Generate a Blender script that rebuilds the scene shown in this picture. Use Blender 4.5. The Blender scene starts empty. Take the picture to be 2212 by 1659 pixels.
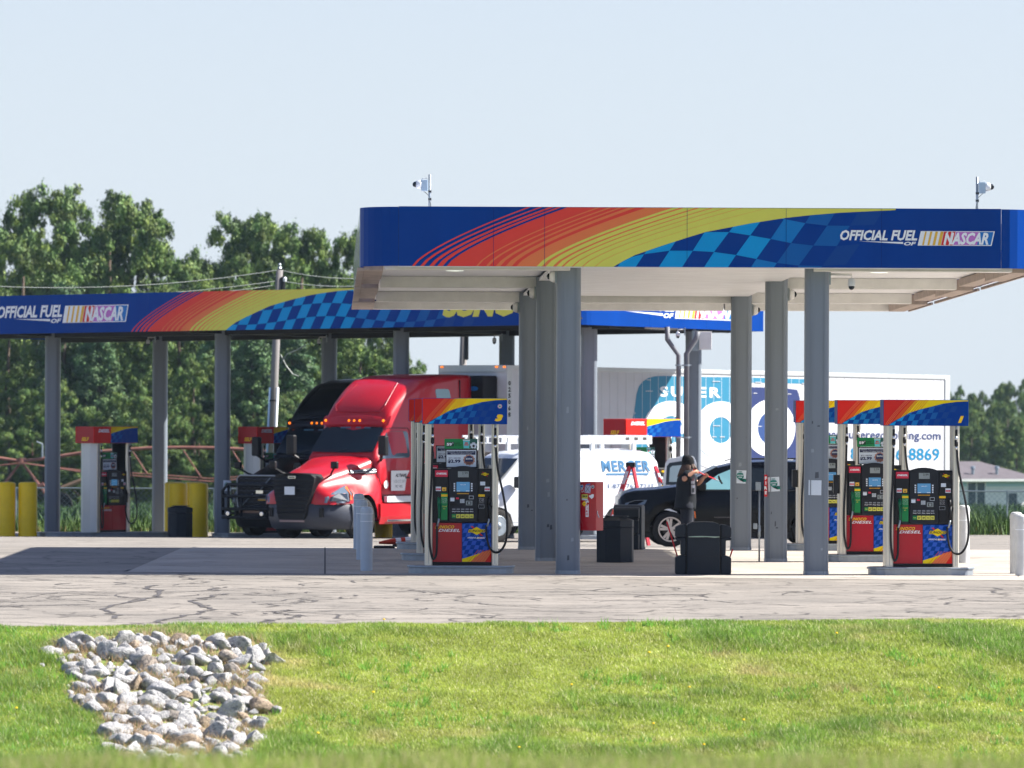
import bpy, bmesh, math, random
import numpy as np
from mathutils import Vector, Matrix, noise
R = math.radians
C = bpy.context.scene.collection
SC = bpy.context.scene
rnd = random.Random(7)

# ------------------------------------------------------------------ camera, sky, sun, exposure
F = 13200.0                      # focal length in reference pixels (picture 2212 wide)
CAMZ = 2.45
ROLL = 0.0035
cam_d = bpy.data.cameras.new('camera'); cam = bpy.data.objects.new('camera', cam_d); C.objects.link(cam)
cam_d.sensor_width = 36; cam_d.lens = F / 2212 * 36
cam_d.clip_start = 1; cam_d.clip_end = 12000
pit = math.atan(40.5 / F)
_fw = Vector((0, math.cos(pit), math.sin(pit)))
_r0 = Vector((1, 0, 0)); _u0 = _r0.cross(_fw)
_rt = _r0 * math.cos(ROLL) + _u0 * math.sin(ROLL)
_up = _u0 * math.cos(ROLL) - _r0 * math.sin(ROLL)
cam.matrix_world = Matrix(((_rt.x, _up.x, -_fw.x, 0), (_rt.y, _up.y, -_fw.y, 0), (_rt.z, _up.z, -_fw.z, CAMZ), (0, 0, 0, 1)))
cam_d.dof.use_dof = True; cam_d.dof.focus_distance = 92; cam_d.dof.aperture_fstop = 4.8
SC.camera = cam

SUN_DIR = Vector((1.08, 0.15, 1.0)).normalized()      # towards the sun: from the right, a little behind
elev = math.asin(SUN_DIR.z); azim = math.atan2(SUN_DIR.x, SUN_DIR.y)
w = bpy.data.worlds.new('World'); SC.world = w; w.use_nodes = True
nt = w.node_tree
sky = nt.nodes.new('ShaderNodeTexSky'); sky.sky_type = 'NISHITA'; sky.sun_disc = False
sky.sun_elevation = elev; sky.sun_rotation = azim
sky.altitude = 200; sky.air_density = 1.0; sky.dust_density = 0.7; sky.ozone_density = 3.0
_tint = nt.nodes.new('ShaderNodeMix'); _tint.data_type = 'RGBA'; _tint.blend_type = 'MULTIPLY'; _tint.inputs[0].default_value = 1
_tint.inputs[7].default_value = (1.02, .93, 1.08, 1)          # hazy summer air, a little less green than the model sky
nt.links.new(sky.outputs[0], _tint.inputs[6])
# summer haze veil: pale towards the horizon all the way round, thinning with height
_tc = nt.nodes.new('ShaderNodeTexCoord'); _sp = nt.nodes.new('ShaderNodeSeparateXYZ'); nt.links.new(_tc.outputs['Generated'], _sp.inputs[0])
_mr = nt.nodes.new('ShaderNodeMapRange'); _mr.interpolation_type = 'SMOOTHSTEP'; _mr.inputs[1].default_value = .0; _mr.inputs[2].default_value = .20; _mr.inputs[3].default_value = .9; _mr.inputs[4].default_value = .10
nt.links.new(_sp.outputs[2], _mr.inputs[0])
_veil = nt.nodes.new('ShaderNodeMix'); _veil.data_type = 'RGBA'; nt.links.new(_mr.outputs[0], _veil.inputs[0])
nt.links.new(_tint.outputs[2], _veil.inputs[6]); _veil.inputs[7].default_value = (4.75, 5.35, 5.9, 1)
nt.links.new(_veil.outputs[2], nt.nodes['Background'].inputs[0])
nt.nodes['Background'].inputs[1].default_value = 0.060
sun_d = bpy.data.lights.new('sun', 'SUN'); sun = bpy.data.objects.new('sun', sun_d); C.objects.link(sun)
sun_d.energy = 5.0; sun_d.angle = R(0.55); sun_d.color = (1.0, 0.955, 0.88)
sun.rotation_euler = (-SUN_DIR).to_track_quat('-Z', 'Y').to_euler()
SC.view_settings.view_transform = 'Standard'; SC.view_settings.look = 'None'
SC.view_settings.exposure = 1.36; SC.view_settings.gamma = 1.0; SC.view_settings.use_curve_mapping = False
SC.render.engine = 'CYCLES'
SC.cycles.max_bounces = 8; SC.cycles.transparent_max_bounces = 12; SC.cycles.caustics_reflective = False
SC.cycles.caustics_refractive = False; SC.cycles.volume_bounces = 0; SC.cycles.sample_clamp_indirect = 4

# ------------------------------------------------------------------ helpers
def at(px, py, d):
    """point seen at reference pixel (px, py) at distance d in front of the camera"""
    v = _fw + _rt * ((px - 1106) / F) + _up * ((829.5 - py) / F)
    return Vector((0, 0, CAMZ)) + v * (d / v.y)
def atx(px, d): return (px - 1106) / F * d
def edge_d(x): return 67.9 + 0.31 * max(-14, min(9, x))
GZ = [(-60, .7), (26, .75), (30, .62), (33, .3), (36, -.3), (40, -1.0), (50, -1.3), (57, -1.32)]
BANK = [(0, 0), (.35, -.03), (1.2, -.13), (3, -.42), (6, -.86), (9, -1.2), (13, -1.32)]
GF = [(60, 0), (103, -.02), (133, -.66), (142, -.76), (151, -.92), (163, -1.16), (172, -1.23), (185, -1.45), (260, -2.6), (350, -3.6), (400, -4.4), (600, -7), (900, -8), (9000, -8)]
def interp(t, x):
    if x <= t[0][0]: return t[0][1]
    for (a, b), (c, e) in zip(t, t[1:]):
        if x <= c: return b + (e - b) * (x - a) / (c - a)
    return t[-1][1]
def lotz(d): return interp(GF, d)
def gz(x, d):
    s = edge_d(x) - d
    if s <= 0: return lotz(d)
    if s < 11: return interp(BANK, s)
    return interp(GZ, d)

def lin(c):
    c = c / 255.0
    return c / 12.92 if c <= .04045 else ((c + .055) / 1.055) ** 2.4
def rgb(r, g, b): return (lin(r), lin(g), lin(b), 1)
_mats = {}
def mat(name, color, rough=.6, metal=0, var=.06, vscale=3.0, bump=0, bscale=40, coat=0, emit=None, spec=.35, streak=False, attr=None, trans=0):
    if name in _mats: return _mats[name]
    m = bpy.data.materials.new(name); m.use_nodes = True
    n = m.node_tree.nodes; l = m.node_tree.links; b = n['Principled BSDF']
    b.inputs['Roughness'].default_value = rough; b.inputs['Metallic'].default_value = metal
    b.inputs['Specular IOR Level'].default_value = spec
    if coat: b.inputs['Coat Weight'].default_value = coat; b.inputs['Coat Roughness'].default_value = .05
    if emit: b.inputs['Emission Color'].default_value = emit[0]; b.inputs['Emission Strength'].default_value = emit[1]
    if trans: b.inputs['Transmission Weight'].default_value = trans
    tc = n.new('ShaderNodeTexCoord')
    mp = n.new('ShaderNodeMapping'); l.new(tc.outputs['Object'], mp.inputs[0])
    if streak: mp.inputs['Scale'].default_value = (1, 1, .08)
    if attr:
        a = n.new('ShaderNodeAttribute'); a.attribute_name = attr; base = a.outputs['Color']
    else: base = None
    if var:
        t = n.new('ShaderNodeTexNoise'); t.inputs['Scale'].default_value = vscale; t.inputs['Detail'].default_value = 6
        t.inputs['Roughness'].default_value = .65
        l.new(mp.outputs[0], t.inputs[0])
        mr = n.new('ShaderNodeMapRange'); l.new(t.outputs[0], mr.inputs[0])
        mr.inputs[1].default_value = .25; mr.inputs[2].default_value = .75
        mr.inputs[3].default_value = 1 - var * 1.6; mr.inputs[4].default_value = 1 + var
        mx = n.new('ShaderNodeMix'); mx.data_type = 'RGBA'; mx.blend_type = 'MULTIPLY'; mx.inputs[0].default_value = 1
        if base: l.new(base, mx.inputs[6])
        else: mx.inputs[6].default_value = color
        l.new(mr.outputs[0], mx.inputs[7]); l.new(mx.outputs[2], b.inputs['Base Color'])
        mr2 = n.new('ShaderNodeMapRange'); l.new(t.outputs[0], mr2.inputs[0])
        mr2.inputs[3].default_value = max(0, rough - .08); mr2.inputs[4].default_value = min(1, rough + .1)
        l.new(mr2.outputs[0], b.inputs['Roughness'])
    elif base: l.new(base, b.inputs['Base Color'])
    else: b.inputs['Base Color'].default_value = color
    if bump:
        t2 = n.new('ShaderNodeTexNoise'); t2.inputs['Scale'].default_value = bscale; t2.inputs['Detail'].default_value = 5
        l.new(mp.outputs[0], t2.inputs[0])
        bp = n.new('ShaderNodeBump'); bp.inputs['Strength'].default_value = bump; bp.inputs['Distance'].default_value = .02
        l.new(t2.outputs[0], bp.inputs['Height']); l.new(bp.outputs[0], b.inputs['Normal'])
    _mats[name] = m
    return m
def flat(name, r, g, b, rough=.45, **k):
    k.setdefault('var', .03); return mat(name, rgb(r, g, b), rough, **k)

def tag(o, label=None, cat=None, group=None, kind=None):
    if label: o['label'] = label
    if cat: o['category'] = cat
    if group: o['group'] = group
    if kind: o['kind'] = kind
    return o
def empty(name, loc, rz=0, label=None, cat=None, group=None):
    o = bpy.data.objects.new(name, None); C.objects.link(o); o.location = loc; o.rotation_euler = (0, 0, rz)
    o.empty_display_size = .2
    return tag(o, label, cat, group)
def copy_tree(o, parent=None):
    c = o.copy(); C.objects.link(c); c.parent = parent
    for ch in list(o.children): copy_tree(ch, c)
    return c

_txt = {}
def text_geo(s, shear=0, bold=0, spacing=1.0):
    k = (s, shear, bold, spacing)
    if k in _txt: return _txt[k]
    cu = bpy.data.curves.new('t', 'FONT'); cu.body = s; cu.size = 1; cu.resolution_u = 2; cu.shear = shear; cu.offset = bold
    cu.space_character = spacing; cu.fill_mode = 'FRONT'
    o = bpy.data.objects.new('t', cu); C.objects.link(o)
    dg = bpy.context.evaluated_depsgraph_get()
    me = bpy.data.meshes.new_from_object(o.evaluated_get(dg))
    vs = [(v.co.x, v.co.y) for v in me.vertices]; fs = [tuple(p.vertices) for p in me.polygons]
    bpy.data.objects.remove(o); bpy.data.curves.remove(cu); bpy.data.meshes.remove(me)
    x0 = min(v[0] for v in vs); x1 = max(v[0] for v in vs); y0 = min(v[1] for v in vs); y1 = max(v[1] for v in vs)
    _txt[k] = ([((a - x0) / (x1 - x0), (b - y0) / (y1 - y0)) for a, b in vs], fs, (x1 - x0) / (y1 - y0))
    return _txt[k]

class MB:
    def __init__(s): s.v = []; s.f = []; s.m = []; s.mats = []
    def mi(s, m):
        if m not in s.mats: s.mats.append(m)
        return s.mats.index(m)
    def add(s, vs, fs, m, M=None):
        b = len(s.v)
        if M is not None: vs = [M @ Vector(v) for v in vs]
        s.v += [tuple(v) for v in vs]; s.f += [tuple(i + b for i in f) for f in fs]; s.m += [s.mi(m)] * len(fs)
        return s
    def bx(s, x0, x1, y0, y1, z0, z1, m, M=None):
        vs = [(x0, y0, z0), (x1, y0, z0), (x1, y1, z0), (x0, y1, z0), (x0, y0, z1), (x1, y0, z1), (x1, y1, z1), (x0, y1, z1)]
        return s.add(vs, [(0, 3, 2, 1), (4, 5, 6, 7), (0, 1, 5, 4), (1, 2, 6, 5), (2, 3, 7, 6), (3, 0, 4, 7)], m, M)
    def poly(s, pts, m, M=None): return s.add(pts, [tuple(range(len(pts)))], m, M)
    def face(s, pts, y, m, M=None):           # flat figure in the local XZ plane looking to -Y
        a = sum(p[0] * q[1] - q[0] * p[1] for p, q in zip(pts, pts[1:] + pts[:1]))
        if a < 0: pts = pts[::-1]
        return s.poly([(x, y, z) for x, z in pts], m, M)
    def rect(s, x0, x1, z0, z1, y, m, M=None): return s.face([(x0, z0), (x1, z0), (x1, z1), (x0, z1)], y, m, M)
    def prism(s, pts, y0, y1, m, M=None):     # XZ outline extruded in Y
        a = sum(p[0] * q[1] - q[0] * p[1] for p, q in zip(pts, pts[1:] + pts[:1]))
        if a < 0: pts = pts[::-1]
        n = len(pts); vs = [(x, y0, z) for x, z in pts] + [(x, y1, z) for x, z in pts]
        fs = [tuple(range(n)), tuple(range(2 * n - 1, n - 1, -1))] + [(i, i + n, (i + 1) % n + n, (i + 1) % n) for i in range(n)]
        return s.add(vs, fs, m, M)
    def prismz(s, pts, z0, z1, m, M=None):    # XY outline extruded in Z
        a = sum(p[0] * q[1] - q[0] * p[1] for p, q in zip(pts, pts[1:] + pts[:1]))
        if a < 0: pts = pts[::-1]
        n = len(pts); vs = [(x, y, z0) for x, y in pts] + [(x, y, z1) for x, y in pts]
        fs = [tuple(range(n - 1, -1, -1)), tuple(range(n, 2 * n))] + [(i, (i + 1) % n, (i + 1) % n + n, i + n) for i in range(n)]
        return s.add(vs, fs, m, M)
    def tube(s, path, r, m, n=8, M=None):
        P = [Vector(p) for p in path]; rs = r if isinstance(r, (list, tuple)) else [r] * len(P)
        vs = []; fs = []; up = Vector((0, 0, 1)); pu = None
        for i, p in enumerate(P):
            t = (P[min(i + 1, len(P) - 1)] - P[max(i - 1, 0)]).normalized()
            if pu is None: pu = t.cross(up if abs(t.z) < .9 else Vector((1, 0, 0))).normalized()
            u = (pu - t * pu.dot(t)).normalized(); pu = u; w_ = t.cross(u)
            for k in range(n):
                a = 2 * math.pi * k / n; vs.append(p + (u * math.cos(a) + w_ * math.sin(a)) * rs[i])
        for i in range(len(P) - 1):
            for k in range(n): fs.append((i * n + k, i * n + (k + 1) % n, (i + 1) * n + (k + 1) % n, (i + 1) * n + k))
        fs.append(tuple(range(n - 1, -1, -1))); fs.append(tuple(range((len(P) - 1) * n, len(P) * n)))
        return s.add(vs, fs, m, M)
    def lathe(s, prof, m, c=(0, 0, 0), n=20, axis='z', M=None, caps=True):
        vs = []; fs = []
        for r, h in prof:
            for k in range(n):
                a = 2 * math.pi * k / n
                p = (r * math.cos(a), r * math.sin(a), h) if axis == 'z' else ((r * math.cos(a), -h, r * math.sin(a)) if axis == 'y' else (h, r * math.cos(a), r * math.sin(a)))
                vs.append((p[0] + c[0], p[1] + c[1], p[2] + c[2]))
        for i in range(len(prof) - 1):
            for k in range(n): fs.append((i * n + k, i * n + (k + 1) % n, (i + 1) * n + (k + 1) % n, (i + 1) * n + k))
        if caps: fs.append(tuple(range(n - 1, -1, -1))); fs.append(tuple(range((len(prof) - 1) * n, len(prof) * n)))
        return s.add(vs, fs, m, M)
    def text(s, t, x, z, h, m, y=0, wd=None, shear=0, bold=0, spacing=1.0, align='l', rot=0, M=None):
        vs, fs, asp = text_geo(t, shear, bold, spacing)
        W = wd if wd else h * asp
        ox = x if align == 'l' else (x - W / 2 if align == 'c' else x - W)
        out = []
        for a, b in vs:
            px, pz = a * W, b * h
            if rot: px, pz = px * math.cos(rot) - pz * math.sin(rot), px * math.sin(rot) + pz * math.cos(rot)
            out.append((ox + px, y, z + pz))
        return s.add(out, fs, m, M)
    def loft(s, secs, m, cap=True, M=None, flip=False):     # list of equal-length point rings (open, mirrored outside)
        n = len(secs[0]); vs = [p for q in secs for p in q]; fs = []
        for i in range(len(secs) - 1):
            for k in range(n - 1):
                f = (i * n + k, i * n + k + 1, (i + 1) * n + k + 1, (i + 1) * n + k)
                fs.append(f[::-1] if flip else f)
        if cap: fs.append(tuple(range(n))); fs.append(tuple(range((len(secs) - 1) * n, len(secs) * n))[::-1])
        return s.add(vs, fs, m, M)
    def build(s, name, parent=None, loc=(0, 0, 0), rot=(0, 0, 0), smooth=False, bevel=0, fn=None, sub=0, fix=False):
        vs = [fn(v) for v in s.v] if fn else s.v
        me = bpy.data.meshes.new(name); me.from_pydata(vs, [], s.f)
        for m in s.mats: me.materials.append(m)
        me.polygons.foreach_set('material_index', s.m)
        me.update()
        if fix:
            bm = bmesh.new(); bm.from_mesh(me); bmesh.ops.remove_doubles(bm, verts=bm.verts, dist=.0005)
            bmesh.ops.recalc_face_normals(bm, faces=bm.faces); bm.to_mesh(me); bm.free()
        if smooth: me.shade_smooth()
        o = bpy.data.objects.new(name, me); C.objects.link(o); o.location = loc; o.rotation_euler = rot
        if parent: o.parent = parent
        if sub:
            k = o.modifiers.new('s', 'SUBSURF'); k.levels = k.render_levels = sub
        if bevel:
            k = o.modifiers.new('b', 'BEVEL'); k.width = bevel; k.segments = 2; k.limit_method = 'ANGLE'; k.angle_limit = R(40)
        return o

def npmesh(name, V, Fs, mats, cols=None, parent=None, smooth=False, mi=None):
    """V (n,3) Fs (m,k) numpy; cols per vertex (n,4) -> attribute Col"""
    me = bpy.data.meshes.new(name); n = len(V); m, k = Fs.shape
    me.vertices.add(n); me.vertices.foreach_set('co', V.astype(np.float32).ravel())
    me.loops.add(m * k); me.loops.foreach_set('vertex_index', Fs.astype(np.int32).ravel())
    me.polygons.add(m); me.polygons.foreach_set('loop_start', np.arange(0, m * k, k, dtype=np.int32))
    for q in mats: me.materials.append(q)
    if mi is not None: me.polygons.foreach_set('material_index', mi.astype(np.int32))
    if cols is not None:
        a = me.color_attributes.new('Col', 'FLOAT_COLOR', 'POINT'); a.data.foreach_set('color', cols.astype(np.float32).ravel())
    me.update(calc_edges=True); me.validate()
    if smooth: me.shade_smooth()
    o = bpy.data.objects.new(name, me); C.objects.link(o)
    if parent: o.parent = parent
    return o
def clip_rect(poly, x0, x1, z0, z1):
    def cl(p, ins, cut):
        out = []
        for a, b in zip(p, p[1:] + p[:1]):
            ia, ib = ins(a), ins(b)
            if ia: out.append(a)
            if ia != ib: out.append(cut(a, b))
        return out
    def cx(v): return lambda a, b: (v, a[1] + (b[1] - a[1]) * (v - a[0]) / (b[0] - a[0]))
    def cz(v): return lambda a, b: (a[0] + (b[0] - a[0]) * (v - a[1]) / (b[1] - a[1]), v)
    for ins, cut in ((lambda p: p[0] >= x0, cx(x0)), (lambda p: p[0] <= x1, cx(x1)), (lambda p: p[1] >= z0, cz(z0)), (lambda p: p[1] <= z1, cz(z1))):
        if not poly: return []
        poly = cl(poly, ins, cut)
    return poly

# ------------------------------------------------------------------ shared materials
M = dict(
    navy=mat('navy_vinyl', rgb(0, 60, 142), .4, 0, .10, 1.2, 0, 40, spec=.08, streak=True),
    navy2=flat('deep_navy_vinyl', 0, 32, 108, .4, spec=.1),
    cyan=flat('cyan_vinyl', 0, 150, 215, .45, spec=.15), cyan2=flat('mid_cyan_vinyl', 10, 118, 190, .45, spec=.15),
    cyan3=flat('dim_cyan_vinyl', 8, 92, 165, .45, spec=.15), cyan4=flat('faint_blue_vinyl', 4, 66, 142, .45, spec=.15),
    red=flat('red_vinyl', 214, 38, 30, .45, spec=.15), redl=flat('coral_vinyl', 228, 70, 60, .45, spec=.15), orange=flat('orange_vinyl', 232, 125, 75, .45, spec=.15),
    orange2=flat('deep_orange_vinyl', 222, 88, 28, .45, spec=.15), yellow=flat('lime_yellow_vinyl', 218, 215, 95, .45, spec=.15), yellow2=flat('yellow_vinyl', 243, 214, 16, .45, spec=.15),
    lyel=flat('letter_yellow', 250, 205, 20, .4), white=flat('white_vinyl', 235, 238, 242, .45, spec=.15), black=flat('black_print', 12, 12, 14, .5),
    violet=flat('violet_print', 190, 110, 195, .4), gold=flat('gold_print', 226, 178, 60, .4), dred=flat('signal_red_print', 205, 30, 40, .4),
    sblue=flat('logo_blue_print', 0, 110, 190, .4),
    steel=mat('painted_grey_steel', rgb(120, 129, 139), .38, 0, .13, 2, .05, 30, streak=True),
    alu=mat('brushed_aluminium', rgb(205, 205, 200), .36, .75, .06, 6, .08, 60, streak=True),
    aluw=mat('pale_aluminium_cladding', rgb(196, 200, 200), .42, .35, .05, 5, 0, 40, streak=True),
    galv=mat('galvanised_steel', rgb(150, 160, 168), .4, .6, .12, 12, .1, 60),
    blackp=mat('black_plastic', rgb(10, 12, 16), .5, 0, .15, 8, .1, 80), dkp=mat('charcoal_plastic', rgb(18, 28, 38), .55, 0, .15, 6, .2, 90),
    rub=mat('black_rubber', rgb(20, 20, 22), .5, 0, .1, 8), tyre=mat('tyre_rubber', rgb(38, 37, 37), .85, 0, .2, 10, .3, 60),
    beam=mat('white_beam_paint', rgb(222, 221, 219), .5, 0, .1, 2.5, .1, 20), ceil=mat('white_deck_panel', rgb(232, 233, 234), .4, 0, .08, 1.5, .05, 20),
    brown=mat('weathered_tan_fascia_back', rgb(176, 160, 150), .7, 0, .2, 5, .2, 30),
    glass=flat('dark_glass', 8, 24, 34, .12, spec=.35, var=0), chrome=mat('chrome', rgb(220, 222, 225), .12, 1, 0),
    whitep=mat('white_vehicle_paint', rgb(206, 210, 214), .3, 0, .03, 2, coat=.6), conc_isl=mat('worn_island_steel', rgb(150, 158, 166), .38, .55, .14, 6, .15, 40),
)
HAZE = 0.00007
# ------------------------------------------------------------------ ground
def ground_mat():
    m = bpy.data.materials.new('grass_soil'); m.use_nodes = True; n = m.node_tree.nodes; l = m.node_tree.links; b = n['Principled BSDF']
    b.inputs['Roughness'].default_value = .95; b.inputs['Specular IOR Level'].default_value = .1
    a = n.new('ShaderNodeAttribute'); a.attribute_name = 'Col'
    tc = n.new('ShaderNodeTexCoord'); t = n.new('ShaderNodeTexNoise'); t.inputs['Scale'].default_value = 9; t.inputs['Detail'].default_value = 9
    l.new(tc.outputs['Object'], t.inputs[0])
    mr = n.new('ShaderNodeMapRange'); mr.inputs[3].default_value = .45; mr.inputs[4].default_value = 1.5; l.new(t.outputs[0], mr.inputs[0])
    mx = n.new('ShaderNodeMix'); mx.data_type = 'RGBA'; mx.blend_type = 'MULTIPLY'; mx.inputs[0].default_value = 1
    l.new(a.outputs['Color'], mx.inputs[6]); l.new(mr.outputs[0], mx.inputs[7]); l.new(mx.outputs[2], b.inputs['Base Color'])
    return m
def ground_col(x, d):
    s = edge_d(x) - d
    if d > 188: return (.055, .085, .03, 1)
    if d > 172: return (.10, .11, .045, 1)
    return (.20, .25, .07, 1)
xs = sorted(set([-6000, -2500, -1000, -500, -250, -120, -70, -45, -30, -22, -16] + [round(-14 + i * .5, 2) for i in range(57)] + [16, 22, 30, 45, 70, 120, 250, 500, 1000, 2500, 6000]))
def rows_for(x):
    e = edge_d(x)
    r = [-60, 0, 20, 26, 28, 30, 31.5, 33, 34.5, 36, 38, 40, 44, 50, e - 11, e - 9, e - 7.5, e - 6, e - 4.5, e - 3, e - 2, e - 1.2, e - .6, e - .35, e]
    return r + [e + .4, 103, 133, 142, 151, 163, 172, 185, 200, 260, 350, 400, 600, 900, 2000, 9000]
V = []; cols = []; nr = len(rows_for(0))
for x in xs:
    for k, d in enumerate(rows_for(x)):
        z = gz(x, d)
        if edge_d(x) + .3 < d < 172.5: z -= .08
        V.append((x, d, z)); cols.append(ground_col(x, d))
Fq = [(i * nr + k, (i + 1) * nr + k, (i + 1) * nr + k + 1, i * nr + k + 1) for i in range(len(xs) - 1) for k in range(nr - 1)]
ground = npmesh('ground', np.array(V), np.array(Fq), [ground_mat()], np.array(cols), smooth=True); tag(ground, kind='structure')

def asphalt_mat(name, base, dark, crack=.0, agg=70):
    m = bpy.data.materials.new(name); m.use_nodes = True; n = m.node_tree.nodes; l = m.node_tree.links; b = n['Principled BSDF']
    b.inputs['Roughness'].default_value = .85; b.inputs['Specular IOR Level'].default_value = .25
    tc = n.new('ShaderNodeTexCoord')
    t = n.new('ShaderNodeTexNoise'); t.inputs['Scale'].default_value = .45; t.inputs['Detail'].default_value = 10; t.inputs['Roughness'].default_value = .62
    l.new(tc.outputs['Object'], t.inputs[0])
    cr = n.new('ShaderNodeValToRGB'); cr.color_ramp.elements[0].position = .32; cr.color_ramp.elements[1].position = .68
    cr.color_ramp.elements[0].color = dark; cr.color_ramp.elements[1].color = base; l.new(t.outputs[0], cr.inputs[0])
    g = n.new('ShaderNodeTexNoise'); g.inputs['Scale'].default_value = agg; g.inputs['Detail'].default_value = 3; l.new(tc.outputs['Object'], g.inputs[0])
    mr = n.new('ShaderNodeMapRange'); mr.inputs[1].default_value = .3; mr.inputs[2].default_value = .7; mr.inputs[3].default_value = .66; mr.inputs[4].default_value = 1.3
    l.new(g.outputs[0], mr.inputs[0])
    mx = n.new('ShaderNodeMix'); mx.data_type = 'RGBA'; mx.blend_type = 'MULTIPLY'; mx.inputs[0].default_value = 1
    l.new(cr.outputs[0], mx.inputs[6]); l.new(mr.outputs[0], mx.inputs[7]); out = mx.outputs[2]
    # medium mottling, stretched along the tyre tracks
    mp = n.new('ShaderNodeMapping'); mp.inputs['Scale'].default_value = (.5, 3, 1); l.new(tc.outputs['Object'], mp.inputs[0])
    t3 = n.new('ShaderNodeTexNoise'); t3.inputs['Scale'].default_value = 2.2; t3.inputs['Detail'].default_value = 6; l.new(mp.outputs[0], t3.inputs[0])
    mr3 = n.new('ShaderNodeMapRange'); mr3.inputs[1].default_value = .3; mr3.inputs[2].default_value = .7; mr3.inputs[3].default_value = .82; mr3.inputs[4].default_value = 1.1
    l.new(t3.outputs[0], mr3.inputs[0])
    mx3 = n.new('ShaderNodeMix'); mx3.data_type = 'RGBA'; mx3.blend_type = 'MULTIPLY'; mx3.inputs[0].default_value = 1
    l.new(out, mx3.inputs[6]); l.new(mr3.outputs[0], mx3.inputs[7]); out = mx3.outputs[2]
    if crack:
        wv = n.new('ShaderNodeTexNoise'); wv.inputs['Scale'].default_value = 1.3; wv.inputs['Detail'].default_value = 4; l.new(tc.outputs['Object'], wv.inputs[0])
        ad = n.new('ShaderNodeMix'); ad.data_type = 'RGBA'; ad.blend_type = 'ADD'; ad.inputs[0].default_value = .9
        l.new(tc.outputs['Object'], ad.inputs[6]); l.new(wv.outputs['Color'], ad.inputs[7])
        vo = n.new('ShaderNodeTexVoronoi'); vo.feature = 'DISTANCE_TO_EDGE'; vo.inputs['Scale'].default_value = .75; l.new(ad.outputs[2], vo.inputs[0])
        lt = n.new('ShaderNodeMapRange'); lt.inputs[1].default_value = .008; lt.inputs[2].default_value = .03; lt.inputs[3].default_value = 1 - crack; lt.inputs[4].default_value = 1
        l.new(vo.outputs[0], lt.inputs[0])
        mx2 = n.new('ShaderNodeMix'); mx2.data_type = 'RGBA'; mx2.blend_type = 'MULTIPLY'; mx2.inputs[0].default_value = 1
        l.new(out, mx2.inputs[6]); l.new(lt.outputs[0], mx2.inputs[7]); out = mx2.outputs[2]
    if not crack:      # oil drips and tyre polish on the forecourt
        mo = n.new('ShaderNodeMapping'); mo.inputs['Scale'].default_value = (1, .55, 1); l.new(tc.outputs['Object'], mo.inputs[0])
        no = n.new('ShaderNodeTexNoise'); no.inputs['Scale'].default_value = .9; no.inputs['Detail'].default_value = 7; no.inputs['Roughness'].default_value = .7; l.new(mo.outputs[0], no.inputs[0])
        ro = n.new('ShaderNodeMapRange'); ro.inputs[1].default_value = .56; ro.inputs[2].default_value = .70; ro.inputs[3].default_value = 1; ro.inputs[4].default_value = .66; l.new(no.outputs[0], ro.inputs[0])
        mo2 = n.new('ShaderNodeMix'); mo2.data_type = 'RGBA'; mo2.blend_type = 'MULTIPLY'; mo2.inputs[0].default_value = 1; l.new(out, mo2.inputs[6]); l.new(ro.outputs[0], mo2.inputs[7]); out = mo2.outputs[2]
    l.new(out, b.inputs['Base Color'])
    bp = n.new('ShaderNodeBump'); bp.inputs['Strength'].default_value = .35; bp.inputs['Distance'].default_value = .006
    l.new(g.outputs[0], bp.inputs['Height']); l.new(bp.outputs[0], b.inputs['Normal'])
    return m
def sheet(name, xs, fr, bk, dz, m, kind='structure'):
    rows = [103, 133, 142, 151, 163, 172]
    vs = []; fs = []; n = None
    for x in xs:
        a, b_ = fr(x), bk(x); ds = [a] + [min(max(r, a + .001 * (i + 1)), b_ - .001 * (7 - i)) for i, r in enumerate(rows)] + [b_]
        n = len(ds); vs += [(x, d, lotz(d) + dz) for d in ds]
    for i in range(len(xs) - 1):
        for k in range(n - 1): fs.append((i * n + k, (i + 1) * n + k, (i + 1) * n + k + 1, i * n + k + 1))
    mb = MB(); mb.add(vs, fs, m); o = mb.build(name); tag(o, kind=kind); return o
xl = [-90, -40, -20] + [-14 + i for i in range(24)] + [14, 25, 50, 100]
asph = sheet('asphalt_road', xl, edge_d, lambda x: 172.4, 0.0, asphalt_mat('weathered_asphalt', rgb(150, 143, 134), rgb(122, 117, 110), .45))
def conc_front(x): return 87.0 - .22 * max(-6, min(6, x)) + (0 if x < 0 else -.25)
concm = asphalt_mat('worn_concrete', rgb(186, 177, 165), rgb(158, 151, 142), 0, 60)
conc = sheet('concrete_pavement', [-5.55, -3, 0, 3, 6, 9, 12, 20, 40], conc_front, lambda x: 110.0, .004, concm)
jm = flat('joint_sealant', 52, 50, 50, .8)
mb = MB()
def ground_strip(mb, pts, wd, m, dz):
    for (xa, da), (xb, db) in zip(pts, pts[1:]):
        v = Vector((xb - xa, db - da, 0)); nrm = Vector((-v.y, v.x, 0)).normalized() * wd / 2
        P = []
        for (x, d), s in (((xa, da), 1), ((xa, da), -1), ((xb, db), -1), ((xb, db), 1)):
            X = x + nrm.x * s; D = d + nrm.y * s; P.append((X, D, lotz(D) + dz))
        n = (Vector(P[1]) - Vector(P[0])).cross(Vector(P[2]) - Vector(P[0]))
        mb.poly(P if n.z > 0 else P[::-1], m)
for x in (-.0305, .083): ground_strip(mb, [(x * (87.4 + 2.25 * i), 87.4 + 2.25 * i) for i in range(11)], .022, jm, .008)
for d in (91.8, 99.2, 105.5): ground_strip(mb, [(-5.5, d), (0, d), (12, d)], .04, jm, .009)
ground_strip(mb, [(-5.58, 88.4), (-5.7, 110)], .06, jm, .008)
j = mb.build('expansion_joint', conc); tag(j, kind='stuff')
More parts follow.
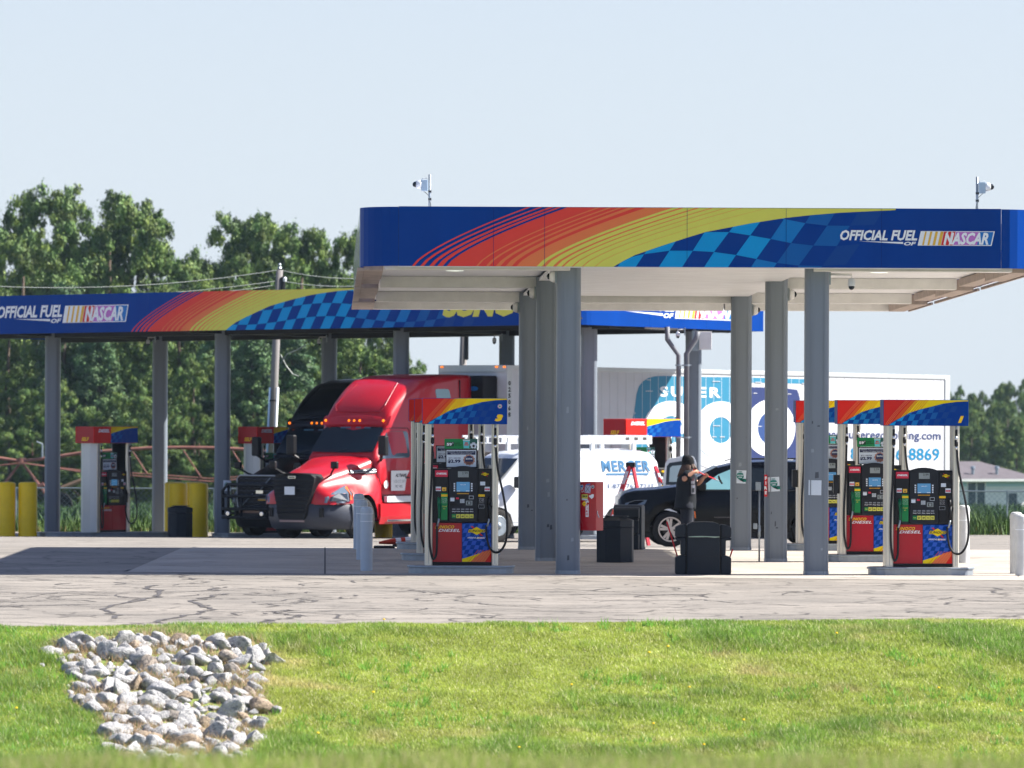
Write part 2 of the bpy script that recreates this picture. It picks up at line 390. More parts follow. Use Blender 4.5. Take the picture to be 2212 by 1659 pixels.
# tar crack filler, wandering ribbons
tar = flat('tar_crack_filler', 84, 80, 78, .7)
mb = MB(); rr = random.Random(11)
def wander(x, d, ang, n, step, wig, wd, squash=1.0):
    pts = [(x, d)]; a = ang
    for _ in range(n):
        a += rr.gauss(0, wig); a = a * .86 + ang * .14
        x += math.cos(a) * step; d += math.sin(a) * step * squash; pts.append((x, d))
    pts = [(x, d) for x, d in pts if edge_d(x) + .15 < d < conc_front(x) - .3 or (x < -5.9 and edge_d(x) + .15 < d < 125)]
    if len(pts) > 1:
        for i in range(len(pts) - 1):
            if abs(pts[i + 1][0] - pts[i][0]) + abs(pts[i + 1][1] - pts[i][1]) < step * 2.2:
                ground_strip(mb, pts[i:i + 2], wd * rr.uniform(.5, 1.3), tar, .004)
for i in range(60):
    d = rr.uniform(69, 87); wander(rr.uniform(-9.5, 8), d, rr.choice((0, math.pi)) + rr.gauss(0, .1), rr.randint(6, 24), .22, .40, .045)
for i in range(105):
    wander(rr.uniform(-9, 9), rr.uniform(67, 86), rr.choice((1, -1)) * math.pi / 2 + rr.gauss(0, .45), rr.randint(5, 14), .28, .6, .04)
for px, y0, y1 in ((222, 1262, 1335), (375, 1280, 1345), (600, 1316, 1346)):   # the three broad filled cracks on the left
    d0 = F * CAMZ / (y0 - 866.5); d1 = F * CAMZ / (y1 - 866.5); x = atx(px, d1); n = 34; pts = []
    for i in range(n):
        t = i / (n - 1); pts.append((x + .16 * math.sin(t * 9 + px) + rr.gauss(0, .05), d1 + (d0 - d1) * t))
    for i in range(n - 1): ground_strip(mb, pts[i:i + 2], rr.uniform(.04, .085), tar, .006)
for i in range(22):
    wander(rr.uniform(-9.6, -7), rr.uniform(90, 120), rr.choice((0, math.pi)), 9, .3, .3, .03)
t_ = mb.build('tar_seam', asph); tag(t_, kind='stuff')

# ------------------------------------------------------------------ canopy graphics
def gcurve(b, T, t): return b + (T - b) * t ** 1.36
def fascia_art(mb, ox, H, sx, y, cells):
    """stripes + yellow sweep + chequers; px units of the source crop, ox = local x of crop x 0, sx metres per px"""
    X = lambda p: ox + p * sx
    def band(b0, T0, b1, T1, m, yy):
        n = 10
        for i in range(n):
            a, c = i / n, (i + 1) / n
            mb.face([(X(gcurve(b0, T0, a)), a * H), (X(gcurve(b1, T1, a)), a * H), (X(gcurve(b1, T1, c)), c * H), (X(gcurve(b0, T0, c)), c * H)], yy, m)
    for b0, T0, b1, T1 in ((470, 1200, 487, 1220), (523, 1272, 545, 1292), (580, 1335, 607, 1365), (630, 1390, 665, 1415)): band(b0, T0, b1, T1, M['redl'], y - .004)
    band(690, 1452, 1130, 1950, M['redl'], y - .004)
    for b0, T0, b1, T1 in ((875, 1640, 887, 1660), (937, 1712, 955, 1735), (1000, 1780, 1028, 1800), (1062, 1840, 1100, 1885)): band(b0, T0, b1, T1, M['orange'], y - .006)
    band(1130, 1950, 1258, 2120, M['orange'], y - .004)
    pts = [(1258, 0)] + []
    curve = [(1745, 650), (1810, 612), (1880, 577), (2020, 528), (2212, 466), (2330, 430), (2614, 375), (2834, 340), (2994, 322), (3194, 305), (3534, 288), (3534, 280)]
    left = [(X(gcurve(1258, 2120, i / 10)), i / 10 * H) for i in range(11)]
    right = [(X(a), (650 - b) / 370 * H) for a, b in curve]
    # triangulated strip between left curve and right curve by height
    def xr(z):
        for (xa, za), (xb, zb) in zip(right, right[1:]):
            if za <= z <= zb: return xa + (xb - xa) * (z - za) / (zb - za) if zb > za else xb
        return right[-1][0]
    zs = sorted(set([z for _, z in left] + [z for _, z in right if z <= H]))
    for za, zb in zip(zs, zs[1:]):
        la = X(gcurve(1258, 2120, za / H)); lb = X(gcurve(1258, 2120, zb / H))
        mb.face([(la, za), (xr(za + 1e-6), za), (xr(zb - 1e-6), zb), (lb, zb)], y - .004, M['yellow'])
    for b, T, w_ in ((1290, 2165, 26), (1360, 2268, 22), (1415, 2362, 14), (1480, 2452, 9), (1545, 2552, 7), (1625, 2712, 4)): band(b, T, b + w_, T + w_, M['orange'], y - .006)
    for poly, m in cells:
        q = clip_rect([(X(a), (650 - b) / 370 * H) for a, b in poly], -1e9, 1e9, 0, H)
        if len(q) > 2: mb.face(q, y - .002, m)
def front_cells():
    c2 = lambda x: (1457.9 + .3408 * x - 728.9) / .34174
    row0 = [(-330, 600), (-194, 570), (-33, 548), (115, 548), (250, 555), (390, 573), (520, 597), (650, 622), (790, 637), (940, 640), (1090, 630)]
    row1 = [(-250, 490), (-110, 455), (42, 438), (190, 431), (345, 430), (480, 450), (610, 472), (740, 497), (882, 512), (1030, 515), (1180, 500)]
    row2 = [(-150, 380), (0, 340), (140, 320), (290, 312), (430, 318), (570, 330), (695, 347), (830, 372), (970, 387), (1115, 387), (1270, 380)]
    rm = [(x - 78, z + 118) for x, z in row0]; rp = [(x + 75, z - 122) for x, z in row2]
    rows = [rm, row0, row1, row2, rp]; out = []
    shades = [M['cyan']] * 4 + [M['cyan'], M['cyan'], M['cyan2'], M['cyan3'], M['cyan3'], M['cyan4'], M['cyan4']]
    for j in range(4):
        for i in range(10):
            if (i + j) % 2 == 1: continue
            a, b = rows[j], rows[j + 1]
            out.append(([(c2(a[i][0]), a[i][1]), (c2(a[i + 1][0]), a[i + 1][1]), (c2(b[i + 1][0]), b[i + 1][1]), (c2(b[i][0]), b[i][1])], shades[i]))
    return out
def wave_cells(n, step, x0, fade):
    out = []
    yk = lambda j, x: 690 - j * 122 + 34 * math.sin((x - 1500) / 330.0)
    for j in range(-1, 4):
        for i in range(n):
            if (i + j) % 2: continue
            P = []
            for jj, ii in ((j, i), (j, i + 1), (j + 1, i + 1), (j + 1, i)):
                x = x0 + ii * step + jj * 78; P.append((x, yk(jj, x)))
            k = i / n
            out.append((P, M['cyan'] if k < fade else M['cyan2'] if k < fade + .18 else M['cyan3'] if k < fade + .32 else M['cyan4']))
    return out
def race_logo(mb, x, z, Wd, Hh, y, yoff=0):
    """barred parallelogram with the series name"""
    sk = Hh * .22; P = lambda a, b: (x + a * Wd + b * sk, z + b * Hh)
    def par(a0, a1, m, b0=0, b1=1, k=0): mb.face([P(a0, b0), P(a1, b0), P(a1, b1), P(a0, b1)], y - k, m)
    par(0, 1, M['white'])
    for i, a in enumerate((.06, .13, .20, .27)): par(a, a + .022 + .006 * i, M['gold'], .03, .97, .002)
    for a in (.345, .405, .46): par(a - .03, a + .012, M['dred'], .03, .97, .002)
    par(.48, .62, M['violet'], .05, .95, .002); par(.62, .80, M['violet'], .05, .95, .002); par(.80, .985, M['sblue'], .05, .95, .002)
    mb.text('NASCAR', x + .345 * Wd + sk * .05, z + Hh * .07, Hh * .84, M['white'], y - .004, wd=Wd * .61, shear=.3, bold=.04)
def official(mb, x, z, Wd, y):
    """OFFICIAL FUEL OF + logo; Wd total width"""
    k = Wd / 965.0      # source crop px
    mb.text('OFFICIAL', x, z + 33 * k, 66 * k, M['white'], y, wd=302 * k, shear=.25, bold=.035)
    mb.text('FUEL', x + 322 * k, z + 33 * k, 66 * k, M['white'], y, wd=168 * k, shear=.25, bold=.035)
    mb.face([(x + 120 * k, z + 28 * k), (x + 400 * k, z + 12 * k), (x + 400 * k, z + 24 * k)], y, M['white'])
    mb.text('OF', x + 405 * k, z + 2 * k, 24 * k, M['white'], y, wd=78 * k, shear=.25, bold=.04)
    race_logo(mb, x + 492 * k, z + 2 * k, 470 * k, 92 * k, y)

# ------------------------------------------------------------------ front canopy
CW, CD, CH = 9.74, 20.1, .847
SL = .0139
fc = empty('canopy', (-2.18, 87.3, 4.40), R(1.74), 'wide blue fuel canopy with painted stripes and chequers over the pump islands in front', 'canopy')
tilt = lambda v: (v[0], v[1], v[2] - SL * v[1])
rc = .55
def arc(cx, cy, a0, a1, r, n=7): return [(cx + r * math.cos(R(a0 + (a1 - a0) * i / n)), cy + r * math.sin(R(a0 + (a1 - a0) * i / n))) for i in range(n + 1)]
def ribbon(mb, pts, z0, z1, m, th=.03):
    for (xa, ya), (xb, yb) in zip(pts, pts[1:]):
        mb.add([(xa, ya, z0), (xb, yb, z0), (xb, yb, z1), (xa, ya, z1)], [(0, 1, 2, 3)], m)
seams = [.0, .56, 1.91, 2.64, 4.68, 6.1, 7.47, 9.3]
navyside = flat('navy_gloss_fascia', 0, 44, 130, .16, coat=.7)
# corner + panels
mb = MB(); ribbon(mb, arc(rc, rc, 180, 270, rc), 0, CH, M['navy']); mb.build('corner_panel', fc, smooth=True, fn=tilt)
mb = MB(); ribbon(mb, arc(CW - rc, rc, 270, 360, rc), 0, CH, M['navy']); mb.build('corner_panel', fc, smooth=True, fn=tilt)
edges = [rc + .002, 1.91, 2.64, 4.68, 6.1, 7.47, CW - rc - .002]
for a, b in zip(edges, edges[1:]):
    mb = MB(); mb.bx(a + .002, b - .002, 0, .03, 0, CH, M['navy']); mb.build('fascia_panel', fc, fn=tilt)
mb = MB(); mb.bx(rc, CW - rc, .035, .06, .01, CH - .01, M['blackp']); mb.build('fascia_backing', fc, fn=tilt)
for x0, x1 in ((0, .03), (CW - .03, CW)):
    for i in range(5):
        a = rc + (CD - rc) * i / 5; b = rc + (CD - rc) * (i + 1) / 5
        mb = MB(); mb.bx(x0, x1, a + .004, b - .004, 0, CH, navyside); mb.build('side_panel', fc, fn=tilt)
mb = MB(); mb.bx(0, CW, CD, CD + .03, 0, CH, navyside); mb.build('rear_panel', fc, fn=tilt)
mb = MB(); fascia_art(mb, (728.9 - 777) / 151.2, CH, .34174 / 151.2, 0, front_cells()); mb.build('stripe_graphic', fc, fn=tilt)
mb = MB(); official(mb, (1457.9 + .3408 * 1052 - 777) / 151.2, CH * .375, 968 * .3408 / 151.2, -.008); mb.build('lettering', fc, fn=tilt)
mb = MB()
for x in edges[1:-1]: mb.rect(x - .0025, x + .0025, .003, CH - .003, -.0095, M['navy2'])
mb.build('panel_joint', fc, fn=tilt)
mb = MB()                                            # trim along the top and bottom edge
mb.bx(rc, CW - rc, .0, .045, CH, CH + .006, M['navy2']); mb.bx(rc, CW - rc, .0, .05, -.012, -.001, M['beam'])
mb.build('edge_trim', fc, fn=tilt)
# deck
mb = MB(); mb.bx(.17, CW - .17, .3, CD - .03, .2, .26, M['ceil']); mb.build('roof_deck', fc, fn=tilt)
def deck_strips(x0, x1, y0, y1, z, parent):
    n = max(1, int((y1 - y0) / .4)); s_ = (y1 - y0) / n
    mb = MB()
    for i in range(n): mb.bx(x0, x1, y0 + i * s_ + .006, y0 + (i + 1) * s_ - .006, z, z + .04, M['ceil'])
    o = mb.build('ceiling_panel', parent, fn=tilt); tag(o, kind='stuff')
cl, cr_ = 2.82, 6.62
deck_strips(.3, cl, .2, CD - .1, .13, fc); deck_strips(cr_, CW - .3, .2, CD - .1, .13, fc)
deck_strips(cl + .01, cr_ - .01, .12, 15.2, .06, fc); deck_strips(cl, cr_, 15.6, CD - .1, .13, fc)
def beam(x0, x1, y0, y1, z0, z1):
    mb = MB(); mb.bx(x0, x1, y0, y1, z0, z1, M['beam']); mb.build('beam', fc, bevel=.01, fn=tilt)
for y in (.25, 8.0, 15.35):
    beam(.36, cl + (0 if y > 1 else .2), y, y + .3, -.045, .128); beam(cr_ - .1, CW - .36, y, y + .3, -.045, .128)
beam(cl + .02, cr_ - .12, 15.35, 15.65, -.05, .128)
beam(.1, 3.3, CD - .25, CD - .02, -.04, .1); beam(3.32, 6.5, CD - .25, CD - .02, -.045, .1); beam(6.52, CW - .1, CD - .25, CD - .02, -.04, .1)
for side in (0, 1):
    for i, (a, b) in enumerate(((.5, 4.1), (4.15, 7.9), (8.35, 11.6), (11.7, 15.2), (15.7, 19.8))):
        x0, x1 = (.06, .34) if side == 0 else (CW - .34, CW - .06)
        mb = MB(); mb.bx(x0, x1, a, b, -.05 + .05 * (i % 2), .12, M['brown']); mb.build('edge_channel', fc, fn=tilt, bevel=.008)
        mb = MB()
        for k in range(4): mb.bx((-.035 if side == 0 else CW + .0), (.06 if side == 0 else CW + .035), a + k * (b - a) / 4, a + (k + 1) * (b - a) / 4 - .03, -.05, -.01, M['brown'])
        mb.build('drip_edge', fc, fn=tilt)
lens = mat('lamp_lens', rgb(235, 245, 225), .3, emit=(rgb(240, 250, 235), .6), var=0)
for lx, ly in ((981.8 - 1106, 590.5), (963 - 1106, 626), (1901 - 1106, 595), (1810 - 1106, 632)):
    y = 4.6 if ly < 610 else 11.9
    x = lx / F * (87.3 + y) + 2.18 + y * .0304
    mb = MB(); mb.lathe([(.24, .128), (.24, .118), (.17, .108), (.15, .108)], M['beam'], (x, y, 0), 20); hs = mb.build('ceiling_light', fc, fn=tilt)
    mb = MB(); mb.lathe([(.15, .112), (.13, .096), (.01, .09)], lens, (x, y, 0), 20); mb.build('lens', hs, fn=tilt, smooth=True)
# columns: rounded square cladding with reveal grooves
def col_outline(w_, r, n=5):
    h = w_ / 2; out = []
    for cx, cy, a in ((h - r, h - r, 0), (-h + r, h - r, 90), (-h + r, -h + r, 180), (h - r, -h + r, 270)):
        out += [(cx + r * math.cos(R(a + 90 * i / n)), cy + r * math.sin(R(a + 90 * i / n))) for i in range(n + 1)]
    return out
def make_column(parent, x, y, z0, z1, w_, rz, steel=None):
    steel = steel or M['steel']
    mb = MB(); out = col_outline(w_, w_ * .3)
    g = []
    for (px_, py_) in out: g.append((px_, py_))
    mb.prismz(g, z0, z1, steel)
    c = mb.build('column', parent, (x, y, 0), (0, 0, rz)); c.data.shade_smooth(); 
    k = c.modifiers.new('e', 'EDGE_SPLIT'); k.split_angle = R(50)
    mb = MB()
    for s_ in (-1, 1):
        mb.bx(s_ * w_ * .27 - .007, s_ * w_ * .27 + .007, -w_ / 2 - .003, -w_ / 2 + .002, z0 + .02, z1, steel)
    mb.build('seam_rib', c)
    mb = MB(); mb.prismz(col_outline(w_ + .012, w_ * .3), z0, z0 + .05, M['conc_isl']); mb.build('base_trim', c)
    return c
colx = {0: (.813, 4.385), 1: (.545, 4.12), 2: (.288, 3.855)}
cold = (88.0, 95.3, 102.8)
for k in range(3):
    for x in colx[k]:
        # into local frame of the canopy
        v = Matrix.Rotation(-R(1.74), 4, 'Z') @ Vector((x + 2.18, cold[k] - 87.3, 0))
        ztop = .12 - SL * v.y
        cc_ = make_column(fc, v.x, v.y, lotz(cold[k]) - 4.40 + .004, ztop, .347, 0)
CR = random.Random(8)
for cc_ in [o for o in fc.children if o.name.startswith('column')]:      # tape residue and scuffs on the shafts
    for q in range(CR.randint(3, 6)):
        z = -4.4 + CR.uniform(.15, 2.6); x = CR.uniform(-.09, .09); w_ = CR.uniform(.008, .03); h_ = CR.uniform(.008, .06)
        mb = MB(); mb.face([(x - w_, z - h_), (x + w_, z - h_ * .8), (x + w_ * .9, z + h_), (x - w_ * .8, z + h_ * .9)], -.347 / 2 - .002, flat('tape_residue', 140, 150, 158, .7) if q % 2 else flat('scuff_dark', 78, 84, 92, .8)); mb.build('scuff_mark', cc_)
# ------------------------------------------------------------------ far canopy over the truck lanes
L2, D2, H2 = 20.0, 6.5, .87
KF = 1.18
fc2 = empty('canopy', ((1.31 - .766 * L2) * KF, (129 + .643 * L2) * KF, CAMZ + (3.96 - CAMZ) * KF), -R(40), 'long narrow far canopy with race stripes above the truck lanes', 'canopy'); fc2.scale = (KF, KF, KF)
t2 = lambda v: (v[0], v[1], v[2] + .0075 * v[0] - .012 * v[1])
for i in range(8):
    a, b = rc + (L2 - 2 * rc) * i / 8, rc + (L2 - 2 * rc) * (i + 1) / 8
    mb = MB(); mb.bx(a + .002, b - .002, 0, .03, 0, H2, M['navy']); mb.build('fascia_panel', fc2, fn=t2)
mb = MB(); ribbon(mb, arc(L2 - rc, rc, 270, 360, rc), 0, H2, M['navy']); mb.build('corner_panel', fc2, smooth=True, fn=t2)
mb = MB(); ribbon(mb, arc(rc, rc, 180, 270, rc), 0, H2, M['navy']); mb.build('corner_panel', fc2, smooth=True, fn=t2)
for i in range(3):
    a, b = rc + (D2 - rc) * i / 3, rc + (D2 - rc) * (i + 1) / 3
    for x0, x1 in ((0, .03), (L2 - .03, L2)):
        mb = MB(); mb.bx(x0, x1, a + .002, b - .002, 0, H2, M['navy']); mb.build('side_panel', fc2, fn=t2)
mb = MB(); mb.bx(0, L2, D2, D2 + .03, 0, H2, M['navy']); mb.build('rear_panel', fc2, fn=t2)
k_ = .34174 / 151.2
mb = MB(); fascia_art(mb, L2 - 12.88 - 470 * k_, H2, k_, 0, wave_cells(26, 128, 1700, .5)); mb.build('stripe_graphic', fc2, fn=t2)
mb = MB(); official(mb, L2 - 17.1, .22, 4.07, -.010); mb.build('lettering', fc2, fn=t2)
mb = MB(); mb.text('SUNOCO', L2 - 3.66, .19, .5, M['yellow'], -.010, wd=3.2, shear=.25, bold=.07); mb.build('lettering', fc2, fn=t2)
mb = MB(); official(mb, 1.18, .2, 4.37, -.004); mb.build('lettering', fc2, (L2, 0, 0), (0, 0, R(90)), fn=lambda v: (v[0], v[1], v[2] + .0075 * L2 - .012 * v[0]))
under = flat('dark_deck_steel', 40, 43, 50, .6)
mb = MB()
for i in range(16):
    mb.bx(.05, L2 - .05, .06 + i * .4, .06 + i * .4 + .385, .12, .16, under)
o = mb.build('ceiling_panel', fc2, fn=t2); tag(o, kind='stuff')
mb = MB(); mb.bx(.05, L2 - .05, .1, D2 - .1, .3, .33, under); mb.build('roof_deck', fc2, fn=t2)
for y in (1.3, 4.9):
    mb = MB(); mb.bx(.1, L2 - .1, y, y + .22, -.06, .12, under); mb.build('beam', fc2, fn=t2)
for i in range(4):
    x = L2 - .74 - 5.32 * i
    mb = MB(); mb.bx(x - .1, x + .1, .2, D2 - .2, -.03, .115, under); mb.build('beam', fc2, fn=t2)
    for y in (1.4, 5.0):
        P = Matrix.Rotation(-R(40), 4, 'Z') @ Vector((x, y, 0))
        dd = (129 + .643 * L2 + P.y) * KF
        make_column(fc2, x, y, (lotz(dd) - fc2.location.z) / KF + .003, .11, .35, R(40))
mb = MB(); mb.bx(L2 - .5, L2 - .3, 3.0, 3.9, -.02, .1, M['beam']); mb.build('beam', fc2, fn=t2)

# ------------------------------------------------------------------ pump islands
def island(x, d, ln, wd, label, grp, z=None, rz=R(1.0)):
    z = lotz(d) if z is None else z
    def ol(g):
        h, r, cx = wd / 2 + g, wd / 2 - .08 + g, ln / 2 - wd / 2 + .08
        return arc(cx, 0, -90, 90, h, 8) + arc(-cx, 0, 90, 270, h, 8)
    e = empty('pump_island', (x, d, z), rz, label, 'pump island', grp)
    mb = MB(); mb.prismz(ol(-.02), .004, .10, M['conc_isl']); mb.build('kerb_skirt', e)
    mb = MB(); mb.prismz(ol(.0), .085, .118, M['galv']); mb.build('kerb_rim', e, bevel=.01)
    mb = MB(); mb.prismz(ol(-.03), .1, .1195, concm); mb.build('concrete_fill', e)
    return e
PX = lambda p: (p - 437) * .001193
PZ = lambda p: (1529 - p) * .001193
HX = lambda p: (p - 1651) * .002061
HZ = lambda p: (1497 - p) * .002061
postm = mat('satin_aluminium_post', rgb(214, 210, 198), .33, .55, .05, 4, .05, 50, streak=True)
bodym = mat('black_pump_plastic', rgb(7, 10, 17), .5, 0, .1, 6, .05, 90)
bezel = mat('bezel_plastic', rgb(12, 18, 28), .5, 0, .08, 6, .05, 90)
dgreen = flat('nozzle_green', 0, 96, 62, .4); lgreen = flat('label_green', 0, 128, 66, .45)
doorred = flat('pump_door_red', 172, 0, 30, .35, coat=.15)
lcd = flat('lcd_grey', 138, 148, 150, .2); scrn = mat('blue_screen', rgb(70, 115, 150), .2, emit=(rgb(60, 110, 150), .25), var=0)
grey = flat('button_grey', 120, 126, 134, .5); paper = flat('paper_white', 205, 216, 226, .6); pinkr = flat('label_red', 205, 40, 70, .5)
def checks_blue(mb, x0, x1, z0, z1, y, sx, sz, ma, skew=.35):
    n = int((x1 - x0) / sx) + 4; k = int((z1 - z0) / sz) + 2
    for j in range(k):
        for i in range(-3, n):
            if (i + j) % 2: continue
            wv = lambda x: .02 * math.sin(x * 9)
            P = []
            for jj, ii in ((j, i), (j, i + 1), (j + 1, i + 1), (j + 1, i)):
                X_ = x0 + ii * sx + jj * sz * skew; P.append((X_, z0 + jj * sz + wv(X_)))
            q = clip_rect(P, x0, x1, z0, z1)
            if len(q) > 2: mb.face(q, y, ma)
def nozzle(e, x, zt, m, y):
    """x, z of the nozzle hung in its boot"""
    mb = MB(); mb.tube([(x - .005, y + .03, zt), (x, y - .02, zt - .03), (x + .005, y - .035, zt - .12)], [.013, .022, .026], m, 8)
    mb.tube([(x + .005, y - .035, zt - .10), (x + .008, y - .04, zt - .20), (x + .005, y - .04, zt - .31)], [.024, .019, .015], m, 8)
    mb.tube([(x + .022, y - .055, zt - .09), (x + .045, y - .07, zt - .13), (x + .03, y - .06, zt - .21)], .006, m, 6)
    n = mb.build('nozzle', e, smooth=True)
    mb = MB(); mb.tube([(x + .005, y - .04, zt - .30), (x - .002, y - .045, zt - .35), (x - .02, y - .045, zt - .42)], .014, M['galv'], 8); mb.build('swivel', n, smooth=True)
def hose(e, pts, m=None, r=.0165):
    P = []
    pts = [Vector(p) for p in pts]
    for i in range(len(pts) - 1):
        p0 = pts[max(i - 1, 0)]; p1 = pts[i]; p2 = pts[i + 1]; p3 = pts[min(i + 2, len(pts) - 1)]
        for k in range(6):
            t = k / 6
            P.append(.5 * ((2 * p1) + (-p0 + p2) * t + (2 * p0 - 5 * p1 + 4 * p2 - p3) * t * t + (-p0 + 3 * p1 - 3 * p2 + p3) * t ** 3))
    P.append(pts[-1]); mb = MB(); mb.tube(P, r, m or M['rub'], 8); return mb.build('hose', e, smooth=True)
def breakaway(e, x, y, z1, z0):
    mb = MB(); h = z1 - z0
    mb.tube([(x, y, z1), (x, y, z1 - h * .15)], .015, M['galv'], 8); mb.tube([(x, y, z1 - h * .15), (x, y, z1 - h * .45)], .017, M['rub'], 8)
    mb.tube([(x, y, z1 - h * .45), (x, y, z1 - h * .62)], .018, M['chrome'], 8); mb.tube([(x, y, z1 - h * .6), (x, y, z1 - h * .85)], .026, M['rub'], 8)
    mb.tube([(x, y, z1 - h * .85), (x, y, z0)], .016, M['chrome'], 8); mb.build('breakaway_fitting', e, smooth=True)
def valance_art(mb, x0, x1, z0, z1, y, far=False):
    W_, H_ = x1 - x0, z1 - z0; X = lambda p: x0 + (p - 315) / 1261 * W_; Z = lambda p: z0 + (1080 - p) / 383 * H_
    curve = [(380, 1080), (480, 1010), (600, 950), (700, 890), (850, 840), (1050, 790), (1200, 750), (1400, 722), (1576, 714)]
    mb.rect(x0, x1, z0, z1, y - .002, M['red'] if not far else M['red'])
    def g(b, T, t): return X(b + (T - b) * t ** 1.2)
    def band(b0, T0, b1, T1, m, yy):
        for i in range(8):
            a, c = i / 8, (i + 1) / 8
            mb.face([(g(b0, T0, a), z0 + a * H_), (g(b1, T1, a), z0 + a * H_), (g(b1, T1, c), z0 + c * H_), (g(b0, T0, c), z0 + c * H_)], yy, m)
    band(420, 735, 640, 880, M['orange2'], y - .004); band(560, 850, 1576, 1576, M['yellow2'], y - .005)
    for b, T in ((335, 648), (360, 672), (385, 700)): band(b, T, b + 8, T + 8, M['orange'], y - .006)
    for b, T in ((500, 800), (525, 822), (550, 842)): band(b, T, b + 9, T + 9, M['yellow2'], y - .0065)
    for b, T in ((590, 872), (625, 905), (665, 940), (700, 975)): band(b, T, b + 9, T + 8, M['orange2'], y - .007)
    P = [(X(a), Z(b)) for a, b in curve]
    for (xa, za), (xb, zb) in zip(P, P[1:]): mb.face([(xa, z0), (xb, z0), (xb, zb), (xa, za)], y - .008, M['navy'])
    def ztop(x):
        for (xa, za), (xb, zb) in zip(P, P[1:]):
            if xa <= x <= xb: return za + (zb - za) * (x - xa) / (xb - xa)
        return P[-1][1]
    step = W_ * .0665; rh = H_ * .245
    for j in range(4):
        for i in range(0, 13):
            if (i + j) % 2: continue
            Q = []
            for jj, ii in ((j, i), (j, i + 1), (j + 1, i + 1), (j + 1, i)):
                x_ = X(420) + ii * step + jj * step * .48 - step * .5; z_ = z0 + jj * rh - .02 * H_ + .06 * H_ * math.sin(x_ * 5 / W_)
                Q.append([x_, z_])
            Q = [(a, min(b, ztop(a) - .001)) for a, b in Q]
            q = clip_rect(Q, x0, x1, z0, z1)
            if len(q) > 2: mb.face(q, y - .010, [M['cyan'], M['cyan'], M['cyan2'], M['cyan2'], M['cyan2'], M['cyan3'], M['cyan3'], M['cyan3'], M['cyan4'], M['cyan4'], M['cyan4'], M['navy'], M['navy']][i])
def sun_logo(mb, cx, cz, Wd, y, back=None):
    H_ = Wd * .46
    mb.face([(cx - Wd * .38, cz + H_ * .62), (cx - Wd * .27, cz + H_ * .66), (cx + Wd * .40, cz - H_ * .66), (cx + Wd * .27, cz - H_ * .66)], y, M['dred'])
    mb.face([(cx - Wd * .44, cz), (cx, cz + H_ * .54), (cx + Wd * .44, cz), (cx, cz - H_ * .54)], y - .002, M['yellow2'])
    mb.text('SUNOCO', cx, cz - H_ * .23, H_ * .46, M['yellow2'], y - .004, wd=Wd * 1.06, shear=.3, bold=.09, align='c')
    mb.text('SUNOCO', cx, cz - H_ * .17, H_ * .34, M['black'], y - .006, wd=Wd * 1.0, shear=.3, bold=.015, align='c')
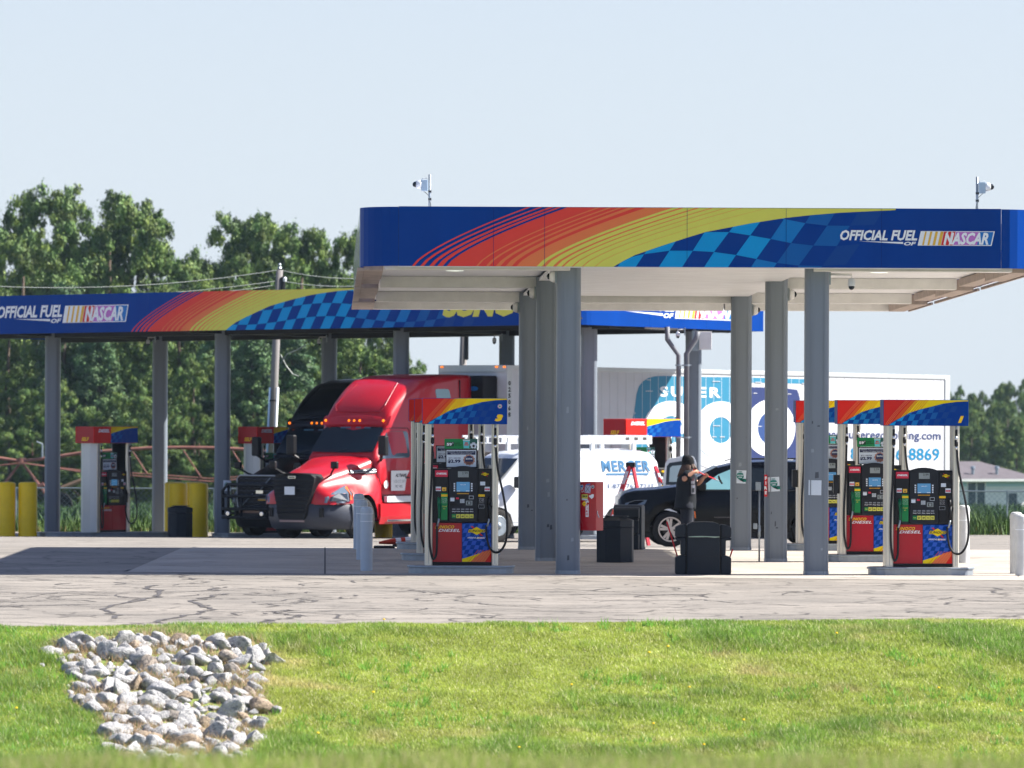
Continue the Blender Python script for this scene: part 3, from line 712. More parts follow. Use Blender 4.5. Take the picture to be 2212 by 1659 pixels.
def make_pump(x, d, label, grp, z=None, rz=R(1.0), far=False, wide=1.0):
    z = lotz(d) + .12 if z is None else z
    e = empty('fuel_pump', (x, d, z), rz, label, 'fuel pump', grp)
    yf = -.22
    for s, (xa, xb) in enumerate(((HX(1395), HX(1450)), (HX(1862), HX(1908)))):
        mb = MB(); dpt = .24
        mb.prismz([(xa, -dpt), (xa + .012, -dpt - .02), (xb - .012, -dpt - .02), (xb, -dpt), (xb, dpt), (xb - .012, dpt + .02), (xa + .012, dpt + .02), (xa, dpt)], 0, HZ(510), postm)
        p = mb.build('side_post', e)
        mb = MB(); mb.bx((xa + xb) / 2 - .003, (xa + xb) / 2 + .003, -dpt - .023, -dpt - .019, .02, HZ(512), M['galv']); mb.build('trim_strip', p)
    vx0, vx1 = (HX(1374), HX(1968)) if not far else (-.66, .72)
    vz0, vz1 = HZ(511), HZ(329)
    mb = MB(); mb.bx(vx0, vx1, -.3, .3, vz0, vz1, M['navy'] if not far else M['red']); v = mb.build('valance', e, bevel=.004)
    mb = MB()
    if not far: valance_art(mb, vx0 + .006, vx1 - .006, vz0 + .006, vz1 - .006, -.3)
    else:
        valance_art(mb, vx0 + .01, vx1 - .01, vz0 + .006, vz1 - .006, -.3)
        mb.rect(vx0 + .006, vx0 + .52, vz0 + .006, vz1 - .006, -.312, M['red'])
        mb.text('DIESEL', vx0 + .12, vz1 - .13, .075, M['white'], -.315, wd=.35, shear=.25, bold=.04)
    mb.build('valance_graphic', v)
    if far:
        mb = MB(); mb.rect(-.28, .28, vz0 + .006, vz1 - .006, 0, flat('self_panel_red', 168, 30, 34, .5)); mb.text('SELF', .02, vz0 + .05, .085, M['lyel'], -.004, wd=.24, shear=.25, bold=.03, align='c')
        mb.build('self_sign', v, (vx0 - .003, 0, 0), (0, 0, R(-90)))
        for xa in (HX(1393), ):
            mb = MB(); mb.prismz([(xa, -.25), (xa - .07, -.12), (xa - .07, .12), (xa, .25)], 0, vz0, M['aluw']); mb.build('end_cladding', e)
        mb = MB(); mb.bx(HX(1862), HX(1908) + .03, -.2, .25, .1, vz0, M['aluw']); mb.build('end_cladding', e)
    # head
    xa, xb = HX(1451), HX(1861)
    mb = MB(); mb.bx(xa, xb, yf, .22, .615, HZ(822), bodym); hd = mb.build('pump_head', e, bevel=.006)
    mb = MB()
    cx0, cx1 = PX(283), PX(633); top = [(cx0 + (cx1 - cx0) * i / 10, PZ(372) + (PZ(330) - PZ(372)) * math.sin(math.pi * i / 10) ** .7) for i in range(11)]
    bot = [(cx1, PZ(985)), (cx1 - .03, PZ(1008)), (cx0 + .03, PZ(1008)), (cx0, PZ(985))]
    mb.prism(top + bot, yf - .035, yf + .1, bezel); bz = mb.build('card_reader_panel', hd, bevel=.008)
    for (a, b_) in ((PX(112), PX(281)), (PX(636), PX(800))): mb = MB(); mb.bx(a, b_, yf - .012, yf + .01, PZ(1012), PZ(372), bodym); mb.build('nozzle_panel', hd, bevel=.01)
    yb = yf - .037; yp = yf - .014
    mb = MB()
    mb.rect(PX(393), PX(523), PZ(465), PZ(394), yb, lcd); mb.text('3.99', PX(510), PZ(430), .034, M['black'], yb - .002, align='r'); mb.text('10.26', PX(515), PZ(460), .026, grey, yb - .002, align='r')
    mb.build('price_display', bz)
    mb = MB(); mb.rect(PX(376), PX(536), PZ(638), PZ(522), yb, scrn); mb.text('WELCOME', PX(456), PZ(560), .012, M['white'], yb - .002, align='c'); mb.rect(PX(380), PX(420), PZ(634), PZ(626), yb - .002, paper); mb.rect(PX(490), PX(532), PZ(634), PZ(626), yb - .002, paper)
    mb.build('screen', bz)
    mb = MB()
    for q in (545, 572, 598, 626):
        for p in (351, 560): mb.bx(PX(p) - .011, PX(p) + .011, yb - .004, yb + .01, PZ(q) - .011, PZ(q) + .011, paper)
    o = mb.build('soft_key', bz); tag(o, kind='stuff')
    mb = MB(); mb.rect(PX(383), PX(527), PZ(668), PZ(656), yb, flat('amber_label', 190, 140, 30)); mb.bx(PX(405), PX(490), yb - .02, yb + .01, PZ(720), PZ(680), M['blackp'])
    mb.rect(PX(302), PX(352), PZ(755), PZ(705), yb, paper); mb.rect(PX(302), PX(352), PZ(716), PZ(705), yb - .002, grey); mb.rect(PX(370), PX(408), PZ(730), PZ(708), yb, pinkr)
    mb.rect(PX(527), PX(582), PZ(728), PZ(688), yb, paper); mb.rect(PX(531), PX(578), PZ(724), PZ(692), yb - .002, M['black'])
    mb.bx(PX(300), PX(385), yb - .01, yb + .01, PZ(805), PZ(780), M['blackp'])
    tag(mb.build('small_label', bz), kind='stuff')
    mb = MB(); mb.rect(PX(417), PX(475), PZ(778), PZ(727), yb, grey)
    for i in range(4):
        for k in range(3): mb.bx(PX(424 + k * 17), PX(436 + k * 17), yb - .005, yb, PZ(773 - i * 12), PZ(765 - i * 12), paper)
    mb.build('keypad', bz)
    mb = MB(); mb.bx(PX(490), PX(568), yb - .012, yb, PZ(803), PZ(748), lcd); mb.rect(PX(505), PX(555), PZ(795), PZ(757), yb - .0135, M['black']); mb.rect(PX(515), PX(545), PZ(790), PZ(762), yb - .015, lcd); mb.build('payment_pad', bz)
    for i, (p, t, c) in enumerate(((345, '', lgreen), (398, '87', M['yellow']), (452, '89', M['yellow']), (506, '91', M['yellow']), (558, '93', M['yellow']))):
        mb = MB(); mb.bx(PX(p - 24), PX(p + 24), yb - .006, yb + .005, PZ(958), PZ(910), c)
        if t: mb.text(t, PX(p), PZ(948), .026, M['black'], yb - .008, align='c', bold=.03)
        else: mb.text('Diesel', PX(p), PZ(938), .012, M['yellow'], yb - .008, align='c', bold=.03)
        mb.bx(PX(p - 20), PX(p + 20), yb - .004, yb + .004, PZ(860), PZ(842), grey)
        mb.build('grade_button', bz, bevel=.003)
    mb = MB()
    for p, t in ((345, 'Diesel'), (398, 'Regular'), (452, 'Plus'), (506, 'Premium'), (558, 'Ultra 93')): mb.text(t, PX(p), PZ(884), .013, M['white'], yb - .002, wd=.05, align='c', bold=.03)
    mb.build('grade_names', bz)
    mb = MB(); mb.rect(PX(118), PX(271), PZ(461), PZ(382), yp, pinkr); mb.text('DIESEL', PX(132), PZ(433), .026, M['white'], yp - .002, wd=.155, shear=.25, bold=.04); mb.build('diesel_label', hd)
    mb = MB(); sun_logo(mb, PX(720), PZ(428), .105, yp); mb.build('brand_badge', hd)
    for a in (127, 716): mb = MB(); mb.rect(PX(a), PX(a + 63), PZ(632), PZ(580), yp, paper); mb.rect(PX(a + 4), PX(a + 59), PZ(620), PZ(600), yp - .002, pinkr); mb.text('PUMP', PX(a + 31), PZ(614), .01, paper, yp - .004, align='c'); mb.build('sticker', hd)
    mb = MB(); mb.rect(PX(203), PX(253), PZ(632), PZ(588), yp, M['gold']); mb.text('40', PX(228), PZ(626), .022, M['black'], yp - .002, align='c', bold=.03); mb.build('sticker', hd)
    mb = MB(); mb.rect(PX(662), PX(722), PZ(562), PZ(518), yp, paper)
    mb.build('sticker', hd)
    mb = MB(); mb.bx(PX(190), PX(268), yp - .01, yp, PZ(980), PZ(656), lgreen); mb.rect(PX(192), PX(268), PZ(698), PZ(672), yp - .012, M['lyel']); mb.text('How to Operate Pump', PX(196), PZ(690), .012, M['black'], yp - .014, wd=.08)
    for i, t in enumerate(('Remove nozzle', 'Select grade', 'Start fueling', 'Replace nozzle', 'Thank you')): mb.text(t, PX(200), PZ(722 + i * 14), .008, M['white'], yp - .012, wd=.075)
    mb.text('Diesel', PX(229), PZ(824), .02, M['yellow'], yp - .012, align='c', wd=.075); mb.text('#2', PX(229), PZ(852), .02, M['yellow'], yp - .012, align='c'); mb.build('green_instruction_plate', hd)
    mb = MB(); mb.rect(PX(640), PX(718), PZ(698), PZ(672), yp, M['lyel']); mb.text('How to Operate Pump', PX(644), PZ(690), .012, M['black'], yp - .002, wd=.08)
    for i, t in enumerate(('Remove nozzle', 'Select grade', 'Start fueling', 'Replace nozzle', 'Thank you')): mb.text(t, PX(646), PZ(722 + i * 14), .008, M['white'], yp - .002, wd=.075)
    for a, b_, c, q in ((641, 712, 838, 836), (641, 712, 798, 796), (641, 643, 838, 796), (710, 712, 838, 796)): mb.rect(PX(a), PX(b_), PZ(c), PZ(q), yp - .002, paper)
    mb.build('instruction_plate', hd)
    for a in (146, 762):
        mb = MB(); mb.bx(PX(a) - .04, PX(a) + .04, yp - .004, yp + .004, PZ(1000), PZ(690), M['rub']); mb.build('nozzle_boot', hd, bevel=.003)
    # lower doors
    xm = PX(444)
    mb = MB(); mb.bx(xa, xm - .002, yf - .002, .21, .05, .61, doorred); dl = mb.build('lower_door', e, bevel=.003)
    mb = MB(); mb.text('SUNOCO', PX(118), PZ(1084), .045, M['lyel'], yf - .006, wd=.277, shear=.3, bold=.02, spacing=1.06); mb.text('DIESEL', PX(160), PZ(1124), .041, M['white'], yf - .006, wd=.31, shear=.3, bold=.02, spacing=1.08); mb.build('lettering', dl)
    mb = MB(); mb.bx(xm + .002, xb, yf - .002, .21, .05, .61, M['navy'] if not far else doorred); dr_ = mb.build('lower_door', e, bevel=.003)
    if not far:
        mb = MB(); y0 = yf - .002
        checks_blue(mb, xm + .004, xb - .002, .09, .606, y0 - .002, .062, .062, flat('pump_check_blue', 20, 84, 190, .35))
        zc = lambda x: .095 + (.235 - .095) * ((x - xm) / (xb - xm)) ** 1.1
        n = 12
        for i in range(n):
            a = xm + .004 + (xb - xm - .006) * i / n; b_ = xm + .004 + (xb - xm - .006) * (i + 1) / n
            mb.face([(a, .052), (b_, .052), (b_, zc(b_)), (a, zc(a))], y0 - .004, M['yellow2'])
        for k, (b0, wd_, c) in enumerate(((.12, .3, M['orange2']),)):
            P = clip_rect([(xm + b0, .052), (xb, .052), (xb, .235), (xm + b0 + .16, .19)], xm, xb - .002, .052, .235); mb.face(P, y0 - .006, M['orange'])
        for k in range(7):
            b0 = xm + .09 + k * .04; P = clip_rect([(b0, .052), (b0 + .007, .052), (b0 + .167, .25), (b0 + .16, .25)], xm, xb - .003, .052, .225); 
            if len(P) > 2: mb.face(P, y0 - .008, M['red'] if k > 2 else M['orange2'])
        P = clip_rect([(xm + .33, .052), (xb, .052), (xb, .19)], xm, xb - .002, .052, .235); mb.face(P, y0 - .007, M['red'])
        sun_logo(mb, PX(622), PZ(1112), .235, y0 - .010)
        mb.text('OFFICIAL FUEL', PX(512), PZ(1204), .022, M['white'], y0 - .010, wd=.125, shear=.3, bold=.02); race_logo(mb, PX(622), PZ(1206), .118, .024, y0 - .010)
        mb.build('door_graphic', dr_)
    mb = MB(); mb.bx(xa - .003, xb + .003, yf + .004, .21, .0, .048, M['blackp']); mb.build('plinth', e)
    # poster and topper
    mb = MB(); mb.bx(PX(243), PX(630), -.13, -.08, PZ(352), PZ(124), M['blackp']); ps = mb.build('poster_frame', e, bevel=.004)
    mb = MB(); y = -.132; mb.rect(PX(255), PX(613), PZ(341), PZ(138), y, paper); mb.rect(PX(264), PX(605), PZ(195), PZ(150), y - .002, flat('poster_navy', 26, 34, 70))
    mb.text('WARNING: This product contains nicotine.', PX(434), PZ(168), .014, paper, y - .004, wd=.38, align='c', bold=.02); mb.text('Nicotine is an addictive chemical.', PX(434), PZ(190), .014, paper, y - .004, wd=.3, align='c', bold=.02)
    pn = flat('poster_ink', 24, 38, 84); mb.text('BUY 1 CAN FOR', PX(282), PZ(242), .017, pn, y - .002, wd=.172, bold=.03); mb.text('$2.99', PX(270), PZ(298), .055, pn, y - .002, wd=.185, bold=.05)
    cx, cz = PX(527), PZ(258); ring = lambda r, n=18: [(cx + r * math.cos(i / n * 6.2832), cz + r * math.sin(i / n * 6.2832)) for i in range(n)]
    mb.face([(cx + (.078 + .012 * (i % 2)) * math.cos(i / 22 * 6.2832), cz + (.07 + .012 * (i % 2)) * math.sin(i / 22 * 6.2832)) for i in range(22)], y - .002, flat('splash_tan', 176, 128, 112)); mb.face(ring(.062), y - .004, pn); mb.face([(cx + .055 * math.cos(a), cz - .005 + .055 * math.sin(a)) for a in [R(200 + 14 * i) for i in range(11)]], y - .006, flat('can_brown', 120, 74, 62))
    mb.text('zone', cx, cz + .005, .024, paper, y - .008, align='c', bold=.03, wd=.1); mb.build('poster_print', ps)
    mb = MB(); mb.bx(PX(230), PX(630), -.128, -.118, PZ(122), PZ(2), lgreen); tp = mb.build('topper_sign', e)
    mb = MB(); y = -.130; mb.rect(PX(535), PX(629), PZ(121), PZ(3), y, flat('topper_teal', 34, 92, 84)); mb.face([(PX(252), PZ(98)), (PX(345), PZ(94)), (PX(349), PZ(40)), (PX(256), PZ(44))], y, flat('topper_dark', 14, 60, 42)); mb.text('59', PX(257), PZ(88), .043, M['white'], y - .002, wd=.075, bold=.05); mb.text('c', PX(325), PZ(60), .016, M['white'], y - .002, bold=.03)
    dk = flat('topper_ink', 6, 70, 40); mb.text('LARGE', PX(356), PZ(62), .018, dk, y - .002, bold=.04, wd=.07); mb.text('BIG GULP', PX(356), PZ(84), .018, dk, y - .002, bold=.04, wd=.1)
    mb.face([(PX(462), PZ(116)), (PX(528), PZ(116)), (PX(536), PZ(16)), (PX(453), PZ(16))], y - .003, flat('cup_teal', 96, 196, 200)); mb.rect(PX(452), PX(538), PZ(24), PZ(12), y - .005, paper); mb.text('BIG', PX(495), PZ(62), .022, M['dred'], y - .006, align='c', bold=.05); mb.text('GULP', PX(495), PZ(84), .022, M['dred'], y - .006, align='c', bold=.05)
    bx_, bz_ = PX(582), PZ(82); mb.face([(bx_ + .052 * math.cos(i / 16 * 6.2832), bz_ + .045 * math.sin(i / 16 * 6.2832)) for i in range(16)], y - .003, paper); mb.face([(bx_ + .02 * math.cos(R(90 + 72 * i)), bz_ - .008 + .02 * math.sin(R(90 + 72 * i))) for i in range(5)], y - .005, M['black'])
    for i in range(5):
        a = R(54 + 72 * i); q = (bx_ + .046 * math.cos(a), bz_ + .04 * math.sin(a)); mb.face([(q[0] + .009 * math.cos(R(90 * k)), q[1] + .009 * math.sin(R(90 * k))) for k in range(4)], y - .005, M['black'])
    mb.build('topper_print', tp)
    # hoses
    yh = -.292
    breakaway(e, HX(1448), yh, HZ(512), HZ(668)); breakaway(e, HX(1885), yh, HZ(512), HZ(676))
    jt = rnd.uniform(-1, 1)
    hose(e, [(HX(1447), yh, HZ(664)), (HX(1441), yh, HZ(900)), (HX(1428), yh - .02, HZ(1150)), (HX(1430), yh - .02, HZ(1340)), (HX(1448), yh - .02, HZ(1440)), (HX(1466), yh - .01, HZ(1446)), (HX(1479), yh, HZ(1390)), (HX(1481), yf - .06, HZ(1215)), (HX(1484), yf - .06, HZ(1200))])
    hose(e, [(HX(1889), yh, HZ(672)), (HX(1905), yh, HZ(830)), (HX(1945), yh - .03, HZ(1020)), (HX(1969), yh - .05, HZ(1190)), (HX(1962), yh - .06, HZ(1320)), (HX(1925), yh - .05, HZ(1392)), (HX(1880), yh - .03, HZ(1402)), (HX(1843), yh - .02, HZ(1360)), (HX(1826), yh, HZ(1280)), (HX(1824), yf - .06, HZ(1212))])
    nozzle(e, HX(1492), HZ(1020), dgreen, yf - .03); nozzle(e, HX(1841), HZ(1020), M['blackp'], yf - .03)
    return e
GI = 'pump islands under the near canopy'; GP = 'fuel pumps under the near canopy'
rowsd = (88.15, 95.45, 102.95)
def place_copy(src, x, d, label, z=None, rz=None):
    c = copy_tree(src); c.location = (x, d, lotz(d) + .12 if z is None else z); c['label'] = label
    if rz is not None: c.rotation_euler.z = rz
    return c
isl0 = island(-.725, rowsd[0], 1.40, .76, 'rounded metal-edged island under the pump numbered 3', GI)
pump0 = make_pump(-.725, rowsd[0], 'fuel pump with the number 3 and a round seal on its striped top', GP)
for (x, d, li, lp) in ((-.955, rowsd[1], 'metal-edged island just behind the one of pump number 3', 'second fuel pump back in the left row, half hidden behind number 3'),
                       (-1.17, rowsd[2], 'farthest island of the left row, behind the fallen striped post', 'farthest fuel pump of the left row, only its edge showing'),
                       (5.905, rowsd[0], 'wide metal island under the pump numbered 1', 'black and red fuel pump with the number 1 on its striped top'),
                       (5.63, rowsd[1], 'metal island behind and left of the one under pump number 1', 'middle fuel pump of the right row, cut off by number 1'),
                       (5.33, rowsd[2], 'farthest island of the right row beside the black car wheel', 'farthest fuel pump of the right row behind the grey column with a blank paper')):
    place_copy(isl0, x, d, li, z=lotz(d)); c = place_copy(pump0, x, d, lp)
    def drop(o, names):
        for ch in list(o.children):
            if ch.name.split('.')[0] in names:
                for g_ in list(ch.children): bpy.data.objects.remove(g_)
                bpy.data.objects.remove(ch)
    if x == 5.905: pump1 = c; drop(c, ('poster_frame', 'topper_sign'))
    elif x < 0: drop(c, ('topper_sign',) if x > -1 else ('topper_sign', 'poster_frame'))
    elif x > 0:
        mb = MB(); mb.bx(HX(1395) - .09, HX(1395) - .003, -.26, -.1, .95, 1.24, M['blackp']); mb.bx(HX(1395) - .08, HX(1395) - .014, -.265, -.26, .98, 1.2, bezel); mb.build('intercom_box', c, bevel=.008)
mb = MB(); mb.text('3', HX(1880), HZ(490), .10, M['lyel'], -.313, wd=.12, shear=.3, bold=.09); cx, cz = HX(1916), HZ(385)
cir = lambda cx, cz, r, n=18: [(cx + r * math.cos(i / n * 6.2832), cz + r * math.sin(i / n * 6.2832)) for i in range(n)]
mb.face(cir(cx, cz, .031), -.313, paper); mb.face(cir(cx, cz, .027), -.315, M['dred']); mb.face(cir(cx, cz, .022), -.317, paper); mb.face(cir(cx, cz, .014, 7), -.319, lgreen); mb.build('number_decal', pump0)
mb = MB(); mb.text('1', HX(1895), HZ(490), .10, M['lyel'], -.313, wd=.085, shear=.3, bold=.09); mb.build('number_decal', pump1)
# far diesel pumps
GF2 = 'diesel pumps of the truck lanes'; GI2 = 'islands of the truck lanes'
def far_at(px, d, dz=0): return atx(px, d), d, lotz(d) + dz
x, d, z = far_at(229, 163.5)
i2 = island(x + .1, d + .1, 3.9, 1.0, 'long pale kerbed island under the leftmost diesel pump', GI2, z=lotz(d), rz=R(20))
p2 = make_pump(x, d, 'leftmost diesel pump with a tall pale end panel and sunlit red door', GF2, z=lotz(d) + .12, rz=R(48), far=True); p2.scale = (1.18, 1.18, 1.17)
x, d, z = far_at(592, 162.5)
c = copy_tree(i2); c.location = (x + .3, d, lotz(d)); c['label'] = 'island half hidden behind the bull bar of the black truck'
c = copy_tree(p2); c.location = (x - .15, d, lotz(d) + .12); c['label'] = 'diesel pump with red top behind the mirror of the black truck'
x, d, z = far_at(1385, 152.5)
c = copy_tree(p2); c.location = (x, d, lotz(d) + .12); c.scale = (1.42, 1.3, 1.2); c.rotation_euler.z = R(44); c['label'] = 'diesel pump whose orange and blue top shows above the white van'
c = copy_tree(i2); c.location = (x, d, lotz(d)); c['label'] = 'island of the truck lanes behind the white van'

# ------------------------------------------------------------------ bollards
def bollard(name, x, d, r, h, m, label, cat, grp, bands=None, z=None, rim=None):
    z = lotz(d) if z is None else z
    e = empty(name, (x, d, z), 0, label, cat, grp)
    mb = MB(); mb.lathe([(r, .003), (r, h - .07), (r * .97, h - .03), (r * .8, h - .008), (r * .4, h), (.001, h)], m, n=22); mb.build('sleeve', e, smooth=True).modifiers.new('e', 'EDGE_SPLIT')
    if bands:
        for zb in bands: mb = MB(); mb.lathe([(r + .003, zb), (r + .003, zb + .012)], M['white'], n=22); mb.build('reflective_band', e)
    if rim:
        mb = MB(); mb.lathe([(r + .006, h - .1), (r + .006, h - .055)], m, n=22); mb.build('cap_rim', e)
    return e
bolm = mat('pale_grey_bollard_plastic', rgb(186, 198, 208), .42, 0, .05, 4); bolw = mat('scuffed_white_bollard', rgb(205, 207, 206), .45, 0, .12, 5)
GB = 'pale bollards beside the pump islands'
for px, d, l in ((793, 89.2, 'nearest and tallest of three pale bollards left of pump 3'), (783, 95.6, 'middle one of three pale bollards left of pump 3'), (776, 102.6, 'farthest of three pale bollards left of pump 3')):
    bollard('bollard', atx(px, d), d, .088, .94, bolm, l, 'bollard', GB, (.72, .83), rim=1)
bollard('bollard', atx(2083, 95.0), 95.0, .09, .90, bolw, 'white bollard just behind the hose of pump 1', 'bollard', GB, (.66, .80), rim=1)
bollard('bollard', atx(2196, 88.9), 88.9, .09, .90, bolw, 'scuffed pale bollard at the right edge, the left one of the pair', 'bollard', GB, (.8,), rim=1)
bollard('bollard', atx(2208, 87.9), 87.9, .09, .88, bolw, 'pale bollard at the right edge in front of its scuffed twin', 'bollard', GB, (.66, .8), rim=1)
yelm = mat('yellow_bollard_cover', rgb(248, 208, 10), .42, 0, .08, 3)
GY = 'thick yellow bollards by the truck lanes'
for px, d, l in ((14, 162.5, 'yellow bollard cut by the left edge of the picture'), (61, 162.5, 'yellow bollard second from the left edge'), (385, 163.2, 'yellow bollard standing behind the dark litter bin'),
                 (430, 162.4, 'yellow bollard right of the dark litter bin'), (376, 166.5, 'sunlit yellow bollard peeping out behind the dark bin bollard'), (419, 166.5, 'yellow bollard squeezed between two others, mostly hidden'),
                 (831, 160.5, 'yellow bollard whose foot shows under the red truck')):
    bollard('bollard', atx(px, d), d, .25, 1.45, yelm, l, 'bollard', GY)

# ------------------------------------------------------------------ bins, service stations
def octbin(name, x, d, w_, h, rz, label, grp):
    e = empty(name, (x, d, lotz(d)), rz, label, 'litter bin', grp); r = w_ / 2 / math.cos(R(22.5)) * .985
    oc = lambda k, q=0: [(r * k * math.cos(R(22.5 + 45 * i + q)), r * k * math.sin(R(22.5 + 45 * i + q))) for i in range(8)]
    mb = MB(); mb.prismz(oc(1), .004, h * .83, M['dkp']); mb.build('body', e, bevel=.008)
    mb = MB(); mb.prismz(oc(1.01), h * .84, h, M['dkp'])
    a = oc(1.01); b = oc(.45); n = len(mb.v)
    mb.add([(x_, y_, h) for x_, y_ in a] + [(x_, y_, h + .055) for x_, y_ in b], [(i, (i + 1) % 8, (i + 1) % 8 + 8, i + 8) for i in range(8)] + [tuple(range(8, 16))], M['dkp'])
    mb.build('lid', e, bevel=.004)
    mb = MB(); mb.bx(-.2 * w_ / .56, .2 * w_ / .56, -.12, .12, h + .056, h + .064, M['blackp']); mb.build('lid_flap', e)
    return e
octbin('litter_bin', atx(1330, 94.6), 94.6, .56, .655, R(-8), 'eight-sided dark plastic bin beside the red fire cabinet', 'dark litter bins')
b_ = octbin('litter_bin', atx(390, 161), 161, .64, .77, R(10), 'dark bin in front of the yellow bollards at the truck lanes', 'dark litter bins')
def station(x, d, label, rz=0, towel=False):
    e = empty('service_station', (x, d, lotz(d)), rz, label, 'squeegee station', 'squeegee and litter stations')
    S = lambda p: (p - 566) * .001226; Z = lambda p: (1532 - p) * .001226
    mb = MB(); mb.prism([(S(375), Z(1528)), (S(758), Z(1528)), (S(758), Z(955)), (S(750), Z(935)), (S(690), Z(915)), (S(566), Z(910)), (S(440), Z(915)), (S(383), Z(935)), (S(375), Z(955))], -.24, .24, M['dkp']); c = mb.build('bin_body', e, bevel=.012)
    mb = MB(); mb.bx(S(380), S(753), -.246, -.238, Z(1318), Z(1314), M['black']); mb.bx(S(380), S(753), -.246, -.238, Z(1096), Z(1091), M['black']); mb.bx(S(375), S(758), -.25, -.244, Z(1525), Z(1500), M['dkp']); mb.build('shell_joint', c)
    if not towel:
        mb = MB(); P = [(S(388), Z(1083)), (S(470), Z(1078)), (S(560), Z(1076)), (S(650), Z(1080)), (S(757), Z(1082)), (S(752), Z(1090)), (S(700), Z(1095)), (S(600), Z(1088)), (S(480), Z(1090)), (S(392), Z(1090))]; mb.face(P, -.25, flat('torn_label', 170, 190, 170)); mb.build('torn_label', c)
    for s in (-1, 1):
        X = lambda p: s * abs(S(p))
        mb = MB(); mb.prism([(X(772), Z(1092)), (X(893), Z(1090)), (X(893), Z(990)), (X(885), Z(972)), (X(840), Z(950)), (X(772), Z(938))], -.21, .21, M['dkp']); mb.build('hood', e, bevel=.012)
        mb = MB(); mb.prism([(X(772), Z(1096)), (X(893), Z(1098)), (X(893), Z(1120)), (X(880), Z(1128)), (X(830), Z(1130)), (X(828), Z(1300)), (X(772), Z(1300))], -.2, .2, M['dkp']); mb.build('support_arm', e, bevel=.008)
        mb = MB(); mb.prism([(X(772), Z(1304)), (X(830), Z(1306)), (X(886), Z(1325)), (X(893), Z(1340)), (X(893), Z(1510)), (X(885), Z(1528)), (X(772), Z(1528))], -.21, .21, M['dkp']); mb.build('bucket', e, bevel=.012)
    mb = MB(); mb.bx(S(760), S(770), -.2, .2, Z(1525), Z(950), M['rub']); mb.bx(-S(770), -S(760), -.2, .2, Z(1525), Z(950), M['rub']); mb.build('gap_liner', e)
    if towel: mb = MB(); mb.face([(S(800), Z(1130)), (S(850), Z(1130)), (S(845), Z(1190)), (S(806), Z(1180))], -.12, paper); mb.build('paper_towel', e)
    return e
station(atx(1519.7, 88.0), 88.0, 'large dark squeegee station with a bin, nearest the road', R(0))
station(atx(1360, 103.2), 103.2, 'dark squeegee station seen end-on behind the eight-sided bin', R(82), True)
redp = flat('red_handle', 200, 20, 32, .4)
def stick(name, pts, r, label, cat, grp):
    mb = MB(); mb.tube(pts, r, redp, 8); o = mb.build(name, smooth=True); return tag(o, label, cat, grp)
sq = 'squeegees stored in the stations'
stick('squeegee', [at(1440.5, 1127, 87.9), at(1462, 1198, 88.0), at(1464, 1205, 88.0)], .011, 'long red squeegee handle leaning out left of the near station', 'squeegee', sq)
stick('squeegee', [at(1582.3, 1187, 87.9), at(1576, 1206, 88.0)], .011, 'short red handle poking up right of the near station', 'squeegee', sq)
stick('squeegee', [at(1370, 1092, 103.1), at(1370, 1140, 103.1)], .012, 'upright red squeegee handle behind the eight-sided bin', 'squeegee', sq)

# ------------------------------------------------------------------ things fixed on the columns
cab = empty('fire_extinguisher_cabinet', (0.813 + .175, 88.0, .615), R(-32), 'red fire extinguisher cabinet covered in stickers on the near column', 'fire cabinet')
cred = flat('cabinet_red', 172, 8, 30, .4, coat=.3)
mb = MB(); mb.bx(.0, .27, .0, .2, 0, .70, cred); mb.build('housing', cab, bevel=.006)
mb = MB(); mb.bx(-.0, .272, -.014, -.002, .002, .70, cred); dr = mb.build('door', cab, bevel=.003)
mb = MB(); y = -.016
def stick_rect(cx, cz, w_, h, a, m, yy=0):
    c_, s_ = math.cos(R(a)), math.sin(R(a)); mb.face([(cx + c_ * u - s_ * v, cz + s_ * u + c_ * v) for u, v in ((-w_, -h), (w_, -h), (w_, h), (-w_, h))], y - yy, m)
stick_rect(.035, .635, .026, .02, 8, paper); stick_rect(.035, .635, .02, .012, 8, M['sblue'], .002); stick_rect(.042, .58, .02, .03, 20, paper); stick_rect(.044, .575, .013, .016, 20, M['dred'], .002)
mb.build('sticker', dr); mb = MB(); stick_rect(.135, .595, .05, .055, -4, flat('sticker_grey', 176, 176, 200)); mb.face([(.09, .545), (.094, .541), (.182, .648), (.178, .652)], y - .003, M['black']); mb.face([(.178, .541), (.182, .545), (.094, .652), (.09, .648)], y - .003, M['black'])
mb.build('sticker', dr); mb = MB(); mb.face(cir(.22, .63, .026), y, paper); mb.face(cir(.22, .63, .021), y - .002, flat('sticker_teal', 50, 80, 90)); mb.face(cir(.213, .635, .006, 8), y - .004, paper); mb.face(cir(.228, .635, .006, 8), y - .004, paper)
mb.build('sticker', dr); mb = MB(); stick_rect(.145, .665, .035, .007, 8, M['sblue']); mb.build('sticker', dr); mb = MB(); stick_rect(.085, .49, .05, .03, 2, M['yellow']); mb.text('SK8', .048, .478, .028, M['black'], y - .003, wd=.08, bold=.04); stick_rect(.085, .447, .05, .012, -3, paper)
mb.build('sticker', dr); mb = MB(); mb.face([(.15, .50), (.17, .48), (.2, .455), (.235, .48), (.24, .52), (.21, .525), (.18, .51)], y, M['white']); mb.build('sticker', dr); mb = MB(); stick_rect(.08, .385, .03, .028, 45, M['lyel']); mb.text('HA', .065, .378, .014, M['black'], y - .003, bold=.03)
mb.build('sticker', dr); mb = MB()
for a in (20, 65, -20): stick_rect(.128, .415, .03, .005, a, M['white'], .001)
mb.build('sticker', dr); mb = MB(); stick_rect(.128, .285, .025, .09, 0, M['white'])
for i, ch in enumerate('FIRE'): mb.text(ch, .128, .345 - i * .042, .032, M['dred'], y - .003, align='c', bold=.06)
mb.build('fire_label', dr)
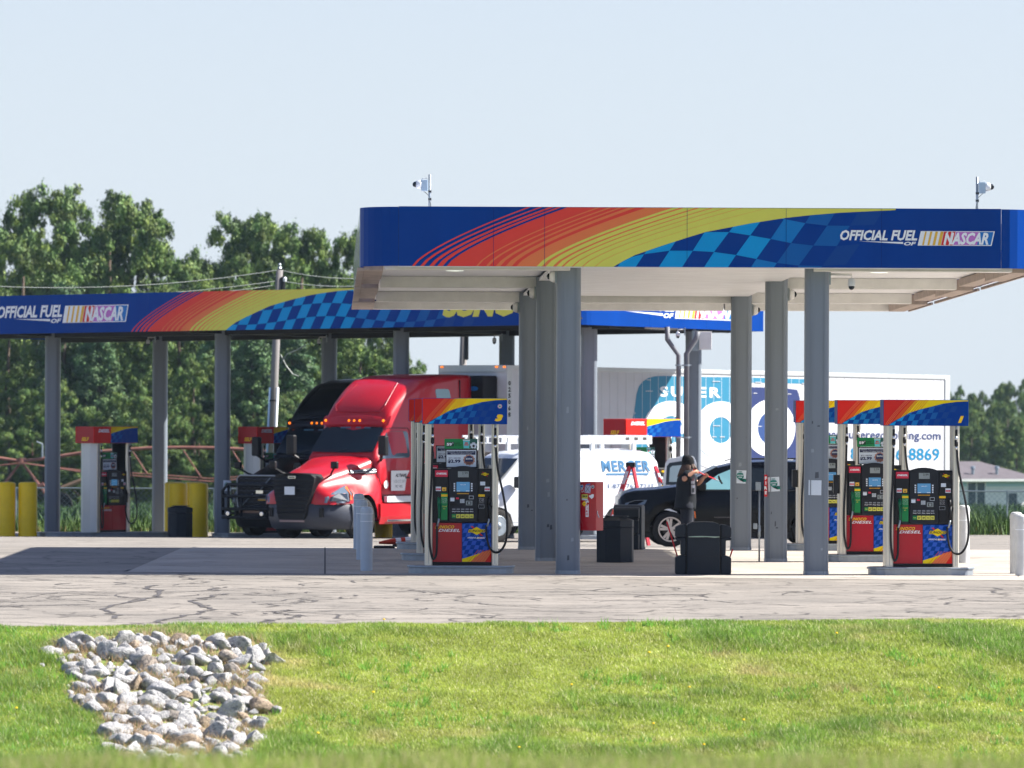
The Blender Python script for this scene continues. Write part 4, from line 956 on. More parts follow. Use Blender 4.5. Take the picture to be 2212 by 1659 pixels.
mb = MB(); mb.tube([(.272, .03, .28), (.29, .0, .25), (.33, -.02, .19)], .008, M['chrome'], 8); mb.build('handle', cab)
def paper_sign(x, y, z, w_, h, a, label, words=True):
    e = empty('paper_sign', (x, y, z), 0, label, 'sign', 'paper signs taped to the columns')
    mb = MB(); n = 7; ww = w_ / 2
    P = []
    for i in range(n):
        u = -ww + w_ * i / (n - 1); P.append((u, .018 * (abs(u) / ww) ** 3))
    c_, s_ = math.cos(R(a)), math.sin(R(a)); vs = []
    for (u, yy) in P:
        for v in (-h / 2, h / 2): vs.append((c_ * u - s_ * v, yy, s_ * u + c_ * v))
    mb.add(vs, [(2 * i, 2 * i + 2, 2 * i + 3, 2 * i + 1) for i in range(n - 1)], paper); mb.build('sheet', e)
    if words:
        g = flat('sign_teal', 22, 120, 108, .6); mb = MB(); Mx = Matrix.Rotation(-R(a), 4, 'Y'); k = w_
        mb.face([(-.38 * k + .0, .12 * k), (-.3 * k, .28 * k), (-.1 * k, .34 * k), (.14 * k, .3 * k), (.24 * k, .1 * k), (.22 * k, -.05 * k), (.12 * k, -.18 * k), (.26 * k, -.34 * k), (.2 * k, -.42 * k), (.44 * k, -.40 * k), (.44 * k, -.18 * k), (.36 * k, -.26 * k), (.22 * k, -.15 * k), (.12 * k, -.3 * k), (-.1 * k, -.26 * k), (-.3 * k, -.1 * k)][::-1], -.004, g, Mx)
        mb.face([(-.22 * k, .38 * k), (.1 * k, .38 * k), (.04 * k, .44 * k), (-.16 * k, .44 * k)], -.004, g, Mx)
        mb.text('SANITIZER', -.06 * k, .07 * k, .1 * k, paper, -.007, wd=.56 * k, align='c', bold=.04, M=Mx); mb.text('HERE', -.06 * k, -.09 * k, .1 * k, paper, -.007, wd=.3 * k, align='c', bold=.04, M=Mx)
        mb.build('print', e)
    return e
fx = lambda px, d: atx(px, d)
d3 = cold[2] - .178; d2 = cold[1] - .178; d1 = cold[0] - .178
p_ = at(1600.5, 1030, d3); paper_sign(p_.x, d3 - .004, p_.z, .205, .22, -2, 'green and white sanitizer notice on the farther of the two signed columns')
p_ = at(1673, 1046, d2); paper_sign(p_.x, d2 - .004, p_.z, .20, .225, 3, 'green and white sanitizer notice slightly larger, on the column next to the conduit post')
p_ = at(1762, 1053.5, d1); paper_sign(p_.x, d1 - .004, p_.z, .205, .215, -1, 'faded blank sheet taped on the nearest right column', False)
p_ = at(488, 1049, 161.3); paper_sign(p_.x + .03, 161.3, p_.z, .2, .28, 0, 'small teal and white notice on the far column by the black truck')
e = empty('fire_sign', tuple(at(1654.5, 1049, d2)), 0, 'narrow red and white sign on the side of the middle right column', 'sign')
mb = MB(); mb.bx(-.025, .02, -.012, .03, -.17, .17, M['dred']); mb.build('plate', e)
mb = MB()
for i, ch in enumerate('FIRE'): mb.text(ch, -.002, .09 - i * .075, .05, M['white'], -.014, align='c', bold=.05)
mb.build('lettering', e)
e = empty('conduit_post', tuple(at(1640, 1215, 95.0)), 0, 'thin grey conduit post with a small switch box beside the middle right column', 'conduit'); e.location.z = 0
mb = MB(); mb.tube([(0, 0, 0), (0, 0, 1.12)], .014, M['galv'], 8); mb.tube([(0, 0, .38), (0, 0, .56)], .022, M['galv'], 8); mb.build('conduit', e, smooth=True)
mb = MB(); mb.bx(-.06, .02, -.04, .04, 1.10, 1.23, M['galv']); mb.build('switch_box', e, bevel=.006)
mb = MB(); mb.bx(-.095, -.03, -.03, .02, .5, .59, M['galv']); mb.build('junction_box', e, bevel=.01)

def dome_camera(loc, s, label, arm=0, grp='dome cameras on the near canopy columns'):
    e = empty('security_camera', loc, 0, label, 'security camera', grp)
    mb = MB(); mb.bx(-.03 * s if s > 0 else -.0, 0 if s > 0 else .03, -.05, .05, -.1, .1, M['galv']); mb.build('wall_plate', e, bevel=.004) if True else None
    if arm:
        mb = MB(); mb.tube([(0, 0, .05), (s * arm, 0, .045), (s * arm, 0, -.04)], .016, M['beam'], 8); mb.build('arm', e, smooth=True)
        mb = MB(); mb.lathe([(.02, .0), (.05, -.03), (.055, -.1), (.05, -.12)], M['whitep'], (s * arm, 0, 0), 14); mb.build('housing', e, smooth=True)
        mb = MB(); mb.lathe([(.045, -.12), (.04, -.15), (.02, -.17), (.001, -.175)], M['glass'], (s * arm, 0, 0), 14); mb.build('dome', e, smooth=True)
    else:
        mb = MB(); mb.lathe([(.09, 0), (.09, .03), (.07, .07), (.055, .08)], M['beam'], (s * 0.0, 0, 0), 14, 'x', M=Matrix.Scale(s, 4, (1, 0, 0))); mb.build('housing', e, smooth=True)
        mb = MB(); mb.lathe([(.05, .08), (.04, .105), (.001, .12)], M['glass'], (0, 0, 0), 14, 'x', M=Matrix.Scale(s, 4, (1, 0, 0))); mb.build('dome', e, smooth=True)
    return e
dome_camera((.813 - .20, 88.0, at(1196, 597, 88).z), -1, 'small dome camera on the left side of the nearest left column')
dome_camera((.545 - .20, 95.3, at(1155, 633, 95.3).z), -1, 'small dome camera on the left side of the middle left column')
dome_camera((.288 - .20, 102.8, at(1116, 660, 102.8).z - .03), -1, 'small dome camera on the left side of the farthest left column')
dome_camera((4.385 + .20, 88.0, at(1795, 600, 88).z), 1, 'dome camera hanging on an arm right of the nearest right column', .30)
dome_camera((4.12 + .20, 95.3, at(1705, 636, 95.3).z), 1, 'small dome camera on the right side of the middle right column')
dome_camera((3.855 + .20, 102.8, at(1630, 666, 102.8).z - .03), 1, 'small dome camera on the right side of the farthest right column')
for px, py, d, l in ((318, 737, 166, 'camera arm under the far canopy by the second column from the left'), (688, 736, 162, 'camera arm under the far canopy above the black truck'), (1067, 733, 158, 'camera arm under the far canopy above the trailer nose'), (1640 - 5, 733, 0, '')):
    if d: dome_camera(tuple(at(px + 16, py - 4, d)), -1, l, .18, 'dome cameras under the far canopy')
p_ = at(1478, 716, 155.0); dome_camera(tuple(p_), -1, 'white dome camera beside the twin downpipes', .16, 'dome cameras under the far canopy')
def pole_camera(px, pyt, pyb, s, d, label):
    p_ = at(px, pyb, d); e = empty('pole_camera', (p_.x, d, 0), 0, label, 'security camera', 'pole cameras on the canopy roof'); z0 = p_.z - .25; z1 = at(px, pyt, d).z
    mb = MB(); mb.tube([(0, 0, z0), (0, 0, z1)], .019, M['galv'], 10); mb.build('pole', e, smooth=True)
    for t in (.33, .66): mb = MB(); z_ = z0 + .25 + (z1 - z0 - .25) * t * .72; mb.tube([(-.02, 0, z_), (.026, 0, z_ + .003)], .022, M['rub'], 8); mb.build('strap', e)
    zc = z1 - .15
    mb = MB(); mb.bx(min(s * .025, s * .125), max(s * .025, s * .125), -.05, .05, zc - .1, zc + .07, flat('camera_box_blue_grey', 150, 170, 188, .5)); b_ = mb.build('mount_box', e, bevel=.008)
    mb = MB(); mb.tube([(s * .03, 0, zc + .07), (s * .05, 0, zc + .095), (s * .1, 0, zc + .095), (s * .125, 0, zc + .07)], .005, M['whitep'], 6); mb.build('handle', b_)
    mb = MB(); mb.lathe([(.065, .125), (.068, .15), (.06, .19), (.048, .205)], M['whitep'], (0, 0, zc + .0), 16, 'x', M=Matrix.Scale(s, 4, (1, 0, 0))); mb.build('housing', e, smooth=True)
    mb = MB(); mb.lathe([(.045, .205), (.04, .235), (.02, .255), (.001, .258)], M['glass'], (0, 0, zc), 16, 'x', M=Matrix.Scale(s, 4, (1, 0, 0))); mb.build('dome', e, smooth=True)
    mb = MB(); mb.tube([(s * .09, 0, zc - .1), (s * .02, .0, zc - .16), (-.018 * s, -.02, zc - .3), (-.02 * s, -.02, z0)], .004, M['rub'], 5); mb.build('cable', e)
pole_camera(928, 377, 447, -1, 92, 'pole camera facing left on the canopy roof, left end')
pole_camera(2110.5, 382, 450, 1, 92, 'pole camera facing right on the canopy roof, right end')
# downpipes and electrical box at the far canopy
e = empty('downpipe', (0, 0, 0), 0, 'twin grey downpipes clamped beside the right column of the far canopy', 'downpipe')
dp = mat('grey_pvc', rgb(110, 112, 118), .5, 0, .1, 4)
zb = lotz(155)
q = [at(1441.5, 706, 155), at(1441.5, 733, 155), at(1466, 768, 155)]; q.append(Vector((q[-1].x, 155, zb)))
mb = MB(); mb.tube(q, .065, dp, 10); mb.build('pipe', e, smooth=True)
q = [at(1507, 716, 155.2), at(1504, 731, 155.2), at(1483, 764, 155.2)]; q.append(Vector((q[-1].x, 155.2, zb)))
mb = MB(); mb.tube(q, .07, dp, 10); mb.build('pipe', e, smooth=True)
for py in (789, 945):
    a = at(1462, py, 155); b = at(1494, py, 155); mb = MB(); mb.tube([a, b], .022, M['galv'], 6)
    for p in (1466, 1483): c_ = at(p, py, 155); mb.lathe([(.085, -.02), (.085, .02)], M['galv'], tuple(c_), 12)
    mb.build('pipe_clamp', e)
a = at(1495, 716, 156); b = at(1537, 758, 156)
e = empty('electrical_box', (a.x, 156, b.z), R(0), 'pale electrical cabinet hung under the far canopy at its right column', 'electrical box')
mb = MB(); mb.bx(.18, b.x - a.x, -.1, .15, .03, a.z - b.z, M['beam']); mb.build('cabinet', e, bevel=.01)
mb = MB(); mb.bx(0, .175, -.02, .15, 0, a.z - b.z + .02, M['galv']); mb.build('side_panel', e)
# ------------------------------------------------------------------ vehicles
def sec(x, zb, wb, zl, wl, zt, wt, r=.1, cr=.03):
    """half ring: bottom, mid, belt line, shoulder arc, crown; mirrored"""
    h = [(wb, zb), ((wb + wl) / 2 + .012, (zb + zl) / 2), (wl, zl), (wl + (wt - wl) * .5, zl + (zt - r - zl) * .5)]
    for i in range(6):
        a = R(90 * i / 5); h.append((wt - r + r * math.cos(a), zt - r + r * math.sin(a)))
    h += [((wt - r) * .55, zt + cr * .7)]
    ring = h + [(0, zt + cr)] + [(-a, b) for a, b in h[::-1]]
    return [(x, a, b) for a, b in ring]
def stat(tab, x):
    """interpolated station parameters; tab sorted by falling x"""
    if x >= tab[0][0]: return tab[0][1:]
    for a, b in zip(tab, tab[1:]):
        if x >= b[0]:
            t = (a[0] - x) / (a[0] - b[0]); return tuple(p + (q - p) * t for p, q in zip(a[1:], b[1:]))
    return tab[-1][1:]
def side_y(tab, x, z):
    zb, wb, zl, wl, zt, wt, r, cr = stat(tab, x)
    if z <= zl: return wb + (wl - wb) * (z - zb) / max(.01, zl - zb) + .012 * (1 - abs((z - (zb + zl) / 2) / max(.01, (zl - zb) / 2)))
    top = zt - r
    if z <= top: return wl + (wt - wl) * (z - zl) / max(.01, top - zl)
    q = min(1, (z - top) / r); return wt - r + r * math.sqrt(max(0, 1 - q * q))
def shell(tab, m, name, parent, nseg=None, arches=()):
    xs_ = []
    for a, b in zip(tab, tab[1:]):
        n = max(1, int((a[0] - b[0]) / .12)); xs_ += [a[0] + (b[0] - a[0]) * i / n for i in range(n)]
    xs_.append(tab[-1][0])
    for cx, cz, ra in arches: xs_ += [cx - ra - .003, cx - ra, cx + ra, cx + ra + .003]
    xs_ = sorted(set(xs_), reverse=True); secs = []
    for x in xs_:
        p = list(stat(tab, x))
        for cx, cz, ra in arches:
            if abs(x - cx) <= ra: p[0] = max(p[0], cz + math.sqrt(max(0, ra * ra - (x - cx) ** 2)))
        if p[0] > p[2] - .05: p[0] = p[2] - .05
        secs.append(sec(x, *p))
    mb = MB(); mb.loft(secs, m); return mb.build(name, parent, smooth=True, fix=True)
def es(o, a=35): k = o.modifiers.new('e', 'EDGE_SPLIT'); k.split_angle = R(a); return o
def patch(tab, outline, off, m, name, parent, side=1, both=False):
    for s in ((-1, 1) if both else (side,)):
        mb = MB(); pts = [(x, s * (side_y(tab, x, z) + off), z) for x, z in outline]
        inner = [(x, s * (side_y(tab, x, z) - .02), z) for x, z in outline]
        n = len(pts); mb.add(pts + inner, [tuple(range(n))] + [(i, (i + 1) % n, (i + 1) % n + n, i + n) for i in range(n)], m)
        o = mb.build(name, parent, fix=True)
    return o
def rpoly(x0, x1, z0, z1, r=.05, n=3, skew=0):
    out = []
    for cx, cz, a in ((x1 - r, z1 - r, 0), (x0 + r, z1 - r, 90), (x0 + r, z0 + r, 180), (x1 - r, z0 + r, 270)):
        for i in range(n + 1):
            t = R(a + 90 * i / n); z = cz + r * math.sin(t); out.append((cx + r * math.cos(t) + skew * (z - z0), z))
    return out
def wheel(parent, x, y, r, w_, side, rimm, kind='truck', spokes=10):
    e = bpy.data.objects.new('wheel', None)
    mb = MB(); ty = [(r * .60, -w_ / 2), (r * .80, -w_ / 2), (r * .93, -w_ / 2 * .96), (r, -w_ / 2 * .8), (r, w_ / 2 * .8), (r * .93, w_ / 2 * .96), (r * .8, w_ / 2), (r * .60, w_ / 2)]
    mb.lathe(ty, M['tyre'], n=30, axis='y', caps=False); t = mb.build('wheel', parent, (x, y, r), smooth=True); es(t, 40)
    rr_ = r * .62; mb = MB(); s = side
    if kind == 'truck':
        mb.lathe([(rr_, s * (w_ / 2 + .004) * -1), (rr_ * .93, -s * (w_ / 2 + .01)), (rr_ * .88, -s * (w_ / 2 - .06)), (rr_ * .4, -s * (w_ / 2 - .1)), (rr_ * .36, -s * (w_ / 2 + .0)), (rr_ * .2, -s * (w_ / 2 + .05)), (.01, -s * (w_ / 2 + .06))], rimm, n=24, axis='y')
        rim = mb.build('rim', t, smooth=True); es(rim, 40)
        mb = MB()
        for i in range(10):
            a = i / 10 * 6.2832; c = (rr_ * .66 * math.cos(a), s * (w_ / 2 - .07), rr_ * .66 * math.sin(a)); mb.lathe([(.032, .0), (.032, -.004 * s)], M['black'], c, 8, 'y')
            c = (rr_ * .5 * math.cos(a + .3), s * (w_ / 2 - .06), rr_ * .5 * math.sin(a + .3)); mb.lathe([(.014, .0), (.012, -.04 * s)], M['chrome'], c, 6, 'y')
        mb.build('wheel_nuts', t)
    else:
        mb.lathe([(rr_ * 1.10, -s * (w_ / 2 + .0)), (rr_ * 1.12, -s * (w_ / 2 + .012)), (rr_ * 1.0, -s * (w_ / 2 + .01)), (rr_ * .97, -s * (w_ / 2 - .09))], rimm, n=28, axis='y', caps=False)
        for i in range(spokes):
            a0 = 2 * math.pi * i / spokes + (.0 if i % 2 == 0 else -.34)
            a0 = 2 * math.pi * (i // 2) / (spokes // 2) + (.17 if i % 2 else -.17) + .2
            d_ = Vector((math.cos(a0), 0, math.sin(a0))); n_ = Vector((-math.sin(a0), 0, math.cos(a0)))
            P = [d_ * rr_ * .22 - n_ * .020, d_ * rr_ * 1.02 - n_ * .028, d_ * rr_ * 1.02 + n_ * .028, d_ * rr_ * .22 + n_ * .020]
            yo = s * (w_ / 2 - .004); vs = [(p.x, yo, p.z) for p in P] + [(p.x, yo - s * .03, p.z) for p in P]
            mb.add(vs, [(0, 1, 2, 3), (7, 6, 5, 4), (0, 4, 5, 1), (1, 5, 6, 2), (2, 6, 7, 3), (3, 7, 4, 0)], rimm)
        mb.lathe([(rr_ * .26, -s * (w_ / 2 - .03)), (rr_ * .24, -s * (w_ / 2 + .0)), (.01, -s * (w_ / 2 + .002))], rimm, n=16, axis='y')
        rim = mb.build('rim', t, fix=True)
        mb = MB(); mb.lathe([(rr_ * 1.05, -s * (w_ / 2 - .10)), (.01, -s * (w_ / 2 - .10))], M['blackp'], n=24, axis='y'); mb.lathe([(rr_ * .7, -s * (w_ / 2 - .08)), (rr_ * .7, -s * (w_ / 2 - .07)), (.01, -s * (w_ / 2 - .07))], flat('brake_grey', 70, 64, 60), n=24, axis='y'); mb.build('brake_disc', t)
    return t
amber = mat('amber_lamp', rgb(255, 130, 10), .3, emit=(rgb(255, 120, 10), .7), var=0)
headm = flat('headlamp_lens', 92, 106, 120, .12, coat=.5, spec=.6)

HOOD = [(.30, .86, .62, 1.05, .60, 1.38, .48, .14, .05), (.22, .86, .88, 1.08, .80, 1.48, .57, .2, .05), (.14, .86, .98, 1.09, .92, 1.53, .61, .22, .05), (-.02, .86, 1.06, 1.10, 1.0, 1.59, .66, .25, .06), (-.25, .86, 1.14, 1.12, 1.10, 1.66, .71, .28, .06), (-.5, .86, 1.19, 1.12, 1.14, 1.73, .76, .3, .06), (-.7, .86, 1.21, 1.12, 1.16, 1.77, .79, .3, .06),
        (-1.0, .6, 1.22, 1.15, 1.17, 1.84, .84, .28, .06), (-1.4, .5, 1.22, 1.2, 1.18, 1.94, .90, .24, .05), (-1.8, .5, 1.18, 1.3, 1.15, 2.03, .96, .2, .04)]
CAB = [(-1.74, 1.06, 1.08, 1.9, 1.05, 2.06, .98, .12, .02), (-2.05, 1.06, 1.12, 2.0, 1.08, 2.42, .95, .12, .02), (-2.36, 1.06, 1.14, 2.0, 1.10, 2.78, .92, .12, .03), (-2.40, 1.06, 1.15, 2.0, 1.11, 2.98, .95, .16, .04),
       (-2.6, 1.06, 1.16, 2.0, 1.12, 3.26, .96, .24, .05), (-2.85, 1.06, 1.18, 2.0, 1.14, 3.5, .98, .28, .06), (-3.2, 1.06, 1.2, 2.0, 1.17, 3.74, 1.02, .3, .06), (-3.7, 1.06, 1.22, 2.0, 1.2, 3.94, 1.08, .26, .04),
       (-4.4, 1.06, 1.24, 2.0, 1.22, 4.04, 1.14, .2, .03), (-5.2, 1.06, 1.25, 2.0, 1.24, 4.08, 1.18, .14, .02), (-5.85, 1.06, 1.25, 2.0, 1.24, 4.08, 1.2, .1, .02)]
def tractor(loc, rz, paint, label, style):
    e = empty('truck_tractor', loc, rz, label, 'truck'); ax = -.97
    shell(HOOD, paint, 'hood', e, arches=((ax, .52, .60),)); cabo = shell(CAB, paint, 'cab', e)
    # windscreen on the sloping front of the cab
    mb = MB()
    def wp(y, s): return (-1.76 - .60 * s + .024, y, 2.115 + .64 * s + .016)
    P = [(-.90, .02), (-.5, -.0), (0, -.01), (.5, 0), (.90, .02), (.93, .06), (.885, .9), (.83, .985), (.4, 1.0), (-.4, 1.0), (-.83, .985), (-.885, .9), (-.93, .06)]
    mb.poly([wp(a, b) for a, b in P][::-1], M['glass']); mb.build('windscreen', cabo, fix=True)
    mb = MB()
    for a, b, c, d_ in ((-.4, .93, -.1, .985), (.05, .93, .2, .985), (.3, .93, .5, .98)): mb.poly([tuple(Vector(wp(a, b)) + Vector((.006, 0, .004))), tuple(Vector(wp(c, b)) + Vector((.006, 0, .004))), tuple(Vector(wp(c, d_)) + Vector((.006, 0, .004))), tuple(Vector(wp(a, d_)) + Vector((.006, 0, .004)))], flat('windscreen_sticker', 70, 110, 128))
    mb.build('windscreen_stickers', cabo)
    for y in (-.3, .45):
        mb = MB(); mb.tube([Vector(wp(y, .0)) + Vector((.02, 0, 0)), Vector(wp(y + .42, .12)) + Vector((.02, 0, .01))], .008, M['rub'], 5); mb.build('wiper', cabo)
    mb = MB()     # visor lip above the windscreen
    mb.loft([[(-2.34, -.98, 2.80), (-2.30, -.5, 2.82), (-2.28, 0, 2.83), (-2.30, .5, 2.82), (-2.34, .98, 2.80)], [(-2.44, -1.0, 2.98), (-2.36, -.5, 3.0), (-2.33, 0, 3.01), (-2.36, .5, 3.0), (-2.44, 1.0, 2.98)], [(-2.5, -.98, 3.04), (-2.46, -.5, 3.06), (-2.45, 0, 3.07), (-2.46, .5, 3.06), (-2.5, .98, 3.04)]], paint, cap=False)
    mb.build('sun_visor', cabo, smooth=True, fix=True)
    for y in (-.86, -.16, 0, .16, .86):
        mb = MB(); mb.lathe([(.035, -2.32), (.03, -2.30), (.01, -2.285)], amber, (0, y, 2.92), 10, 'x'); mb.build('marker_lamp', cabo)
    # inset panel on the roof fairing
    mb = MB(); gl = flat('fairing_inset_line', 150, 20, 40) if style == 'red' else M['blackp']
    def fp(y, s):
        x = -2.46 - .95 * s; st = stat(CAB, x); return Vector((x + .02, y, st[4] + st[7] * .9 + .004))
    loop = [(-.62, .02), (0, .0), (.62, .02), (.74, .12), (.62, .95)]
    mb.tube([fp(-.60, .97), fp(-.74, .14), fp(-.64, .03), fp(0, .02), fp(.64, .03), fp(.74, .14), fp(.60, .97)], .012, gl, 5); mb.build('fairing_crease', cabo)
    # windows, door, seams
    side = [(-1.95, 2.02), (-2.32, 2.60), (-2.42, 2.66), (-3.02, 2.66), (-3.08, 2.6), (-3.08, 2.06), (-3.03, 2.0), (-2.0, 1.98)]
    patch(CAB, side, .010, flat('side_glass', 60, 78, 84, .1, coat=.6, spec=.8), 'side_window', cabo, both=True)
    door = [(-1.88, 1.98), (-1.85, 1.12), (-1.95, 1.08), (-3.1, 1.08), (-3.14, 1.14), (-3.14, 2.68), (-3.08, 2.74), (-2.42, 2.74), (-2.3, 2.7)]
    mb = MB()
    for s in (1, -1):
        q = [Vector((x, s * (side_y(CAB, x, z) + .006), z)) for x, z in door]; mb.tube(q + [q[0]], .009, M['black'], 5)
    tag(mb.build('door_seam', cabo), kind='stuff')
    if style == 'red':
        patch(CAB, [(-1.86, 1.95), (-1.85, 1.14), (-1.95, 1.09), (-3.09, 1.09), (-3.13, 1.14), (-3.13, 1.95)], .004, paint, 'door', cabo)
        patch(CAB, rpoly(-4.95, -4.35, 3.36, 3.72, .08, 4, .25), .012, flat('sleeper_glass', 110, 150, 160, .1, coat=.6), 'sleeper_window', cabo)
        patch(CAB, rpoly(-4.3, -3.55, 1.5, 2.35, .1), .012, paint, 'baggage_door', cabo, both=True)
        patch(CAB, rpoly(-4.1, -3.75, 1.85, 2.2, .1), .022, M['blackp'], 'vent_opening', cabo)
        sp = flat('door_sign_white', 225, 226, 222); ycab = side_y(CAB, -2.6, 1.4) + .022
        mb = MB(); mb.rect(0, 1.05, 0, .5, 0, sp); mb.text('AS TRANS', .2, .34, .085, M['black'], -.003, bold=.04); mb.text('USDOT 3071', .12, .2, .07, flat('pale_ink', 140, 150, 146), -.003); mb.text('MC 1052', .2, .08, .06, M['black'], -.003)
        mb.build('door_sign', cabo, (-2.2, ycab, 1.18), (0, 0, R(180)))
        mb = MB(); mb.face(cir(0, 0, .1), 0, sp); mb.build('round_decal', cabo, (-1.98, ycab + .0, 1.34), (0, 0, R(180)))
        mb = MB(); y = side_y(CAB, -5.3, 3) + .006; mb.bx(-5.33, -5.31, y - .04, y, 1.1, 3.95, M['black']); mb.build('extender_seam', cabo)
    mb = MB()
    for s in (1, -1):
        mb.tube([(-1.79, s * (side_y(HOOD, -1.79, z) + .004), z) for z in (.95, 1.2, 1.4, 1.6, 1.75, 1.85)], .010, M['black'], 5); mb.tube([(x, s * (side_y(CAB, x, 1.5) + .012), 1.5) for x in (-2.85, -3.0)], .018, M['black'], 6)
        mb.tube([(x, s * (side_y(HOOD, x, .875) + .004), .875) for x in (.2, .0, -.2, -.36)], .009, M['black'], 5)
    tag(mb.build('body_seam', e), kind='stuff')
    # lower fairings, tank steps
    mb = MB(); mb.loft([[(x, 1.20, .36), (x, 1.25, .55), (x, 1.25, .86), (x, 1.1, .90)] for x in (-1.62, -5.85)], paint); mb.loft([[(x, -1.20, .36), (x, -1.25, .55), (x, -1.25, .86), (x, -1.1, .90)] for x in (-1.62, -5.85)], paint); mb.build('side_fairing', e, fix=True)
    for s in (1, -1): mb = MB(); mb.bx(-3.3, -1.9, s * 1.16, s * 1.262, .90, 1.05, M['whitep'] if style == 'red' else M['chrome']); mb.bx(-3.3, -1.9, s * 1.255, s * 1.265, .42, .47, M['chrome']); mb.build('cab_step', e, bevel=.01)
    mb = MB(); mb.bx(-5.9, -.6, -1.0, 1.0, .5, 1.1, M['blackp']); mb.bx(-8.2, -5.9, -.45, .45, .75, 1.0, M['blackp']); mb.build('chassis_light_block', e)  # dark box added under the cab to block light, plus the rear frame
    # bumper
    bm_ = flat('bumper_grey', 58, 62, 72, .45) if style == 'red' else M['blackp']
    def ring(z, k, f=0): return [(f - .85 * 1.0, 1.24 * k, z), (f - .52, 1.25 * k, z), (f - .24, 1.16 * k, z), (f + .14, .9 * k, z), (f + .38, .5 * k, z), (f + .45, 0, z), (f + .38, -.5 * k, z), (f + .14, -.9 * k, z), (f - .24, -1.16 * k, z), (f - .52, -1.25 * k, z), (f - .85, -1.24 * k, z)]
    def r2(z, k, f, back): q = ring(z, k, f); q[0] = (back, q[0][1], z); q[-1] = (back, q[-1][1], z); return q
    mb = MB(); mb.loft([r2(.24, .90, -.12, -.45), r2(.30, .95, -.05, -.42), r2(.50, 1.0, 0, -.4), r2(.84, 1.0, -.02, -.36), r2(.88, .97, -.06, -.36)], bm_, cap=True); bp_ = mb.build('bumper', e, smooth=True, fix=True); es(bp_, 50)
    for s in (1, -1): mb = MB(); mb.bx(.1, .30, s * .74 - .04, s * .74 + .04, .55, .78, M['black']); mb.build('bumper_vent', bp_)
    # grille
    if style == 'red':
        gw = [(.36, .50), (.42, .60), (.45, .85), (.54, 1.1), (.60, 1.4), (.60, 1.52), (.5, 1.60), (.2, 1.63)]
        out = [(y, z) for y, z in gw] + [(-y, z) for y, z in gw[::-1]]
        mb = MB(); n = len(out); mb.add([(.52 - .09 * (y / .6) ** 2 - .12 * max(0, z - 1.0), y, z) for y, z in out] + [(-.2, y, z) for y, z in out], [tuple(range(n))[::-1]] + [(i, (i + 1) % n, (i + 1) % n + n, i + n) for i in range(n)], flat('grille_black', 4, 5, 9, .6)); g = mb.build('grille', e, fix=True)
        mb = MB()
        for i in range(9):
            z = .66 + i * .1; ww = .42 + .17 * (z - .6); P = [(.535 - .09 * (y / .6) ** 2 - .12 * max(0, z - 1.0), y, z) for y in (-ww, -ww / 2, 0, ww / 2, ww)]
            mb.tube(P, .014, flat('grille_slat', 12, 14, 22, .5), 5)
        mb.build('slats', g); g.children[-1]['kind'] = 'stuff'
        mb = MB(); y0 = -.2
        mb.bx(.44, .485, -.1, .12, 1.50, 1.56, M['chrome']); mb.bx(.485, .488, -.08, .10, 1.515, 1.545, M['black']); mb.build('maker_plate', g, bevel=.01)
        mb = MB(); mb.bx(.54, .55, -.16, .14, 1.10, 1.30, paper); mb.build('white_plate', g)
        mb = MB(); mb.bx(.43, .47, -.36, .36, .43, .475, flat('plate_strip', 150, 130, 130)); mb.build('plate_strip', bp_)
    else:
        out = [(-.56, .70), (.56, .70), (.60, 1.0), (.60, 1.50), (.52, 1.56), (-.52, 1.56), (-.60, 1.5), (-.60, 1.0)]
        mb = MB(); n = len(out); mb.add([(.42, y, z) for y, z in out] + [(-.2, y, z) for y, z in out], [tuple(range(n))[::-1]] + [(i, (i + 1) % n, (i + 1) % n + n, i + n) for i in range(n)], flat('grille_black', 4, 5, 9, .6)); g = mb.build('grille', e, fix=True)
        mb = MB(); mb.tube([(.43, y, z) for y, z in ((-.58, .72), (-.62, 1.0), (-.62, 1.5), (-.54, 1.58), (.54, 1.58), (.62, 1.5), (.62, 1.0), (.58, .72))], .022, M['galv'], 6); mb.build('grille_surround', g)
        mb = MB(); gm = flat('mesh_grey', 62, 68, 84, .35)
        for j in range(8):
            z = .78 + j * .1; mb.tube([(.435, -.56 + 1.12 * i / 14, z + .02 * (i % 2)) for i in range(15)], .011, gm, 4)
        mb.build('mesh', g); g.children[-1]['kind'] = 'stuff'
        mb = MB(); mb.tube([(.45, -.5, .76), (.45, -.12, 1.12)], .016, M['galv'], 6); mb.tube([(.45, .12, 1.22), (.45, .42, 1.52)], .016, M['galv'], 6); mb.bx(.44, .46, -.02, .2, 1.12, 1.2, M['chrome']); mb.build('diagonal_bar', g)
        bb = M['blackp']; mb = MB(); X0 = .56
        mb.tube([(X0 - .05, -1.0, .55), (X0 - .02, -1.0, 1.18), (X0 - .02, -.85, 1.34), (X0, .85, 1.34), (X0 - .02, 1.0, 1.18), (X0 - .05, 1.0, .55)], .045, bb, 8)
        for z in (1.05, .72, .5): mb.tube([(X0, -1.0, z), (X0, 1.0, z)], .04, bb, 8)
        for y in (-.8, -.4, .4, .8): mb.tube([(X0, y, .45), (X0, y, 1.34 if abs(y) > .6 else 1.05)], .035, bb, 8)
        for s in (-1, 1): mb.tube([(X0 - .02, s * 1.0, 1.1), (-.3, s * 1.18, .95), (-.3, s * 1.18, .5), (X0 - .05, s * 1.0, .5)], .036, bb, 8); mb.tube([(X0, s * .7, .6), (-.2, s * .7, .6)], .04, bb, 6)
        mb.build('bull_bar', e, smooth=True)
